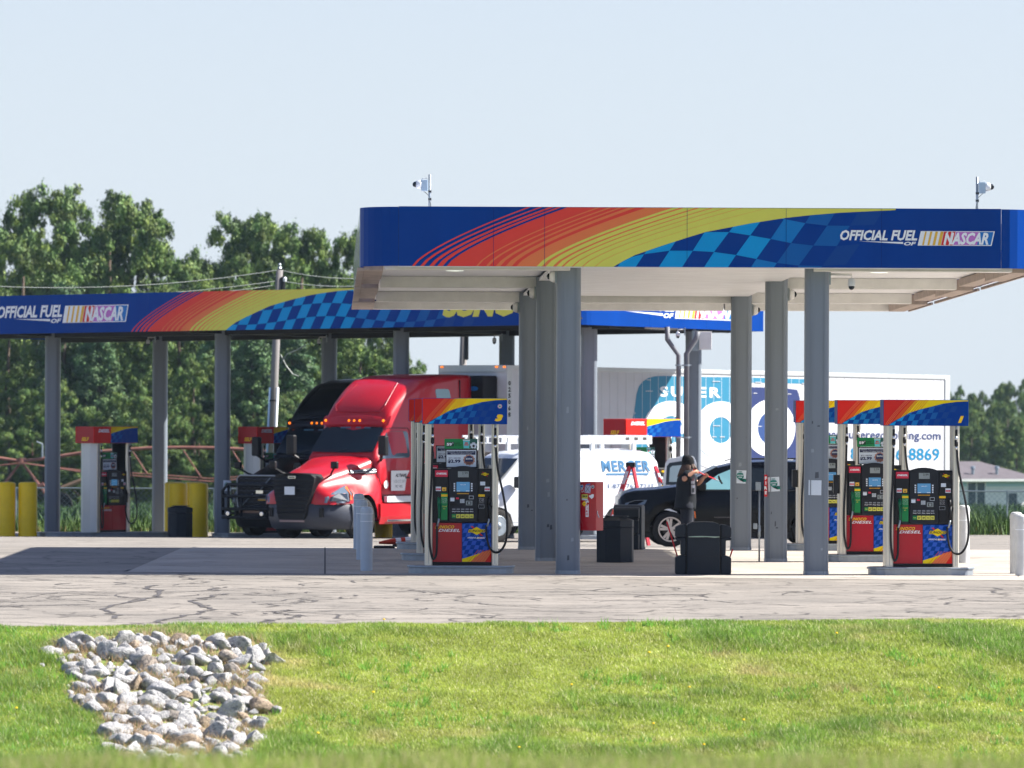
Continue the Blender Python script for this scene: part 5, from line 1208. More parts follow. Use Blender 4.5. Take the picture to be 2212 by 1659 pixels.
        for y in (-.8, .25): mb = MB(); mb.lathe([(.09, X0 - .04), (.09, X0 + .03), (.08, X0 + .035)], bb, (0, y, .60), 14, 'x'); mb.lathe([(.06, X0 + .04), (.05, X0 + .045)], M['chrome'], (0, y, .60), 12, 'x'); mb.build('fog_lamp', e)
        mb = MB(); mb.bx(.47, .475, .06, .36, .94, 1.1, flat('plate_grey', 120, 124, 130)); mb.bx(.475, .477, .06, .36, .94, .97, M['gold']); mb.build('licence_plate', e)
        mb = MB(); mb.bx(.44, .50, -.5, .5, .62, .70, flat('tan_bar', 150, 120, 104)); mb.build('bumper_strip', e)
    for s in (1, -1):
        hl = patch(HOOD, [(.24, .90), (.22, 1.04), (.04, 1.15), (-.30, 1.27), (-.52, 1.33), (-.46, 1.14), (-.36, .96), (-.1, .90)], .05, headm, 'headlight', e, side=s)
        patch(HOOD, [(-.32, .98), (-.37, 1.12), (-.42, 1.28), (-.53, 1.32), (-.48, 1.13), (-.40, .97)], .062, flat('turn_amber', 220, 110, 60, .3), 'turn_signal', hl, side=s)
        patch(HOOD, [(.18, .94), (.14, 1.05), (-.08, 1.14), (-.28, 1.13), (-.25, .95)], .060, flat('lamp_dark', 50, 58, 70, .2, coat=.8), 'lamp_housing', hl, side=s)
    if style == 'red':
        patch(HOOD, [(-.85, 1.62), (-.9, 1.68), (-1.45, 1.74), (-1.75, 1.76), (-1.75, 1.62), (-1.4, 1.6)], .03, M['blackp'], 'hood_vent', e, both=True)
        mb = MB()
        for k in range(2): mb.tube([(x, side_y(HOOD, x, z) + .045, z) for x, z in ((-.9, 1.64 + k * .04), (-1.4, 1.645 + k * .045), (-1.72, 1.66 + k * .05))], .012, M['galv'], 5)
        mb.build('vent_slat', e)
        mb = MB(); mb.bx(-.36, -.30, -.12, .12, 1.665, 1.70, M['black']); mb.build('hood_latch', e)
    for s in (1, -1):
        wheel(e, ax, s * 1.04, .51, .30, s, M['alu'])
        mb = MB(); n = 14; vs = []
        for i in range(n + 1):
            a = math.pi * i / n; vs += [(ax + .60 * math.cos(a), s * .75, .52 + .60 * math.sin(a)), (ax + .60 * math.cos(a), s * 1.19, .52 + .60 * math.sin(a))]
        mb.add(vs, [(2 * i, 2 * i + 1, 2 * i + 3, 2 * i + 2) for i in range(n)], M['black']); mb.build('wheel_arch', e)
        # cab and hood mirrors
        mb = MB(); mb.bx(-1.62, -1.46, s * 1.37 - (.12 if s > 0 else .12), s * 1.37 + .12, 2.06, 2.56, M['blackp']); m_ = mb.build('mirror', e, bevel=.04)
        mb = MB(); mb.tube([(-1.5, s * 1.36, 2.1), (-1.7, s * 1.2, 1.94), (-1.92, s * 1.08, 1.98)], .035, M['blackp'], 6); mb.build('mirror_arm', m_)
        mb = MB(); mb.bx(-.1, -.0, s * .92 - .1, s * .92 + .1, 1.74, 1.92, M['blackp']); m_ = mb.build('hood_mirror', e, bevel=.03)
        mb = MB(); mb.tube([(-.06, s * .9, 1.76), (-.2, s * .72, 1.62), (-.32, s * .64, 1.58)], .028, M['blackp'], 6); mb.build('mirror_arm', m_)
    for x in (-6.6, -7.8):
        for s in (1, -1): wheel(e, x, s * .95, .51, .55, s, M['alu'])
    return e
redpaint = mat('red_truck_paint', rgb(176, 5, 26), .38, 0, .10, 1.1, coat=.4)
blkpaint = mat('black_truck_paint', rgb(5, 5, 7), .3, 0, 0, 1.5, spec=.3)
tz = -.93
tractor((-5.16, 150.66, tz), R(238), redpaint, 'red sleeper-cab truck with its nose turned to the camera, coupled to the white trailer', 'red')
tractor((-6.30, 157.1, -1.02), R(238), blkpaint, 'black sleeper-cab truck with a bull bar, half hidden behind the red one', 'black')

# trailer
TL = 16.15
ta = math.atan2(-.669, -.743)
tr = empty('semi_trailer', (-.13 - 1.3 * .669 * 1.0, 155 + 1.3 * .743, -.82), ta, 'long white box trailer with a big blue and navy logo behind the red truck', 'trailer')
tw = mat('white_trailer_skin', rgb(204, 206, 208), .42, 0, .04, 1.2, .04, 3)
tf = lambda v: (v[0], v[1], v[2] + .011 * v[0])
mb = MB(); mb.bx(-TL, 0, -1.29, 1.29, 1.12, 4.2, tw); tb = mb.build('box_body', tr, fn=tf)
mb = MB()
for s in (1, -1):
    mb.bx(-TL - .01, .01, s * 1.30 - .012, s * 1.30 + .012, 4.12, 4.225, M['aluw']); mb.bx(-TL - .01, .01, s * 1.30 - .012, s * 1.30 + .012, 1.08, 1.22, M['aluw'])
    mb.bx(-.16, .012, s * 1.30 - .015, s * 1.30 + .015, 1.22, 4.12, M['aluw']); mb.bx(-TL - .012, -TL + .18, s * 1.30 - .015, s * 1.30 + .015, 1.22, 4.12, M['aluw'])
mb.bx(.0, .03, -1.3, 1.3, 4.05, 4.225, M['aluw'])
mb.build('frame_rail', tr, fn=tf, bevel=.006)
for y in (-1.15, .95, 1.25): mb = MB(); mb.bx(.03, .06, y - .035, y + .035, 4.16, 4.2, amber); mb.build('marker_lamp', tr, fn=tf)
rn = mb = MB()
for i in range(1, 56):                                     # riveted sheet joints
    x = -.16 - i * .285
    if x > -TL + .2: mb.bx(x - .006, x + .006, 1.29, 1.2955, 1.22, 4.12, tw)
o = mb.build('riveted_joint', tr, fn=tf); tag(o, kind='stuff')
def tpt(px, py):
    p = (px - 1106) / F; u = (155 * p + .13) / (.743 - .669 * p); d = 155 + .669 * u
    z = CAMZ + (870 + ROLL * (px - 1106) - py) / F * d
    return u, z + .82 + .011 * u
LB, LB2, NV = flat('trailer_light_blue', 52, 132, 164, .45), flat('trailer_teal_blue', 0, 120, 160, .45), flat('trailer_navy', 46, 60, 108, .45)
mb = MB()
TP = lambda pts, m, y: mb.face([tpt(a, b) for a, b in pts], y, m)
sx = lambda a, b: (1268.9 + .19525 * a, 675 + .19525 * b)
blue = [sx(*p) for p in ((440, 1650), (505, 1165), (530, 1030), (545, 900), (570, 820), (610, 765), (680, 722), (760, 704), (860, 702), (1200, 712), (1900, 722), (2150, 728))]
TP(blue[:-2] + [(1616, 815), (1606, 1000), (1355, 1000)], LB, -.003); TP([(1612, 815.2), (1742, 819), (1738, 829), (1612, 826)], LB, -.0031)
TP([(1612, 836), (1690, 838), (1722, 842), (1728, 860), (1726, 1000), (1608, 1000)], NV, -.005)
W_ = M['white']
def pxtext(t, x0, x1, y0, y1, m, yy, **k):
    u0, z0 = tpt(x0, y1); u1, z1 = tpt(x1, y0); u2, z2 = tpt(x0, y0)
    mb.text(t, u0, z0, (z2 - z0), m, yy, wd=u1 - u0, **k)
pxtext('SUPER', 1425, 1557, 834, 857, W_, -.008, bold=.03, spacing=1.25)
def ell(cx, cy, rx, ry, m, yy, rin=0, n=40, a0=0, a1=360, sk=0):
    P = []
    for i in range(n + 1):
        a = R(a0 + (a1 - a0) * i / n); P.append((cx + rx * math.cos(a) - sk * ry * math.sin(a) * -1, cy - ry * math.sin(a)))
    if rin:
        Q = [(cx + rx * rin * math.cos(R(a0 + (a1 - a0) * i / n)), cy - (ry - (rx - rx * rin) * 1.0) * math.sin(R(a0 + (a1 - a0) * i / n))) for i in range(n + 1)]
        for i in range(n): mb.face([tpt(*P[i]), tpt(*P[i + 1]), tpt(*Q[i + 1]), tpt(*Q[i])], yy, m)
    else: mb.face([tpt(*p) for p in P[:-1]], yy, m)
ell(1449, 928, 60, 62, W_, -.010, .46, a0=-8, a1=330); mb.face([tpt(*p) for p in ((1424, 920), (1508, 920), (1508, 937), (1424, 937))], -.0105, W_)
ell(1557, 929, 58, 62, W_, -.011, .42)
mb.face([tpt(*p) for p in ((1590, 870), (1620, 872), (1600, 975), (1585, 1000), (1560, 1003), (1585, 950))], -.0115, W_)
ell(1545, 950, 62, 62, W_, -.0112, .62, a0=200, a1=330)
ell(1664, 925, 54, 62, W_, -.012, .5)
ell(1664, 925, 27, 35, flat('trailer_mid_blue', 48, 76, 130, .45), -.0115)
pxtext('www.superegoholding.com', 1765, 2032, 928, 952, NV, -.008, bold=.012)
pxtext('866-756-8869', 1838, 2030, 966, 993, flat('trailer_cyan_text', 0, 120, 164, .45), -.008, bold=.015)
for i in range(17):                                        # glints on the ribs, put in as broken white bars over the print
    z = 1.6 + i * .145
    for k in range(26):
        u = 3.6 + k * .3 + rnd.uniform(0, .1)
        if rnd.random() < .22 and i % 2 == 0: mb.bx(u, u + rnd.uniform(.12, .3), -.0165, -.0125, z, z + .018, tw)
mb.build('side_print', tr, (0, 1.292, 0), (0, 0, R(180)), fn=lambda v: (v[0], v[1], v[2] - .011 * v[0]))
mb = MB()
for i, ch in enumerate('025068'):
    u, z = tpt(1098, 797 + 34 + i * 13.6); mb.text(ch, .075, z - .02, .12, M['black'], 0, align='c', wd=.085, bold=.05)
mb.build('number_decal', tr, (0, 1.318, 0), (0, 0, R(180)))
# refrigeration unit
mb = MB(); mb.bx(.035, .5, -.85, .95, 2.0, 3.3, M['whitep']); mb.bx(.035, .52, -.87, .97, 3.3, 3.95, M['blackp']); ru = mb.build('refrigeration_unit', tr, bevel=.03, fn=tf)
mb = MB(); P = [(.52, -.1 + .17 * math.cos(i / 16 * 6.28) , 3.62 + .06 * math.sin(i / 16 * 6.28)) for i in range(16)]; mb.poly([(x + .004, y + .72, z) for x, y, z in P], M['sblue']); mb.build('unit_badge', ru, fn=tf, fix=True)
mb = MB(); mb.bx(-TL + .3, -.4, -1.2, 1.2, .95, 1.08, M['blackp']); mb.bx(-3.2, -3.0, -.9, -.75, .25, 1.0, M['galv']); mb.bx(-3.2, -3.0, .75, .9, .25, 1.0, M['galv']); mb.build('underframe', tr)
mb = MB(); mb.bx(-12.0, -4.3, 1.2, 1.23, .38, 1.05, tw); mb.build('side_skirt', tr)
for x in (-13.2, -14.5):
    for s in (1, -1): wheel(tr, x, s * .98, .51, .55, s, M['alu'])

# white van
VAN = [(0, .42, .80, .75, .84, .92, .78, .06, .01), (-.12, .40, .93, .8, .94, 1.06, .84, .10, .02), (-.5, .38, .97, .9, .97, 1.17, .86, .10, .03), (-1.0, .38, .99, 1.05, .98, 1.27, .86, .08, .03),
       (-1.3, .38, 1.0, 1.15, .99, 1.52, .84, .08, .03), (-1.75, .38, 1.0, 1.2, .99, 1.93, .78, .12, .03), (-2.0, .38, 1.0, 1.25, .99, 2.04, .80, .14, .04), (-2.5, .38, 1.0, 1.25, .99, 2.08, .82, .16, .05),
       (-5.1, .38, 1.0, 1.25, .99, 2.08, .82, .16, .05), (-5.5, .40, .99, 1.25, .98, 2.04, .80, .18, .04), (-5.68, .42, .97, 1.2, .95, 1.90, .78, .2, .03)]
van = empty('van', (-1.66, 139.2, lotz(139.5)), R(216), 'white work van with a roof rack and an open rear door', 'van')
vb = shell(VAN, M['whitep'], 'body', van, arches=((-.95, .37, .44), (-4.37, .37, .44)))
mb = MB(); pw = lambda y, s: (-1.02 - .72 * s + .012, y, 1.33 + .60 * s + .012)
mb.poly([pw(a, b) for a, b in ((-.84, .02), (.84, .02), (.74, .95), (-.74, .95))], M['glass']); mb.build('windscreen', vb, fix=True)
patch(VAN, [(-1.42, 1.26), (-1.82, 1.78), (-1.95, 1.84), (-2.4, 1.84), (-2.44, 1.8), (-2.44, 1.26)], .01, flat('van_glass', 30, 60, 66, .1, coat=.6), 'door_window', vb, both=True)
mb = MB()
for s in (1, -1):
    for L_ in ([(-1.28, 1.2), (-1.25, .46), (-2.5, .44), (-2.5, 1.9)], [(-3.0, 1.95), (-3.0, .44)], [(-1.3, 1.22), (-2.5, 1.22)], [(-2.6, .62), (-5.6, .62)], [(-5.25, 1.95), (-5.25, .5)]):
        mb.tube([(x, s * (side_y(VAN, x, z) + .001), z) for x, z in L_], .005, flat('panel_gap', 120, 124, 128), 4)
tag(mb.build('panel_seam', vb), kind='stuff')
for s in (.99, -1.22): mb = MB(); mb.bx(-1.52, -1.38, s, s + .23, 1.24, 1.50, M['blackp']); mb.build('mirror', van, bevel=.03)
mb = MB(); mb.bx(-.02, .06, -.92, .92, .35, .55, M['blackp']); mb.build('front_bumper', van, bevel=.02)
mb = MB(); mb.bx(.0, .03, -.6, .6, .62, .88, M['blackp']); mb.build('grille', van)
for s in (1, -1): mb = MB(); mb.bx(-.1, .015, s * .62, s * .85, .64, .86, headm); mb.build('headlight', van)
patch(VAN, [(-5.60, 1.35), (-5.52, 1.72), (-5.62, 1.74), (-5.70, 1.34)], .03, flat('tail_red', 200, 20, 20, .25, coat=.8), 'tail_light', van, both=True)
patch(VAN, [(-5.585, 1.47), (-5.57, 1.56), (-5.67, 1.56), (-5.69, 1.47)], .035, M['white'], 'reverse_light', van, both=True)
mb = MB(); mb.bx(-5.78, -5.6, -.95, .95, .35, .5, M['blackp']); mb.build('rear_bumper', van, bevel=.02)
for x in (-.95, -4.37):
    for s in (1, -1): wheel(van, x, s * .9, .38, .24, s, M['galv'], 'truck')
mb = MB()
for s in (.62, -.62):
    mb.bx(-5.62, -2.2, s - .02, s + .02, 2.23, 2.43, M['whitep']); mb.bx(-2.2, -1.1, s - .02, s + .02, 2.38, 2.43, M['whitep']); mb.bx(-2.2, -1.1, s - .015, s + .015, 2.24, 2.26, M['whitep'])
    for x in (-1.5, -2.4, -3.9, -5.1): mb.bx(x - .05, x + .05, s - .05, s + .03, 2.08, 2.28, M['whitep'])
    for x in (-1.2, -1.5, -1.8, -2.1): mb.bx(x - .03, x + .03, s - .02, s + .02, 2.26, 2.38, M['whitep'])
for x in (-1.4, -2.2, -3.0, -3.8, -4.6, -5.5): mb.bx(x - .03, x + .03, -.62, .62, 2.40, 2.44, M['whitep'])
rk = mb.build('roof_rack', van, bevel=.006)
mb = MB()
for x in (-5.4, -5.15, -4.9): mb.bx(x - .05, x + .05, .641, .645, 2.33, 2.39, flat('rack_hole', 90, 84, 84))
mb.build('rack_slot', rk)
vbl = flat('van_blue_lettering', 44, 104, 146, .4); vb2 = flat('van_ink_blue', 34, 66, 112, .4); vg = flat('van_grey_lettering', 176, 184, 190, .4)
mb = MB(); mb.text('MERCER', 3.98, 1.60, .26, vbl, 0, wd=1.40, bold=.03, spacing=1.1); mb.rect(4.08, 5.30, 1.525, 1.565, 0, vbl); mb.text('TRUST  PERFORMANCE  PRIDE', 4.08, 1.435, .055, vg, 0, wd=1.33, bold=.01); mb.text('1-877-767-7237', 4.08, 1.22, .1, vb2, 0, wd=1.33)
mb.build('lettering', van, (0, 1.004, 0), (0, 0, R(180)), fn=lambda v: (v[0], v[1] + max(0, (v[2] - 1.25)) * .26 - (.0 if v[2] < 1.3 else .0), v[2]))
# open rear door, swung out to face the camera
rd = empty('_', (0, 0, 0))
hp = van.matrix_basis.inverted() @ Vector((0, 0, 0)) if False else None
a0_ = R(-216)
door_w, sc_ = .80, 1
mb = MB()
fr = [(.05, .45), (.80, .45), (.80, 1.80), (.74, 1.94), (.62, 1.98), (.16, 1.90), (.08, 1.8), (.03, 1.4), (.02, .6)]
op = [(.10, 1.32), (.66, 1.32), (.655, 1.72), (.60, 1.80), (.20, 1.76), (.14, 1.70)]
mb.prism(fr, 0, .05, M['whitep']); dd_ = mb.build('rear_door', van, (-5.66, .97, 0), (0, 0, R(-212)), bevel=.008)
mb = MB(); gl2 = flat('door_window_seal', 40, 50, 58, .3)
mb.face([(.085, 1.29), (.69, 1.29), (.69, 1.75), (.63, 1.87), (.17, 1.80), (.11, 1.72)], -.004, gl2); mb.face([(.16, 1.36), (.61, 1.36), (.60, 1.70), (.56, 1.76), (.23, 1.73), (.18, 1.68)], -.008, flat('door_pane', 176, 196, 200, .12, coat=.5)); mb.build('door_glass', dd_)
mb = MB(); mb.text('THE', .12, 1.2, .03, vbl, -.004, bold=.02); mb.rect(.24, .6, 1.205, 1.225, -.004, vb2); mb.text('MERCER', .12, .98, .17, vb2, -.004, wd=.62, bold=.05); mb.build('lettering', dd_)
bpy.data.objects.remove(rd)

# black sport utility car
SUV = [(0, .42, .80, .78, .84, 1.04, .78, .08, .01), (-.10, .38, .90, .84, .92, 1.13, .80, .09, .02), (-.30, .35, .95, .93, .95, 1.18, .85, .10, .04), (-.7, .32, .96, 1.0, .955, 1.205, .86, .1, .04), (-1.1, .32, .96, 1.08, .955, 1.255, .86, .1, .03),
       (-1.32, .32, .96, 1.15, .955, 1.29, .84, .08, .02), (-1.7, .32, .96, 1.15, .955, 1.49, .76, .08, .02), (-2.1, .32, .96, 1.16, .955, 1.68, .69, .1, .02), (-2.5, .32, .96, 1.17, .955, 1.765, .67, .12, .03), (-3.2, .32, .96, 1.18, .955, 1.80, .67, .12, .03),
       (-4.1, .33, .96, 1.2, .95, 1.78, .66, .12, .03), (-4.6, .38, .94, 1.2, .93, 1.66, .64, .12, .02), (-4.82, .45, .9, 1.1, .88, 1.25, .7, .1, .01)]
p_ = at(1334, 1184, 128.2)
suv = empty('car', (p_.x + .0, 128.3, lotz(128)), R(183), 'black sport utility car being cleaned beneath the near canopy edge', 'car')
carp = mat('black_car_paint', rgb(4, 5, 7), .22, 0, 0, 1.5, spec=.25)
sb = shell(SUV, carp, 'body', suv, arches=((-1.04, .38, .43), (-3.97, .38, .43)))
sg = flat('car_glass', 120, 168, 172, .08, coat=.7, spec=.8); sgd = flat('car_privacy_glass', 16, 22, 22, .08, coat=.7)
mb = MB(); mb.poly([(-1.36, -.74, 1.325), (-1.36, .74, 1.325), (-2.06, .60, 1.70), (-2.06, -.60, 1.70)], M['glass']); mb.build('windscreen', sb, fix=True)
patch(SUV, [(-1.62, 1.21), (-2.05, 1.52), (-2.3, 1.62), (-2.62, 1.64), (-2.62, 1.21)], .012, sg, 'front_window', sb, both=True)
patch(SUV, [(-2.72, 1.21), (-2.72, 1.65), (-3.45, 1.66), (-3.6, 1.22)], .012, sgd, 'rear_window', sb, both=True)
patch(SUV, [(-3.75, 1.23), (-3.6, 1.64), (-4.15, 1.62), (-4.35, 1.26)], .012, sgd, 'quarter_window', sb, both=True)
mb = MB()
for s in (1, -1):
    for L_ in ([(-1.45, 1.16), (-1.5, .48), (-2.66, .44), (-2.66, 1.66)], [(-2.66, .44), (-3.5, .46), (-3.55, .8), (-3.66, 1.2)]): mb.tube([(x, s * (side_y(SUV, x, z) + .001), z) for x, z in L_], .005, M['black'], 4)
    mb.tube([(x, s * (side_y(SUV, x, 1.185) + .01), 1.185 + .0 * x) for x in (-1.5, -2.2, -3, -3.8, -4.3)], .01, M['blackp'], 5)
tag(mb.build('panel_seam', sb), kind='stuff')
for s in (1, -1):
    patch(SUV, [(-.06, .80), (-.10, .92), (-.30, .98), (-.55, .99), (-.5, .90), (-.25, .84)], .012, headm, 'headlight', suv, side=s)
    mb = MB(); mb.bx(-1.78, -1.58, s * 1.0 - .1, s * 1.0 + .1, 1.18, 1.36, carp); mb.build('mirror', suv, bevel=.05)
    for x in (-1.04, -3.97):
        wheel(suv, x, s * .86, .375, .25, s, flat('machined_alloy', 225, 212, 198, .4), 'car')
mb = MB()
for s in (.6, -.6): mb.tube([(-2.3, s, 1.79), (-2.45, s, 1.84), (-4.1, s, 1.85), (-4.25, s, 1.79)], .014, M['blackp'], 6)
mb.build('roof_rail', suv)
mb = MB(); mb.bx(-.02, .06, -.72, .72, .46, .62, M['blackp']); mb.build('bumper', suv, bevel=.03)
mb = MB(); mb.tube([(.03, -.55, .80), (.04, 0, .80), (.03, .55, .80)], .05, M['chrome'], 6); mb.build('grille', suv)
mb = MB(); mb.bx(-4.86, -.3, -.85, .85, .2, .42, M['blackp']); mb.build('underbody', suv)
for s in (.55, -.9): mb = MB(); mb.bx(-4.9, -4.82, s, s + .35, 1.0, 1.25, flat('tail_red', 200, 20, 20)); mb.build('tail_light', suv)
mb = MB(); mb.tube([(-2.55, 0, 1.82), (-2.66, 0, 1.95)], .03, M['blackp'], 6); mb.build('antenna_fin', suv)
mb = MB(); mb.text('GRAND TOURER', 0, 0, .03, flat('badge_grey', 110, 104, 98), 0, wd=.35) if False else mb.bx(0, .34, -.003, 0, 0, .018, flat('badge_grey', 92, 86, 84)); mb.build('door_badge', suv, (-1.95, .982, .62), (0, 0, R(180)))

# ladder, cone, fallen post
lad = empty('stepladder', tuple(at(1352, 1168, 134)), R(-4), 'red fibreglass stepladder standing open in front of the white van', 'ladder'); lad.location.z = lotz(134)
fr_ = flat('ladder_red', 176, 40, 56, .45)
mb = MB()
for y in (-.22, .22): mb.add([], [], fr_); mb.tube([(-.50, y * 1.2, 0), (.08, y * .8, 1.74)], .046, fr_, 4)
mb.build('front_rail', lad)
mb = MB()
for y in (-.2, .2): mb.tube([(.50, y * 1.2, 0), (.15, y * .8, 1.72)], .032, fr_, 4)
mb.build('rear_rail', lad)
for i in range(5):
    z = .3 + i * .29; x = -.50 + .58 * z / 1.74; mb = MB(); mb.bx(x - .04, x + .06, -.22, .22, z, z + .02, M['alu']); mb.build('step', lad)
mb = MB(); mb.bx(-.0, .2, -.2, .2, 1.72, 1.82, M['blackp']); mb.build('top_cap', lad, bevel=.01)
mb = MB(); mb.tube([(-.32, -.2, .55), (.40, -.2, .55)], .01, M['galv'], 5); mb.build('spreader', lad)
mb = MB(); lx = lambda z: -.50 + .58 * z / 1.74
for z, h, c in ((1.35, .28, paper), (1.12, .12, paper), (.78, .22, M['gold']), (.42, .1, M['sblue'])): mb.add([(lx(z) - .03, -.305 + z * .05, z), (lx(z) + .025, -.305 + z * .05, z), (lx(z + h) + .025, -.305 + (z + h) * .05, z + h), (lx(z + h) - .03, -.305 + (z + h) * .05, z + h)], [(0, 1, 2, 3)], c)
mb.build('rail_sticker', lad)
cone = empty('traffic_cone', (atx(1329, 131), 131, lotz(131)), 0, 'orange and white traffic cone behind the eight-sided bin', 'traffic cone')
co = flat('cone_orange', 255, 84, 20, .5)
mb = MB(); mb.bx(-.18, .18, -.18, .18, 0, .035, co); mb.lathe([(.14, .03), (.115, .22)], co, n=16); mb.lathe([(.095, .4), (.075, .52)], co, n=16); mb.lathe([(.058, .68), (.035, .84), (.03, .85)], co, n=16); mb.build('cone_body', cone)
mb = MB(); mb.lathe([(.117, .22), (.096, .4)], M['white'], n=16); mb.lathe([(.077, .52), (.059, .68)], M['white'], n=16); mb.build('reflective_band', cone)
dl_ = empty('delineator_post', tuple(at(825, 1173, 104.5)), 0, 'orange and white striped post lying flat beside the island', 'traffic post'); dl_.location.z = lotz(104.5)
mb = MB(); a = Vector((-.05, 0, .10)); b = Vector((.62, .15, .16)); n = 8
cols_ = [flat('delineator_orange', 200, 60, 40), flat('delineator_orange', 0, 0, 0), M['white'], flat('delineator_orange', 0, 0, 0), M['white'], flat('delineator_orange', 0, 0, 0)]
ts = [0, .2, .42, .55, .66, .85, 1]
for (t0, t1), c in zip(zip(ts, ts[1:]), cols_): mb.tube([a + (b - a) * t0, a + (b - a) * t1], [.02 + .035 * min(1, t0 * 3), .02 + .035 * min(1, t1 * 3)], c, 8)
mb.build('post_tube', dl_)
mb = MB(); mb.prismz([(-.14, -.16), (.22, -.16), (.22, .2), (-.14, .2)], 0, .05, M['rub']); mb.prismz([(.18, -.05), (.42, -.05), (.42, .12), (.18, .12)], .03, .07, M['rub']); mb.build('rubber_base', dl_, bevel=.015)

# ------------------------------------------------------------------ person
pe = empty('person', (atx(1484, 126.4), 126.4, lotz(126.4)), 0, 'person in a black beanie and dark T-shirt wiping the black car window', 'person')
skin = mat('skin', rgb(188, 138, 112), .55, 0, .06, 8); shirt = mat('black_tshirt', rgb(12, 18, 24), .85, 0, .2, 6); pants = mat('dark_trousers', rgb(26, 30, 40), .85, 0, .2, 6); shoe = flat('shoe_black', 16, 16, 18, .7)
def skinned(name, verts, edges_, radii, m, parent, sub=2, root=0, smooth=True):
    me = bpy.data.meshes.new(name); me.from_pydata(verts, edges_, []); me.materials.append(m)
    o = bpy.data.objects.new(name, me); C.objects.link(o); o.parent = parent
    o.modifiers.new('skin', 'SKIN').use_smooth_shade = True
    for i, r in enumerate(radii):
        s = me.skin_vertices[0].data[i]; s.radius = r if isinstance(r, tuple) else (r, r); s.use_root = (i == root)
    k = o.modifiers.new('s', 'SUBSURF'); k.levels = k.render_levels = sub
    return o
V_ = []; E_ = []; RD = []
def jn(p, r, par=None):
    V_.append(p); RD.append(r)
    if par is not None: E_.append((par, len(V_) - 1))
    return len(V_) - 1
pel = jn((.0, 0, .92), (.15, .12)); wa = jn((.0, 0, 1.08), (.15, .11), pel); ch = jn((.01, 0, 1.32), (.19, .13), wa); sh = jn((.02, 0, 1.48), (.15, .1), ch); nk = jn((.025, 0, 1.58), .062, sh); h1 = jn((.03, .0, 1.68), (.085, .095), nk); h2 = jn((.035, .0, 1.80), (.08, .09), h1)
def arm(par, s, el, wr, hand):
    a = jn((.04, s * .17, 1.49), .07, par); b = jn(el, .056, a); mid = jn(tuple((Vector(el) + Vector(wr)) / 2), .054, b); c = jn(wr, .036, mid); pm = jn(hand, (.045, .024), c)
    hv = (Vector(hand) - Vector(wr)).normalized(); sd = Vector((0, 1, 0)).cross(hv).normalized()
    for k in range(4):
        f0 = jn(tuple(Vector(hand) + hv * .035 + sd * (-.027 + .018 * k)), .010, pm); L = (.045, .055, .052, .04)[k]
        f1 = jn(tuple(Vector(hand) + hv * (.035 + L * .6) + sd * (-.026 + .017 * k) + Vector((0, .012, -.01))), .009, f0)
        jn(tuple(Vector(hand) + hv * (.03 + L * .7) + sd * (-.024 + .016 * k) + Vector((0, .03, -.035))), .008, f1)
    t0 = jn(tuple(Vector(hand) - sd * .04 + hv * .0), .012, pm); jn(tuple(Vector(hand) - sd * .055 + hv * .035), .009, t0)
arm(sh, -1, (-.085, -.30, 1.39), (.13, -.26, 1.55), (.19, -.22, 1.555)); arm(sh, 1, (.24, .12, 1.30), (.35, -.02, 1.44), (.40, -.08, 1.475))
for s in (-1, 1):
    hp_ = jn((.0, s * .09, .86), .10, pel); kn = jn((.03 * s + .02, s * .11, .48), .065, hp_); cf = jn((.0 + .02 * s, s * .11, .3), .055, kn); an = jn((-.01 + .03 * s, s * .11, .09), .042, cf); jn((.12 + .03 * s, s * .12, .05), (.045, .035), an)
body = skinned('body', V_, E_, RD, skin, pe)
def ovoid(rings, m, name, parent, n=18, close=True, **k):
    mb = MB(); vs = []; fs = []
    for (cx, cy, cz, rx, ry) in rings:
        for i in range(n): a = 6.2832 * i / n; vs.append((cx + rx * math.cos(a), cy + ry * math.sin(a), cz))
    for j in range(len(rings) - 1):
        for i in range(n): fs.append((j * n + i, j * n + (i + 1) % n, (j + 1) * n + (i + 1) % n, (j + 1) * n + i))
    fs.append(tuple(range((len(rings) - 1) * n, len(rings) * n))); fs.append(tuple(range(n - 1, -1, -1)))
    mb.add(vs, fs, m); return mb.build(name, parent, smooth=True, fix=True, **k)
tt = ovoid([(-.04, 0, .78, .235, .27), (-.03, .02, .84, .225, .26), (-.02, 0, .98, .22, .25), (-.01, 0, 1.14, .205, .235), (.0, 0, 1.3, .215, .245), (.01, 0, 1.42, .205, .25), (.02, 0, 1.50, .15, .2), (.03, 0, 1.56, .075, .10), (.03, 0, 1.585, .06, .07)], shirt, 't_shirt', pe)
for s, el in ((-1, (-.045, -.27, 1.41)), (1, (.17, .15, 1.36))):
    mb = MB(); mb.tube([(.03, s * .13, 1.48), (.02, s * .2, 1.46), el], [.12, .12, .105], shirt, 12); mb.build('sleeve', tt, smooth=True)
mb = MB()
pr = flat('shirt_print_grey', 96, 96, 104, .8); prd = flat('shirt_print_dark', 60, 30, 40, .8)
def pan(x0, x1, z0, z1, m, k=0):
    vs = [];
    for x in (x0, (x0 + x1) / 2, x1):
        for z in (z0, z1): vs.append((x, -.25 * math.sqrt(max(0, 1 - ((x - .0) / .225) ** 2)) - .008 - k, z))
    mb.add(vs, [(0, 2, 3, 1), (2, 4, 5, 3)], m)
pan(.085, .165, 1.31, 1.50, pr); pan(.095, .155, 1.37, 1.44, prd, .003); pan(.09, .175, 1.10, 1.29, pr); pan(.105, .155, 1.13, 1.22, shirt, .003)
mb.face(cir(.13, 1.245, .02), -.215, paper); mb.build('shirt_print', tt)
tr_ = MB()
for s in (-1, 1): tr_.tube([(0, s * .09, .93), (.01, s * .10, .75), (.02 + .02 * s, s * .115, .48), (.01 + .02 * s, s * .115, .25), (-.0 + .03 * s, s * .115, .075)], [.15, .145, .125, .115, .11], pants, 14)
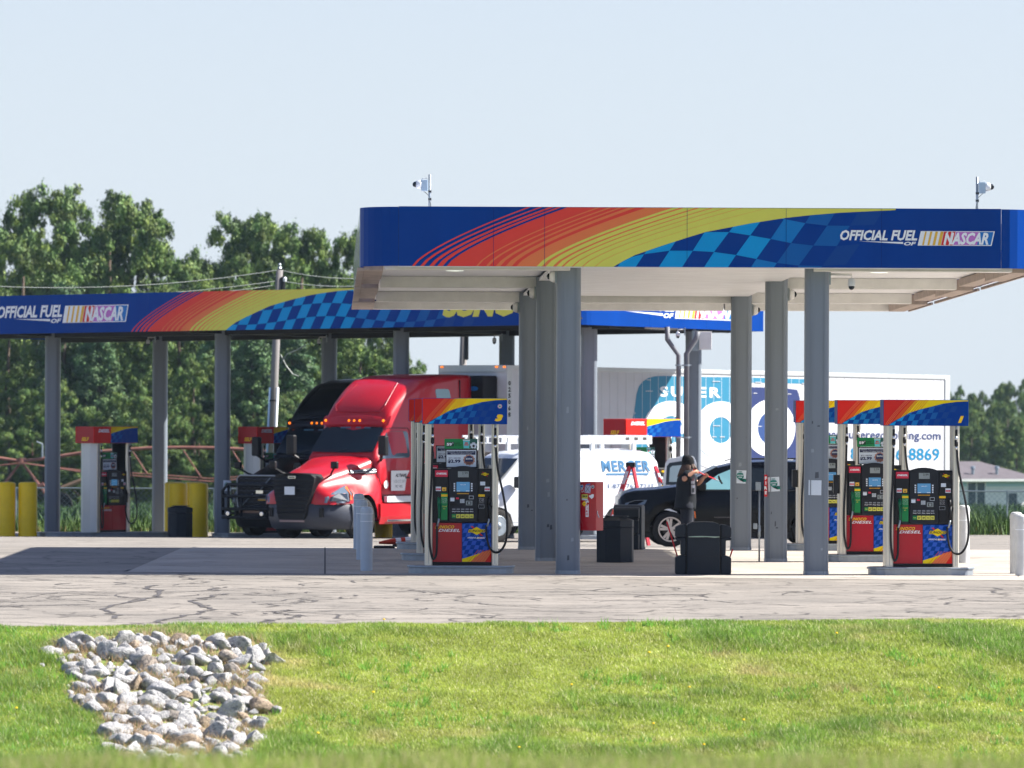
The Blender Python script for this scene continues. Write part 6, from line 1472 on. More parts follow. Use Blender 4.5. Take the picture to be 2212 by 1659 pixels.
tro = tr_.build('trousers', pe, smooth=True)
mb = MB(); mb.add([(.065, -.205, .82), (.13, -.17, .82), (.12, -.17, .42), (.06, -.20, .42)], [(0, 3, 2, 1)], flat('patterned_panel', 112, 108, 112, .8)); mb.add([(.15, -.17, .74), (.175, -.17, .74), (.19, -.17, .6), (.165, -.17, .6)], [(0, 3, 2, 1)], flat('orange_tab', 250, 130, 60)); mb.build('side_panel', tro, fix=True)
for s in (-1, 1): ovoid([(.05 + .03 * s, s * .115, .0, .15, .05), (.05 + .03 * s, s * .115, .04, .15, .052), (.0 + .03 * s, s * .115, .09, .085, .05), (-.01 + .03 * s, s * .115, .12, .05, .045)], shoe, 'shoe', pe, 14)
hair = mat('brown_hair', rgb(84, 62, 50), .6, 0, .3, 30)
bn = ovoid([(.03, 0, 1.66, .118, .118), (.03, 0, 1.70, .130, .128), (.025, 0, 1.78, .130, .126), (.02, 0, 1.84, .115, .112), (.01, 0, 1.88, .085, .08), (.0, 0, 1.90, .04, .04)], mat('black_knit', rgb(6, 6, 9), .95, 0, .3, 30), 'beanie', pe)
mb = MB(); hr = random.Random(3)
for i in range(90):
    a = R(hr.uniform(95, 300)) if i % 6 else R(hr.uniform(300, 380)); r_ = .1; x = .03 + r_ * math.cos(a); y = r_ * math.sin(a); L = hr.uniform(.2, .36) if i % 6 else hr.uniform(.1, .16)
    ox, oy = math.cos(a) * hr.uniform(.02, .14), math.sin(a) * hr.uniform(0, .05); mb.tube([(x, y, 1.73), (x + ox * .5, y + oy, 1.70 - L * .45), (x + ox, y + oy * 1.1, 1.70 - L)], [.02, .02, .004], hair, 5)
mb.build('hair', pe, smooth=True)
for s in (-1, 1): mb = MB(); mb.lathe([(.022, -.0), (.022, .008), (.01, .012)], skin, (.045, s * .1, 1.7), 10, 'y'); mb.build('ear', pe, smooth=True)
mb = MB(); mb.tube([(.115, 0, 1.70), (.14, 0, 1.675), (.118, 0, 1.66)], [.012, .016, .01], skin, 8); mb.build('nose', pe, smooth=True)
sqg = empty('squeegee', (pe.location.x, 126.4, lotz(126.4)), 0, 'long red squeegee held up against the car window by the person', 'squeegee')
mb = MB(); mb.tube([(.13, -.24, 1.60), (.40, -.09, 1.478), (.60, .16, 1.40)], .013, redp, 8); mb.build('handle', sqg, smooth=True)
mb = MB(); mb.tube([(.60, .16, 1.40), (.66, .22, 1.37), (.69, .25, 1.38)], .009, M['galv'], 6); mb.build('neck', sqg)
mb = MB(); mb.tube([(.665, .2, 1.46), (.69, .25, 1.38), (.745, .3, 1.31)], .02, M['blackp'], 6); mb.add([(.655, .2, 1.47), (.68, .25, 1.385), (.735, .3, 1.30), (.75, .29, 1.33), (.705, .24, 1.41), (.68, .19, 1.48)], [(0, 1, 2, 3, 4, 5)], M['rub']); mb.build('blade', sqg)
# ------------------------------------------------------------------ fence
fen = empty('chain_link_fence', (0, 185, 0), 0, 'chain-link fence along the field edge behind the station', 'fence')
FZ = lotz(185)
mb = MB(); mb.tube([(-24, 0, FZ + 1.27), (24, 0, FZ + 1.27)], .024, M['galv'], 6); mb.build('top_rail', fen)
for i in range(17):
    x = -24 + i * 3.0
    if abs(x) < 20: mb = MB(); mb.tube([(x, 0, FZ - .1), (x, 0, FZ + 1.30)], .03, M['galv'], 6); mb.build('fence_post', fen)
V = []; Fs = []
def strand(x0, z0, x1, z1):
    b = len(V); V.extend([(x0 - .004, .02, z0), (x0 + .004, .02, z0), (x1 + .004, .02, z1), (x1 - .004, .02, z1)]); Fs.append((b, b + 1, b + 2, b + 3))
for i in range(260):
    x = -20 + i * .16
    if -9 < x < 10: continue
    strand(x, FZ + .02, x + 1.24, FZ + 1.26); strand(x + 1.24, FZ + .02, x, FZ + 1.26)
o = npmesh('wire_mesh', np.array(V), np.array(Fs), [M['galv']], parent=fen); tag(o, kind='stuff')

# ------------------------------------------------------------------ irrigation machine
rust = mat('rusty_pink_steel', rgb(146, 98, 86), .75, .1, .2, 2.5, .1, 10)
pv = empty('irrigation_pivot', (0, 0, 0), 0, 'rusty pink irrigation pipe with truss rods crossing the field', 'irrigation pivot')
D = 262
pts = [(-60, 975), (0, 990), (46, 997), (93, 991), (173, 979), (235, 974), (321, 968), (400, 967), (464, 968), (532, 971), (610, 978), (700, 990)]
mb = MB(); mb.tube([at(a, b, D) for a, b in pts], .075, rust, 8); mb.build('main_pipe', pv, smooth=True)
mb = MB(); mb.tube([at(a, b, D - .8) for a, b in ((-60, 1012), (46, 1000), (173, 1019), (321, 1030), (456, 1040), (580, 1030), (700, 1012))], .035, rust, 6); mb.tube([at(a, b, D + .8) for a, b in ((46, 1000), (173, 1016), (321, 1024), (456, 1034), (600, 1024))], .035, rust, 6); mb.build('truss_rod', pv)
for (a, b), (c, d) in (((284, 971), (318, 1024)), ((392, 967), (434, 1031)), ((500, 970), (535, 1026)), ((560, 973), (590, 1020)), ((173, 980), (188, 1008)), ((110, 990), (128, 1018))):
    for k in (-.8, .8): mb = MB(); mb.tube([at(a, b, D), at(c, d, D + k)], .03, rust, 5); mb.build('brace', pv)
a_, zg = at(46, 997, D), lotz(D)
for dx, k in ((-1.6, -1), (-1.6, 1), (1.6, -1), (1.6, 1)): mb = MB(); mb.tube([a_, (a_.x + dx, D + k * .5, zg + .4)], .05, rust, 6); mb.build('tower_leg', pv)
mb = MB(); mb.tube([(a_.x - 1.7, D, zg + .45), (a_.x + 1.7, D, zg + .45)], .06, rust, 6); mb.lathe([(.16, -.15), (.2, 0), (.16, .15)], rust, tuple(a_), 10); mb.tube([a_ + Vector((.9, 0, .1)), a_ + Vector((.9, 0, .75)), a_ + Vector((.65, 0, .85))], .05, M['galv'], 6); mb.build('tower_frame', pv)
for s in (-1.6, 1.6): mb = MB(); mb.lathe([(.3, -.15), (.6, -.13), (.6, .13), (.3, .15)], M['tyre'], (a_.x + s, D, zg + .6), 16, 'y'); mb.build('wheel', pv)
for px in (70, 260, 360, 430): p_ = at(px, 985, D); mb = MB(); mb.tube([p_, p_ + Vector((.0, 0, .55))], .02, rust, 5); mb.build('sprinkler_riser', pv)
mb = MB(); mb.tube([at(133, 1054, 240), at(185, 1034, 240)], .1, flat('pale_pipe', 150, 120, 96, .7), 6); mb.tube([at(75, 1055, 240), at(95, 1046, 240)], .1, rust, 6); mb.build('loose_pipe', pv)

# ------------------------------------------------------------------ poles and wires
wood = mat('grey_pole_wood', rgb(128, 124, 122), .8, 0, .2, 3, .2, 30, streak=True)
def upole(px0, py0, px1, py1, d, r, label, extra=True):
    b = at(px0, py0, d); t = at(px1, py1, d); g = lotz(d); k = (g - b.z) / (t.z - b.z)
    base = b + (t - b) * k; e = empty('utility_pole', (base.x, d, g), 0, label, 'utility pole'); tt_ = t - base; tt_.z = t.z - g; tt_.y = 0
    mb = MB(); mb.tube([(0, 0, 0), tuple(tt_)], [r * 1.15, r * .8], wood, 12); mb.build('pole', e, smooth=True)
    if extra:
        mb = MB(); mb.tube([(r * .9, -r * .9, 0), tuple(Vector((r * .9, -r * .9, 0)) + tt_ * .55)], .045, flat('conduit_white', 210, 214, 216), 8); mb.tube([(-r * .9, -r * .8, 0), tuple(Vector((-r * .9, -r * .8, 0)) + tt_ * .55)], .035, flat('conduit_blue_grey', 150, 176, 200), 8); mb.build('conduit', e, smooth=True)
        for t_ in (.2, .35, .5): mb = MB(); c = tt_ * t_; mb.lathe([(r * 1.4, -.02), (r * 1.4, .02)], M['rub'], tuple(c), 10); mb.build('strap', e)
        mb = MB(); c = Vector(tt_); mb.lathe([(.04, 0), (.07, .05), (.04, .1), (.06, .15), (.02, .2)], M['galv'], tuple(c), 10); mb.tube([c * .96, c * .96 + Vector((.14, -.1, .1)), c * .95 + Vector((.12, -.1, -.2))], .07, M['blackp'], 8); mb.lathe([(.07, 0), (.08, .1), (.05, .14)], M['whitep'], tuple(c * .955 + Vector((.16, -.1, .0))), 10); mb.build('insulator', e)
    return e, t
e1, top1 = upole(584, 1000, 604, 583, 182, .125, 'leaning utility pole with conduits behind the trucks')
e2, top2 = upole(1000, 787, 1003, 690, 186, .13, 'straight pole seen above the red truck, under the far canopy', False)
mb = MB(); c = at(1008, 742, 185.8); mb.bx(c.x - e2.location.x - .06, c.x - e2.location.x + .06, -.3, -.1, c.z - e2.location.z - .5, c.z - e2.location.z + .35, M['blackp']); mb.build('equipment_box', e2, bevel=.03)
wire = flat('wire_aluminium', 118, 124, 120, .5)
def span(a, b, sag, r, label):
    P = [a + (b - a) * t + Vector((0, 0, -sag * 4 * t * (1 - t))) for t in [i / 16 for i in range(17)]]; mb = MB(); mb.tube(P, r, wire, 4); o = mb.build('overhead_wire'); tag(o, label, 'wire', 'overhead wires')
span(top1, at(-60, 616, 175), .25, .011, 'upper wire left of the leaning pole, in front of the trees'); span(top1, at(880, 592, 190), .2, .011, 'upper wire right of the leaning pole, ending behind the near canopy')
l1 = top1 + Vector((0, 0, -.32)); span(l1, at(-60, 642, 175), .2, .010, 'lower wire left of the leaning pole'); span(l1 + Vector((0, 0, -.12)), at(-60, 647, 175), .22, .010, 'lowest wire left of the leaning pole, just over the far canopy'); span(l1, at(880, 603, 190), .2, .010, 'lower wire right of the leaning pole')
P = [at(a, b, 181) for a, b in ((606, 786), (620, 765), (640, 757), (660, 745))]; mb = MB(); mb.tube(P, .016, wire, 4); P = [at(a, b, 181) for a, b in ((606, 766), (618, 790), (632, 808), (645, 813))]; mb.tube(P, .02, wire, 4); mb.build('service_loop', e1).location = -e1.location

# ------------------------------------------------------------------ house
hs = empty('house', (0, 0, 0), 0, 'white low house with a brown hipped roof behind the fence on the right', 'house')
HD = 400; k_ = HD / F
x0, x1 = atx(2040, HD), atx(2262, HD); ze = at(2130, 1037, HD).z; zr = at(2130, 1003, HD).z; zg = lotz(HD) - .3
hw = mat('white_siding', rgb(232, 234, 228), .6, 0, .04, 1); hb = flat('pale_blue_eave', 178, 208, 214, .6); rf_ = mat('brown_shingles', rgb(98, 92, 96), .85, 0, .15, 2)
mb = MB(); mb.bx(x0, x1, HD, HD + 8, zg, ze, hw); mb.build('wall', hs)
for i in range(12):
    z = zg + .4 + i * .21
    if z < ze - .5: mb = MB(); mb.bx(x0, x1, HD - .02, HD - .001, z, z + .2, hw); mb.build('siding_board', hs)
mb = MB(); mb.bx(x0 - .02, x1 + .02, HD - .04, HD - .021, ze - .42, ze, hb); mb.build('frieze_board', hs)
mb = MB(); rr0, rr1 = x0 + 1.5, at(2188, 1003, HD).x
mb.add([(x0 - .4, HD - .5, ze), (x1 + .4, HD - .5, ze), (x1 + .4, HD + 8.5, ze), (x0 - .4, HD + 8.5, ze), (rr0, HD + 4, zr + .15), (rr1, HD + 4, zr + .15)], [(0, 1, 5, 4), (1, 2, 5), (2, 3, 4, 5), (3, 0, 4), (3, 2, 1, 0)], rf_); rf = mb.build('roof', hs, fix=True)
mb = MB(); mb.bx(x0 - .42, x1 + .42, HD - .56, HD - .501, ze - .08, ze + .06, hw); mb.build('gutter', hs)
for px in (2117, 2176): p_ = at(px, 1018, HD); mb = MB(); mb.lathe([(.1, -.25), (.1, .12), (.16, .15), (.14, .3), (.02, .34)], M['galv'], (p_.x, HD + .9, p_.z), 10); mb.build('roof_vent', rf)
def hwin(pa, pb, ya, yb, n=1):
    a = at(pa, yb, HD - .03); b = at(pb, ya, HD - .03); mb = MB(); mb.bx(a.x - .06, b.x + .06, HD - .05, HD - .022, a.z - .06, b.z + .06, hw); f = mb.build('window', hs)
    for i in range(n):
        w_ = (b.x - a.x) / n; mb = MB(); mb.bx(a.x + i * w_ + .05, a.x + (i + 1) * w_ - .05, HD - .07, HD - .045, a.z, b.z, flat('house_glass', 60, 80, 92, .15, coat=.5)); mb.build('pane', f)
hwin(2087, 2131, 1043, 1094, 2); hwin(2186, 2210, 1066, 1104, 1)
_c = Vector((x0 + 2.0, HD, 0)); _R = Matrix.Rotation(R(24), 4, 'Z'); hs.rotation_euler.z = R(24); hs.location = _c - _R @ _c      # the front is turned towards the sun

# ------------------------------------------------------------------ trees
leafm = mat('tree_leaves', None, .6, 0, .25, .8, spec=.25, attr='Col')
bark = mat('bark', rgb(86, 74, 62), .9, 0, .2, 4, .4, 20)
pine_bark = bark
def crown_mesh(name, seed, kind, n):
    """lobes carry small leaf clumps, clumps carry leaves. Unit size: height 1"""
    g = np.random.RandomState(seed); lobes = []
    nl = {'broad': 52, 'tall': 50, 'conifer': 40}[kind]
    for i in range(nl):
        a = i * 2.4 + g.uniform(-.5, .5)
        if kind == 'broad':
            h = (i + .5) / nl; env = math.sqrt(max(.03, 1 - (abs(h - .45) / .59) ** 3.4)); rad = .37 * env * g.uniform(.45, 1.12); lobes.append((rad * math.cos(a), rad * math.sin(a), .05 + .82 * h + g.uniform(-.02, .05), g.uniform(.06, .12), 1.0))
        elif kind == 'tall':
            h = (i + .5) / nl; rad = .33 * (1.04 - h ** 2.6) * g.uniform(.25, 1.12); lobes.append((rad * math.cos(a), rad * math.sin(a), .05 + .86 * h, g.uniform(.05, .095), 1.25))
        else:
            h = (i + .5) / nl; rad = .24 * (1.04 - h) * g.uniform(.7, 1.1); lobes.append((rad * math.cos(a), rad * math.sin(a), .05 + .86 * h, .12 - .07 * h, .9))
    cl = []
    for (x, y, z, r, st) in lobes:
        m = int(34 * (r / .12) ** 2)
        d = g.normal(size=(m, 3)); d /= np.linalg.norm(d, axis=1)[:, None]; d[:, 2] = np.abs(d[:, 2]) * .9 - .25
        rr_ = r * g.uniform(.72, 1.08, m)
        for k in range(m): cl.append((x + d[k, 0] * rr_[k], y + d[k, 1] * rr_[k], z + d[k, 2] * rr_[k] * st, g.uniform(.012, .030), d[k, 0], d[k, 1], d[k, 2]))
    cl = np.array(cl); w_ = cl[:, 3] ** 2; w_ /= w_.sum(); idx = g.choice(len(cl), n, p=w_)
    d = g.normal(size=(n, 3)); d /= np.linalg.norm(d, axis=1)[:, None]; r = g.uniform(.1, 1.0, n) ** .5 * np.where(g.rand(n) < .3, g.uniform(1.0, 1.9, n), 1.0)
    P = cl[idx, :3] + d * (cl[idx, 3] * r)[:, None] * np.array([1.25, 1.25, .85])
    s = g.uniform(.0036, .0078, n)
    nrm = d * .8 + cl[idx, 4:7] * .5 + g.normal(size=(n, 3)) * .6; nrm /= np.linalg.norm(nrm, axis=1)[:, None]
    t = np.cross(nrm, g.normal(size=(n, 3))); t /= np.linalg.norm(t, axis=1)[:, None]; b = np.cross(nrm, t)
    asp = g.uniform(.5, .9, n)
    Q = np.stack([P - t * s[:, None], P - b * (s * asp)[:, None], P + t * (s * 1.3)[:, None], P + b * (s * asp)[:, None]], 1).reshape(-1, 3)
    F_ = np.arange(4 * n).reshape(-1, 4)
    base = {'broad': np.array([.105, .185, .048]), 'tall': np.array([.115, .195, .048]), 'conifer': np.array([.075, .150, .062])}[kind]
    cc = g.uniform(.55, 1.45, len(cl))[idx] * g.uniform(.75, 1.25, n); yel = g.uniform(0, 1, len(cl))[idx] ** 2
    col = base[None] * cc[:, None]; col[:, 0] *= 1 + .7 * yel; col[:, 1] *= 1 + .3 * yel
    col = np.repeat(np.c_[col, np.ones(n)], 4, 0)
    me_o = npmesh(name, Q, F_, [leafm], col); me = me_o.data; bpy.data.objects.remove(me_o)
    lob = [(a_[0], a_[1], a_[2], a_[3]) for a_ in lobes]
    return me, [lob[i % len(lob)] for i in range(0, 60)]
KINDS = {}
for nm, sd, kd, n in (('broad', 1, 'broad', 100000), ('broad2', 2, 'broad', 100000), ('tall', 3, 'tall', 100000), ('tall2', 4, 'tall', 100000), ('conifer', 5, 'conifer', 75000), ('conifer2', 6, 'conifer', 75000)):
    KINDS[nm] = crown_mesh('crown_' + kd, sd, kd, n)
def tree(px, ytop, d, wpx, kind, rz, label, grp, name='tree'):
    g = lotz(d); x = atx(px, d); top = at(px, ytop, d).z; h = top - g; wd = wpx / F * d
    me, cl = KINDS[kind]; e = empty(name, (x, d, g - .2), rz, label, 'tree', grp)
    o = bpy.data.objects.new('crown', me); C.objects.link(o); o.parent = e; k = {'b': .72, 't': .56, 'c': .46}[kind[0]]
    o.scale = (wd / k, wd / k, (h + .2) * 1.05)
    mb = MB(); mb.tube([(0, 0, 0), (.1, 0, h * .3), (-.1, .1, h * .6), (0, 0, h * .85)], [h * .022, h * .017, h * .011, h * .004], bark, 8)
    for i in range(7):
        c = cl[i * 4]; mb.tube([(0, 0, h * max(.15, c[2] - .25)), (c[0] * wd / k * .6, c[1] * wd / k * .6, h * (c[2] - .06)), (c[0] * wd / k, c[1] * wd / k, h * c[2])], [h * .008, h * .005, h * .002], bark, 5)
    mb.build('trunk', e, smooth=True)
    return e
GT = 'tall trees behind the field on the left'; GL = 'lower trees in front of the tall ones'; GR = 'hazy trees on the right horizon'
for px, yt, d, wp_, kd, rz, lb in (
    (-28, 470, 352, 260, 'broad2', 1.0, 'tall tree cut by the left edge of the picture'),
    (140, 404, 350, 270, 'broad', .4, 'tallest tree on the left with a pointed yellowish crown'),
    (236, 430, 346, 300, 'broad2', 2.1, 'broad tall tree just right of the tallest one'),
    (296, 468, 349, 240, 'broad2', 4.0, 'tall tree whose right side slopes down to the gap of sky'),
    (50, 500, 341, 260, 'broad', .2, 'dark rounded tree below the tallest one, near the left edge'),
    (396, 575, 348, 200, 'broad2', 2.0, 'lower tree in the gap between the two tall clumps'),
    (512, 466, 352, 230, 'broad', 3.2, 'dark round-headed tree at the left of the second clump'),
    (576, 474, 355, 250, 'broad2', 5.2, 'round-headed tree behind the leaning utility pole'),
    (652, 488, 352, 220, 'broad', 1.2, 'yellowish tree right of the leaning utility pole'),
    (736, 500, 356, 210, 'broad', 2.6, 'tree at the left end of the near canopy'),
    (800, 600, 360, 130, 'broad2', .9, 'tree hidden behind the left end of the near canopy'),
    (560, 560, 345, 210, 'broad2', .1, 'lighter tree filling the second clump from below')):
    tree(px, yt, d, wp_, kd, rz, lb, GT)
for px, yt, d, wp_, kd, rz, lb in (
    (20, 650, 328, 190, 'broad2', 1, 'bushy tree behind the yellow bollards at the left edge'), (140, 600, 326, 180, 'conifer', 2, 'dark evergreen behind the leftmost diesel pump'), (212, 690, 322, 170, 'conifer2', 3, 'shorter evergreen right of the leftmost diesel pump'),
    (300, 640, 327, 190, 'broad', 4, 'leafy tree between the first two far columns'), (385, 610, 330, 200, 'broad', 5, 'bright leafy tree under the low gap in the skyline'), (420, 770, 318, 130, 'broad2', 1.5, 'bright yellow-green bush-like tree between the far columns'),
    (470, 660, 326, 180, 'conifer', .5, 'evergreen behind the third far column'), (545, 700, 322, 180, 'conifer2', 2.5, 'evergreen left of the leaning utility pole'), (630, 690, 325, 190, 'conifer', 3.5, 'evergreen right of the leaning utility pole'),
    (700, 700, 330, 190, 'broad', 2.9, 'leafy tree above the black truck roof'), (780, 690, 335, 180, 'broad2', 1.1, 'leafy tree above the red truck roof'), (845, 738, 338, 150, 'broad', .3, 'last leafy tree before the open sky'),
    (100, 820, 315, 150, 'broad2', 2.2, 'low tree behind the rusty pipe at the left'), (260, 850, 316, 150, 'broad', 3.6, 'low tree behind the rusty pipe between the far columns'), (640, 850, 316, 160, 'broad2', 5.1, 'low tree behind the black truck windscreen'), (360, 880, 314, 130, 'broad2', 4.4, 'small tree behind the yellow bollard pair'), (185, 930, 313, 130, 'broad', 1.9, 'small bush-like tree behind the leftmost diesel pump'), (500, 900, 315, 140, 'broad', .6, 'small tree behind the bull bar of the black truck'), (20, 900, 314, 130, 'broad', 5.6, 'small dark tree near the left edge above the bollards')):
    tree(px, yt, d, wp_, kd, rz, lb, GL)
rt = [(2062, 838, 600), (2102, 850, 620), (2140, 845, 600), (2165, 828, 610), (2200, 824, 600), (2240, 820, 615), (2085, 880, 580), (2125, 872, 585), (2178, 868, 580), (2222, 862, 585), (2050, 905, 570), (2100, 915, 570), (2150, 905, 572), (2195, 902, 570), (1990, 880, 600), (2290, 850, 600)]
nms = ['hazy tree just right of the trailer end', 'hazy lower tree in the dip beside the trailer', 'hazy tree above the top of pump 1', 'hazy tall tree above the house roof', 'hazy tree above the right roof vent', 'hazy tree at the right edge of the picture', 'hazy mid-height tree beside the trailer end', 'hazy mid-height tree behind the house ridge', 'hazy mid-height tree right of the house ridge centre', 'hazy mid-height tree at the right edge', 'low hazy tree touching the trailer corner', 'low hazy tree left of the first roof vent', 'low hazy tree between the roof vents', 'low hazy tree beyond the hipped roof end', 'hazy tree hidden behind the trailer', 'hazy tree just outside the right edge']
for (px, yt, d), lb in zip(rt, nms): tree(px, yt, d, 72, ('broad', 'broad2', 'tall')[px % 3], px % 6, lb, GR)

# ------------------------------------------------------------------ field crop, weeds
G = np.random.RandomState(5)
cropm = mat('crop_leaves', None, .7, 0, .3, 1.5, spec=.2, attr='Col')
def cards(name, X, Y, Z, H, W_, col, m, bend=.3, kind='stuff', parent=None):
    n = len(X); a = G.uniform(0, 6.283, n); dx, dy = np.cos(a) * W_, np.sin(a) * W_; l = G.normal(0, bend, (n, 2)) * H[:, None]
    P0 = np.stack([X - dx, Y - dy, Z], 1); P1 = np.stack([X + dx, Y + dy, Z], 1); P2 = np.stack([X + l[:, 0], Y + l[:, 1], Z + H], 1)
    V = np.stack([P0, P1, P2], 1).reshape(-1, 3); o = npmesh(name, V, np.arange(3 * n).reshape(-1, 3), [m], np.repeat(np.c_[col, np.ones(n)], 3, 0), parent=parent)
    if kind: tag(o, kind=kind)
    return o
lz = np.vectorize(lotz)
n = 60000; Y = 188 + (322 - 188) * G.rand(n) ** 1.3; X = (G.rand(n) * .19 - .095) * Y; H = G.uniform(.25, .7, n)
col = np.array([.052, .105, .035])[None] * G.uniform(.6, 1.4, n)[:, None]
tag(cards('soybean_crop', X, Y, lz(Y), H, G.uniform(.04, .12, n), col, cropm), 'low green soybean crop filling the field beyond the fence', 'crop')
n = 30000; Y = G.uniform(172.6, 186, n); X = G.uniform(-16, 18, n); t = G.rand(n); clump = .5 + .5 * np.sin(X * 2.3 + np.cos(Y * 1.7) * 2) * np.cos(X * .9 + 1)
H = (.16 + .62 * clump * t) * np.where(X > 8, 1.25, .8); cb = np.where(t[:, None] < .25, np.array([[.17, .15, .05]]), np.array([[.075, .13, .03]]))
tag(cards('roadside_weeds', X, Y, lz(Y), H, G.uniform(.012, .05, n), cb * G.uniform(.6, 1.4, n)[:, None], cropm, .25), 'tall weeds and wild grass along the lot edge', 'weeds')

# ------------------------------------------------------------------ grass bank
grassm = bpy.data.materials.new('grass_blades'); grassm.use_nodes = True
_n = grassm.node_tree.nodes; _l = grassm.node_tree.links; _b = _n['Principled BSDF']; _a = _n.new('ShaderNodeAttribute'); _a.attribute_name = 'Col'
_l.new(_a.outputs['Color'], _b.inputs['Base Color']); _b.inputs['Roughness'].default_value = .5; _b.inputs['Specular IOR Level'].default_value = .3
_tr = _n.new('ShaderNodeBsdfTranslucent'); _l.new(_a.outputs['Color'], _tr.inputs[0]); _ms = _n.new('ShaderNodeMixShader'); _ms.inputs[0].default_value = .5
_l.new(_b.outputs[0], _ms.inputs[1]); _l.new(_tr.outputs[0], _ms.inputs[2]); _l.new(_ms.outputs[0], _n['Material Output'].inputs[0])
def vnoise(x, y, s, seed):
    """smooth value noise, numpy"""
    g = np.random.RandomState(seed); T = g.rand(64, 64); u = x * s; v = y * s; i = np.floor(u).astype(int); j = np.floor(v).astype(int); fu = u - i; fv = v - j; fu = fu * fu * (3 - 2 * fu); fv = fv * fv * (3 - 2 * fv)
    a = T[i % 64, j % 64]; b = T[(i + 1) % 64, j % 64]; c = T[i % 64, (j + 1) % 64]; d = T[(i + 1) % 64, (j + 1) % 64]
    return (a * (1 - fu) + b * fu) * (1 - fv) + (c * (1 - fu) + d * fu) * fv
def px_of(X, Y, Z):
    r = (Z - CAMZ) / Y * F; px = 1106 + X / Y * F; return px, 870 + ROLL * (px - 1106) - r
rock_poly = [(103, 1416), (150, 1378), (240, 1372), (340, 1368), (420, 1372), (520, 1380), (570, 1392), (582, 1402), (574, 1440), (566, 1475), (560, 1500), (590, 1530), (578, 1565), (560, 1592), (548, 1610), (528, 1650), (380, 1660), (250, 1640), (232, 1600), (228, 1565), (222, 1555), (180, 1530), (158, 1505), (163, 1468), (160, 1440), (130, 1425)]
def inside(px, py, poly=rock_poly):
    c = np.zeros(px.shape, bool); n = len(poly)
    for i in range(n):
        x1, y1 = poly[i]; x2, y2 = poly[(i + 1) % n]; k = ((y1 > py) != (y2 > py)) & (px < (x2 - x1) * (py - y1) / (y2 - y1 + 1e-9) + x1); c ^= k
    return c
gzv = np.vectorize(gz); edv = np.vectorize(edge_d)
def grass(name, n, x0, x1, s0, s1, label):
    X = G.uniform(x0, x1, n); S = s0 + (s1 - s0) * G.rand(n); Y = edv(X) - S; Z = gzv(X, Y); px, py = px_of(X, Y, Z)
    edge_n = vnoise(X, Y, 2.3, 1) * 26 + vnoise(X, Y, 7, 2) * 14 - 20
    rk = inside(px + edge_n, py + edge_n * .4); keep = ~rk | (G.rand(n) < .10)
    X, Y, Z, px, py, S, rk = [q[keep] for q in (X, Y, Z, px, py, S, rk)]; n = len(X)
    a = vnoise(X, Y, .35, 3); b = vnoise(X, Y, 1.4, 4); c = vnoise(X, Y, 5, 5)
    lush = np.clip((a * .6 + b * .5 + c * .25 - .62) * 2.6, 0, 1); dry = np.clip((vnoise(X, Y, .8, 6) + vnoise(X, Y, 3.1, 7) * .5 - 1.08) * 2.6, 0, 1)
    near_rock = inside(px + 18, py + 8) | inside(px - 18, py - 6) | inside(px, py + 12)
    dry = np.maximum(dry, near_rock * G.rand(n) * .9)
    H = (.028 + .055 * lush + .02 * c) * G.uniform(.5, 1.7, n) ; H += (b > .78) * .05 * G.rand(n); H *= (.62 + .25 * (px < 700)) * np.clip(.45 + S * .5, 0, 1)
    base = np.array([.36, .42, .080])[None] * (1 - lush[:, None]) + np.array([.19, .32, .055])[None] * lush[:, None]
    base = base * (1 - dry[:, None]) + np.array([.52, .44, .20])[None] * dry[:, None]
    straw = (G.rand(n) < .07)[:, None]; base = np.where(straw, np.array([[.75, .70, .42]]), base)
    base = np.where((px[:, None] < 560) & (G.rand(n)[:, None] < .5), base * np.array([[.62, .86, .8]]), base)
    base = np.where(rk[:, None], np.array([[.42, .29, .17]]), base); base = base * (G.uniform(.55, 1.35, n) * (.82 + .36 * vnoise(X, Y, 2.6, 15)))[:, None]
    W_ = G.uniform(.003, .0075, n); ang = G.uniform(0, 6.283, n); dx, dy = np.cos(ang) * W_, np.sin(ang) * W_; l = G.normal(0, .5, (n, 2)) * H[:, None] + np.array([[-.12, 0]]) * H[:, None]
    P0 = np.stack([X - dx, Y - dy, Z - .005], 1); P1 = np.stack([X + dx, Y + dy, Z - .005], 1); P2 = np.stack([X + l[:, 0], Y + l[:, 1], Z + H], 1)
    o = npmesh(name, np.stack([P0, P1, P2], 1).reshape(-1, 3), np.arange(3 * n).reshape(-1, 3), [grassm], np.repeat(np.c_[base, np.ones(n)], 3, 0)); tag(o, label, 'grass', kind='stuff'); return o
grass('grass', 1150000, -10.5, 10.5, -.06, 9.6, 'mown grass on the bank between the lot and the ditch')
# broad clover-like leaves and tufts, dandelions
n = 1300; X = G.uniform(-7, 7, n); S = .3 + G.rand(n) * 9; Y = edv(X) - S; Z = gzv(X, Y); _p, _q = px_of(X, Y, Z); m_ = (vnoise(X, Y, .9, 9) > .55) & ~inside(_p, _q); X, Y, Z = X[m_], Y[m_], Z[m_]
Xr = np.repeat(X, 16) + G.normal(0, .035, len(X) * 16); Yr = np.repeat(Y, 16) + G.normal(0, .035, len(X) * 16); Zr = gzv(Xr, Yr); n = len(Xr)
tag(cards('tall_grass_tufts', Xr, Yr, Zr, G.uniform(.05, .12, n), G.uniform(.004, .008, n), np.array([.16, .34, .05])[None] * G.uniform(.7, 1.5, n)[:, None], grassm, .45), 'taller darker tufts standing in the mown grass', 'grass')
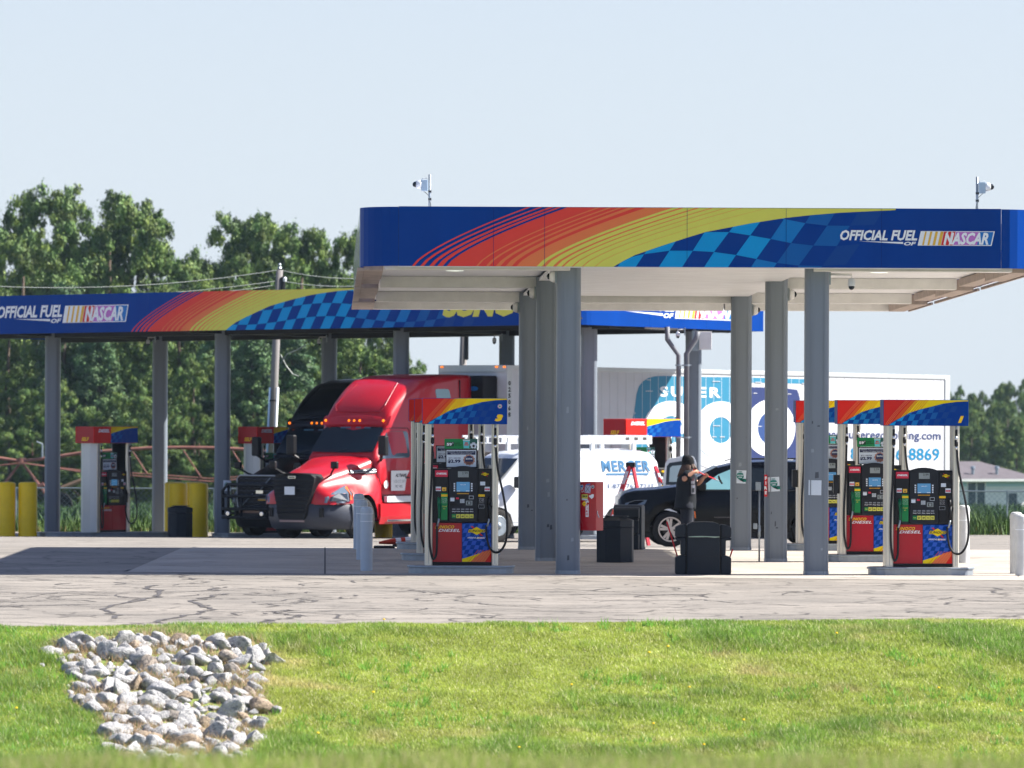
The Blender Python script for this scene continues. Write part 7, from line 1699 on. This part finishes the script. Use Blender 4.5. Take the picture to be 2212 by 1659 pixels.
# near shoulder, out of focus
n = 110000; X = G.uniform(-4.6, 4.6, n); Y = G.uniform(27.5, 34, n); Z = gzv(X, Y); H = G.uniform(.03, .15, n) * (.5 + .9 * vnoise(X, Y, 4, 22)); cb = np.where(G.rand(n)[:, None] < .35, np.array([[.44, .39, .20]]), np.array([[.22, .31, .05]])) * (.7 + .6 * vnoise(X, Y, 6, 23))[:, None]
o = cards('shoulder_grass', X, Y, Z, H, G.uniform(.0025, .005, n), cb * G.uniform(.7, 1.3, n)[:, None], grassm, .35); tag(o, 'blurred grass on the near road shoulder at the bottom edge', 'grass')
dand = flat('dandelion_yellow', 250, 205, 20, .6)
LM = [(60, 'the left edge of the picture'), (680, 'the pale bollards'), (860, 'the left side of pump 3'), (1000, 'pump 3'), (1180, 'the left columns'), (1330, 'the eight-sided bin'), (1520, 'the near squeegee station'), (1690, 'the conduit post'), (1860, 'the right column'), (2000, 'pump 1'), (2140, 'the right-edge bollards')]
seen_ = set(); RW = ('close to the lot edge', 'halfway down the bank', 'low on the bank near the ditch')
for i in range(60):
    if len(seen_) >= 16: break
    x = G.uniform(-5.4, 5.9); s_ = G.uniform(.3, 8.3); y = edge_d(x) - s_; z = gz(x, y); px, py = px_of(np.array([x]), np.array([y]), np.array([z]))
    if inside(px, py)[0] or 80 < px[0] < 620: continue
    k = (min(LM, key=lambda q: abs(q[0] - px[0]))[1], RW[min(2, int(s_ / 2.9))])
    if k in seen_ or (k[0] == 'pump 3'): continue
    seen_.add(k); mb = MB(); mb.tube([(0, 0, 0), (.004, 0, .09)], .002, grassm, 4); mb.lathe([(.004, .088), (.016, .094), (.013, .102), (.002, .105)], dand, (.004, 0, 0), 8)
    o = mb.build('dandelion', None, (x, y, z)); tag(o, 'yellow dandelion below ' + k[0] + ', ' + k[1], 'flower', 'dandelions in the grass')
# ------------------------------------------------------------------ rocks
rockm = bpy.data.materials.new('limestone'); rockm.use_nodes = True
_n = rockm.node_tree.nodes; _l = rockm.node_tree.links; _b = _n['Principled BSDF']; _b.inputs['Roughness'].default_value = .9; _b.inputs['Specular IOR Level'].default_value = .2
_tc = _n.new('ShaderNodeTexCoord'); _oi = _n.new('ShaderNodeObjectInfo'); _nz = _n.new('ShaderNodeTexNoise'); _nz.inputs['Scale'].default_value = 4; _nz.inputs['Detail'].default_value = 10; _nz.inputs['Roughness'].default_value = .7; _nz.noise_dimensions = '4D'
_l.new(_tc.outputs['Object'], _nz.inputs[0]); _l.new(_oi.outputs['Random'], _nz.inputs['W'])
_cr = _n.new('ShaderNodeValToRGB'); _cr.color_ramp.elements[0].position = .34; _cr.color_ramp.elements[0].color = rgb(104, 106, 112); _cr.color_ramp.elements[1].position = .56; _cr.color_ramp.elements[1].color = rgb(184, 182, 180); _l.new(_nz.outputs[0], _cr.inputs[0])
_c2 = _n.new('ShaderNodeValToRGB'); _c2.color_ramp.elements[0].color = (1, 1, 1, 1); _c2.color_ramp.elements[0].position = .866; _c2.color_ramp.elements[1].color = rgb(226, 204, 178); _c2.color_ramp.elements[1].position = .95; _l.new(_oi.outputs['Random'], _c2.inputs[0])
_mx = _n.new('ShaderNodeMix'); _mx.data_type = 'RGBA'; _mx.blend_type = 'MULTIPLY'; _mx.inputs[0].default_value = 1; _l.new(_cr.outputs[0], _mx.inputs[6]); _l.new(_c2.outputs[0], _mx.inputs[7]); _l.new(_mx.outputs[2], _b.inputs['Base Color'])
_n2 = _n.new('ShaderNodeTexNoise'); _n2.inputs['Scale'].default_value = 9; _n2.inputs['Detail'].default_value = 8; _l.new(_tc.outputs['Object'], _n2.inputs[0]); _bp = _n.new('ShaderNodeBump'); _bp.inputs['Strength'].default_value = .8; _bp.inputs['Distance'].default_value = .03; _l.new(_n2.outputs[0], _bp.inputs['Height']); _l.new(_bp.outputs[0], _b.inputs['Normal'])
rocks = []
for k in range(12):
    bm = bmesh.new(); bmesh.ops.create_icosphere(bm, subdivisions=3, radius=1); g = random.Random(40 + k)
    planes = [(Vector((g.gauss(0, 1), g.gauss(0, 1), g.gauss(0, .8))).normalized(), g.uniform(.42, .78)) for _ in range(13)]; off = Vector((g.uniform(0, 50), g.uniform(0, 50), 0))
    for v in bm.verts:
        p = v.co.copy()
        for nn, dd in planes:
            e_ = p.dot(nn) - dd
            if e_ > 0: p -= nn * e_ * .97
        p *= 1 + .10 * noise.noise(p * 1.4 + off) + .06 * noise.noise(p * 3.5 + off) + .045 * noise.noise(p * 8 + off); v.co = p
    me = bpy.data.meshes.new('rock'); bm.to_mesh(me); bm.free(); me.materials.append(rockm); me.shade_smooth(); rocks.append(me)
bank = empty('rock_pile', (0, 0, 0), 0, 'pile of pale limestone rocks lining the slope of the ditch', 'rocks')
g = random.Random(21); placed = []; tries = 0
def ground_pt(px, py):
    lo, hi = 52.0, 72.0
    for _ in range(40):
        m = (lo + hi) / 2; q = at(px, py, m)
        if q.z > gz(q.x, m): lo = m
        else: hi = m
    return at(px, py, (lo + hi) / 2)
big = [(150, 1400, .24), (172, 1380, .22), (232, 1412, .30), (262, 1420, .26), (305, 1408, .26), (345, 1378, .24), (395, 1382, .22), (413, 1368, .16), (290, 1482, .20), (320, 1520, .22), (235, 1490, .26), (480, 1470, .22), (420, 1455, .2), (495, 1540, .26), (400, 1560, .22), (470, 1585, .22), (515, 1600, .22), (335, 1610, .2), (205, 1455, .2), (455, 1395, .2), (525, 1395, .24), (485, 1510, .2), (340, 1455, .2), (300, 1560, .2), (545, 1600, .24)]
def rot_s(px, py, s):
    py = py + max(0, 1400 - py) * .5 + 6; s = s * .94
    p = ground_pt(px, py); placed.append((px, py, s))
    return (p.x, p.y, gz(p.x, p.y) + s * .13), (s * g.uniform(.7, 1.02), s * g.uniform(.55, .85), s * g.uniform(.42, .68)), (g.gauss(0, .28), g.gauss(0, .28), g.uniform(0, 6.28))
def put(px, py, s):
    l, sc, r = rot_s(px, py, s); o = bpy.data.objects.new('rock', rocks[g.randrange(12)]); C.objects.link(o); o.parent = bank; o.location = l; o.scale = sc; o.rotation_euler = r
for a in big: put(*a)
small = []
def fits(px, py, s, k): return all(((px - a) / 195) ** 2 + ((py - b) / 120) ** 2 > ((s + c) * k) ** 2 for a, b, c in placed)
while len(placed) < 292 and tries < 12000:
    tries += 1; px = g.uniform(95, 605); py = g.uniform(1366, 1668)
    ins = inside(np.array([px + g.gauss(0, 9)]), np.array([py + g.gauss(0, 5)]))[0]
    if not ins or (px > 540 and g.random() < .45): continue
    s = g.choice((.11, .14, .16, .18, .20, .23)) * g.uniform(.9, 1.2)
    if fits(px, py, s, .268): put(px, py, s)
mbr = bmesh.new(); n_s = 0; tries = 0
while n_s < 330 and tries < 5000:
    tries += 1; px = g.uniform(90, 612); py = g.uniform(1366, 1668)
    if not inside(np.array([px + g.gauss(0, 14)]), np.array([py + g.gauss(0, 7)]))[0]: continue
    s = g.uniform(.045, .10)
    if fits(px, py, s, .25):
        l, sc, r = rot_s(px, py, s); n0 = len(mbr.verts); mbr.from_mesh(rocks[g.randrange(12)]); mbr.verts.ensure_lookup_table()
        Mx = Matrix.Translation(l) @ __import__('mathutils').Euler(r).to_matrix().to_4x4() @ Matrix.Diagonal((sc[0], sc[1], sc[2], 1))
        bmesh.ops.transform(mbr, matrix=Mx, verts=mbr.verts[n0:]); n_s += 1
me = bpy.data.meshes.new('rubble'); mbr.to_mesh(me); mbr.free(); me.materials.append(rockm); o = bpy.data.objects.new('rubble', me); C.objects.link(o); o.parent = bank; tag(o, kind='stuff')
# straw and weeds among the rocks
n = 26000; px = G.uniform(90, 610, n); py = G.uniform(1366, 1660, n); m_ = inside(px + G.normal(0, 10, n), py + G.normal(0, 5, n)); px, py = px[m_], py[m_]
tb = [[ground_pt(a, b) for b in range(1360, 1671, 10)] for a in range(80, 621, 20)]
X = []; Y = []
for a, b in zip(px, py):
    i = min(26, (a - 80) / 20); j = min(30, (b - 1360) / 10); q = tb[int(i)][int(j)]; q2 = tb[int(i) + 1][int(j)] if int(i) + 1 < 28 else q; q3 = tb[int(i)][min(31, int(j) + 1)]
    X.append(q.x + (q2.x - q.x) * (i - int(i))); Y.append(q.y + (q3.y - q.y) * (j - int(j)))
X = np.array(X); Y = np.array(Y); Z = gzv(X, Y); n = len(X)
patchy = vnoise(X, Y, 2.2, 12) + .4 * vnoise(X, Y, 6, 13); k = patchy > .72; X, Y, Z = X[k], Y[k], Z[k]; n = len(X)
cb = np.where(G.rand(n)[:, None] < .08, np.array([[.10, .24, .03]]), np.array([[.42, .31, .20]]))
tag(cards('dry_straw', X, Y, Z, G.uniform(.04, .13, n), G.uniform(.003, .007, n), cb * G.uniform(.6, 1.4, n)[:, None], grassm, .6), 'dry reddish straw between the limestone rocks', 'straw')

# ------------------------------------------------------------------ haze
hz = bpy.data.materials.new('haze_air'); hz.use_nodes = True; nn = hz.node_tree.nodes; nn.remove(nn['Principled BSDF'])
pvx = nn.new('ShaderNodeVolumePrincipled'); pvx.inputs['Color'].default_value = (.6, .78, 1, 1); pvx.inputs['Density'].default_value = HAZE; pvx.inputs['Anisotropy'].default_value = 0
hz.node_tree.links.new(pvx.outputs[0], nn['Material Output'].inputs['Volume'])
if HAZE > 0:
    mb = MB(); mb.bx(-420, 420, -20, 905, -9.2, 40, hz); o = mb.build('haze'); tag(o, kind='stuff')
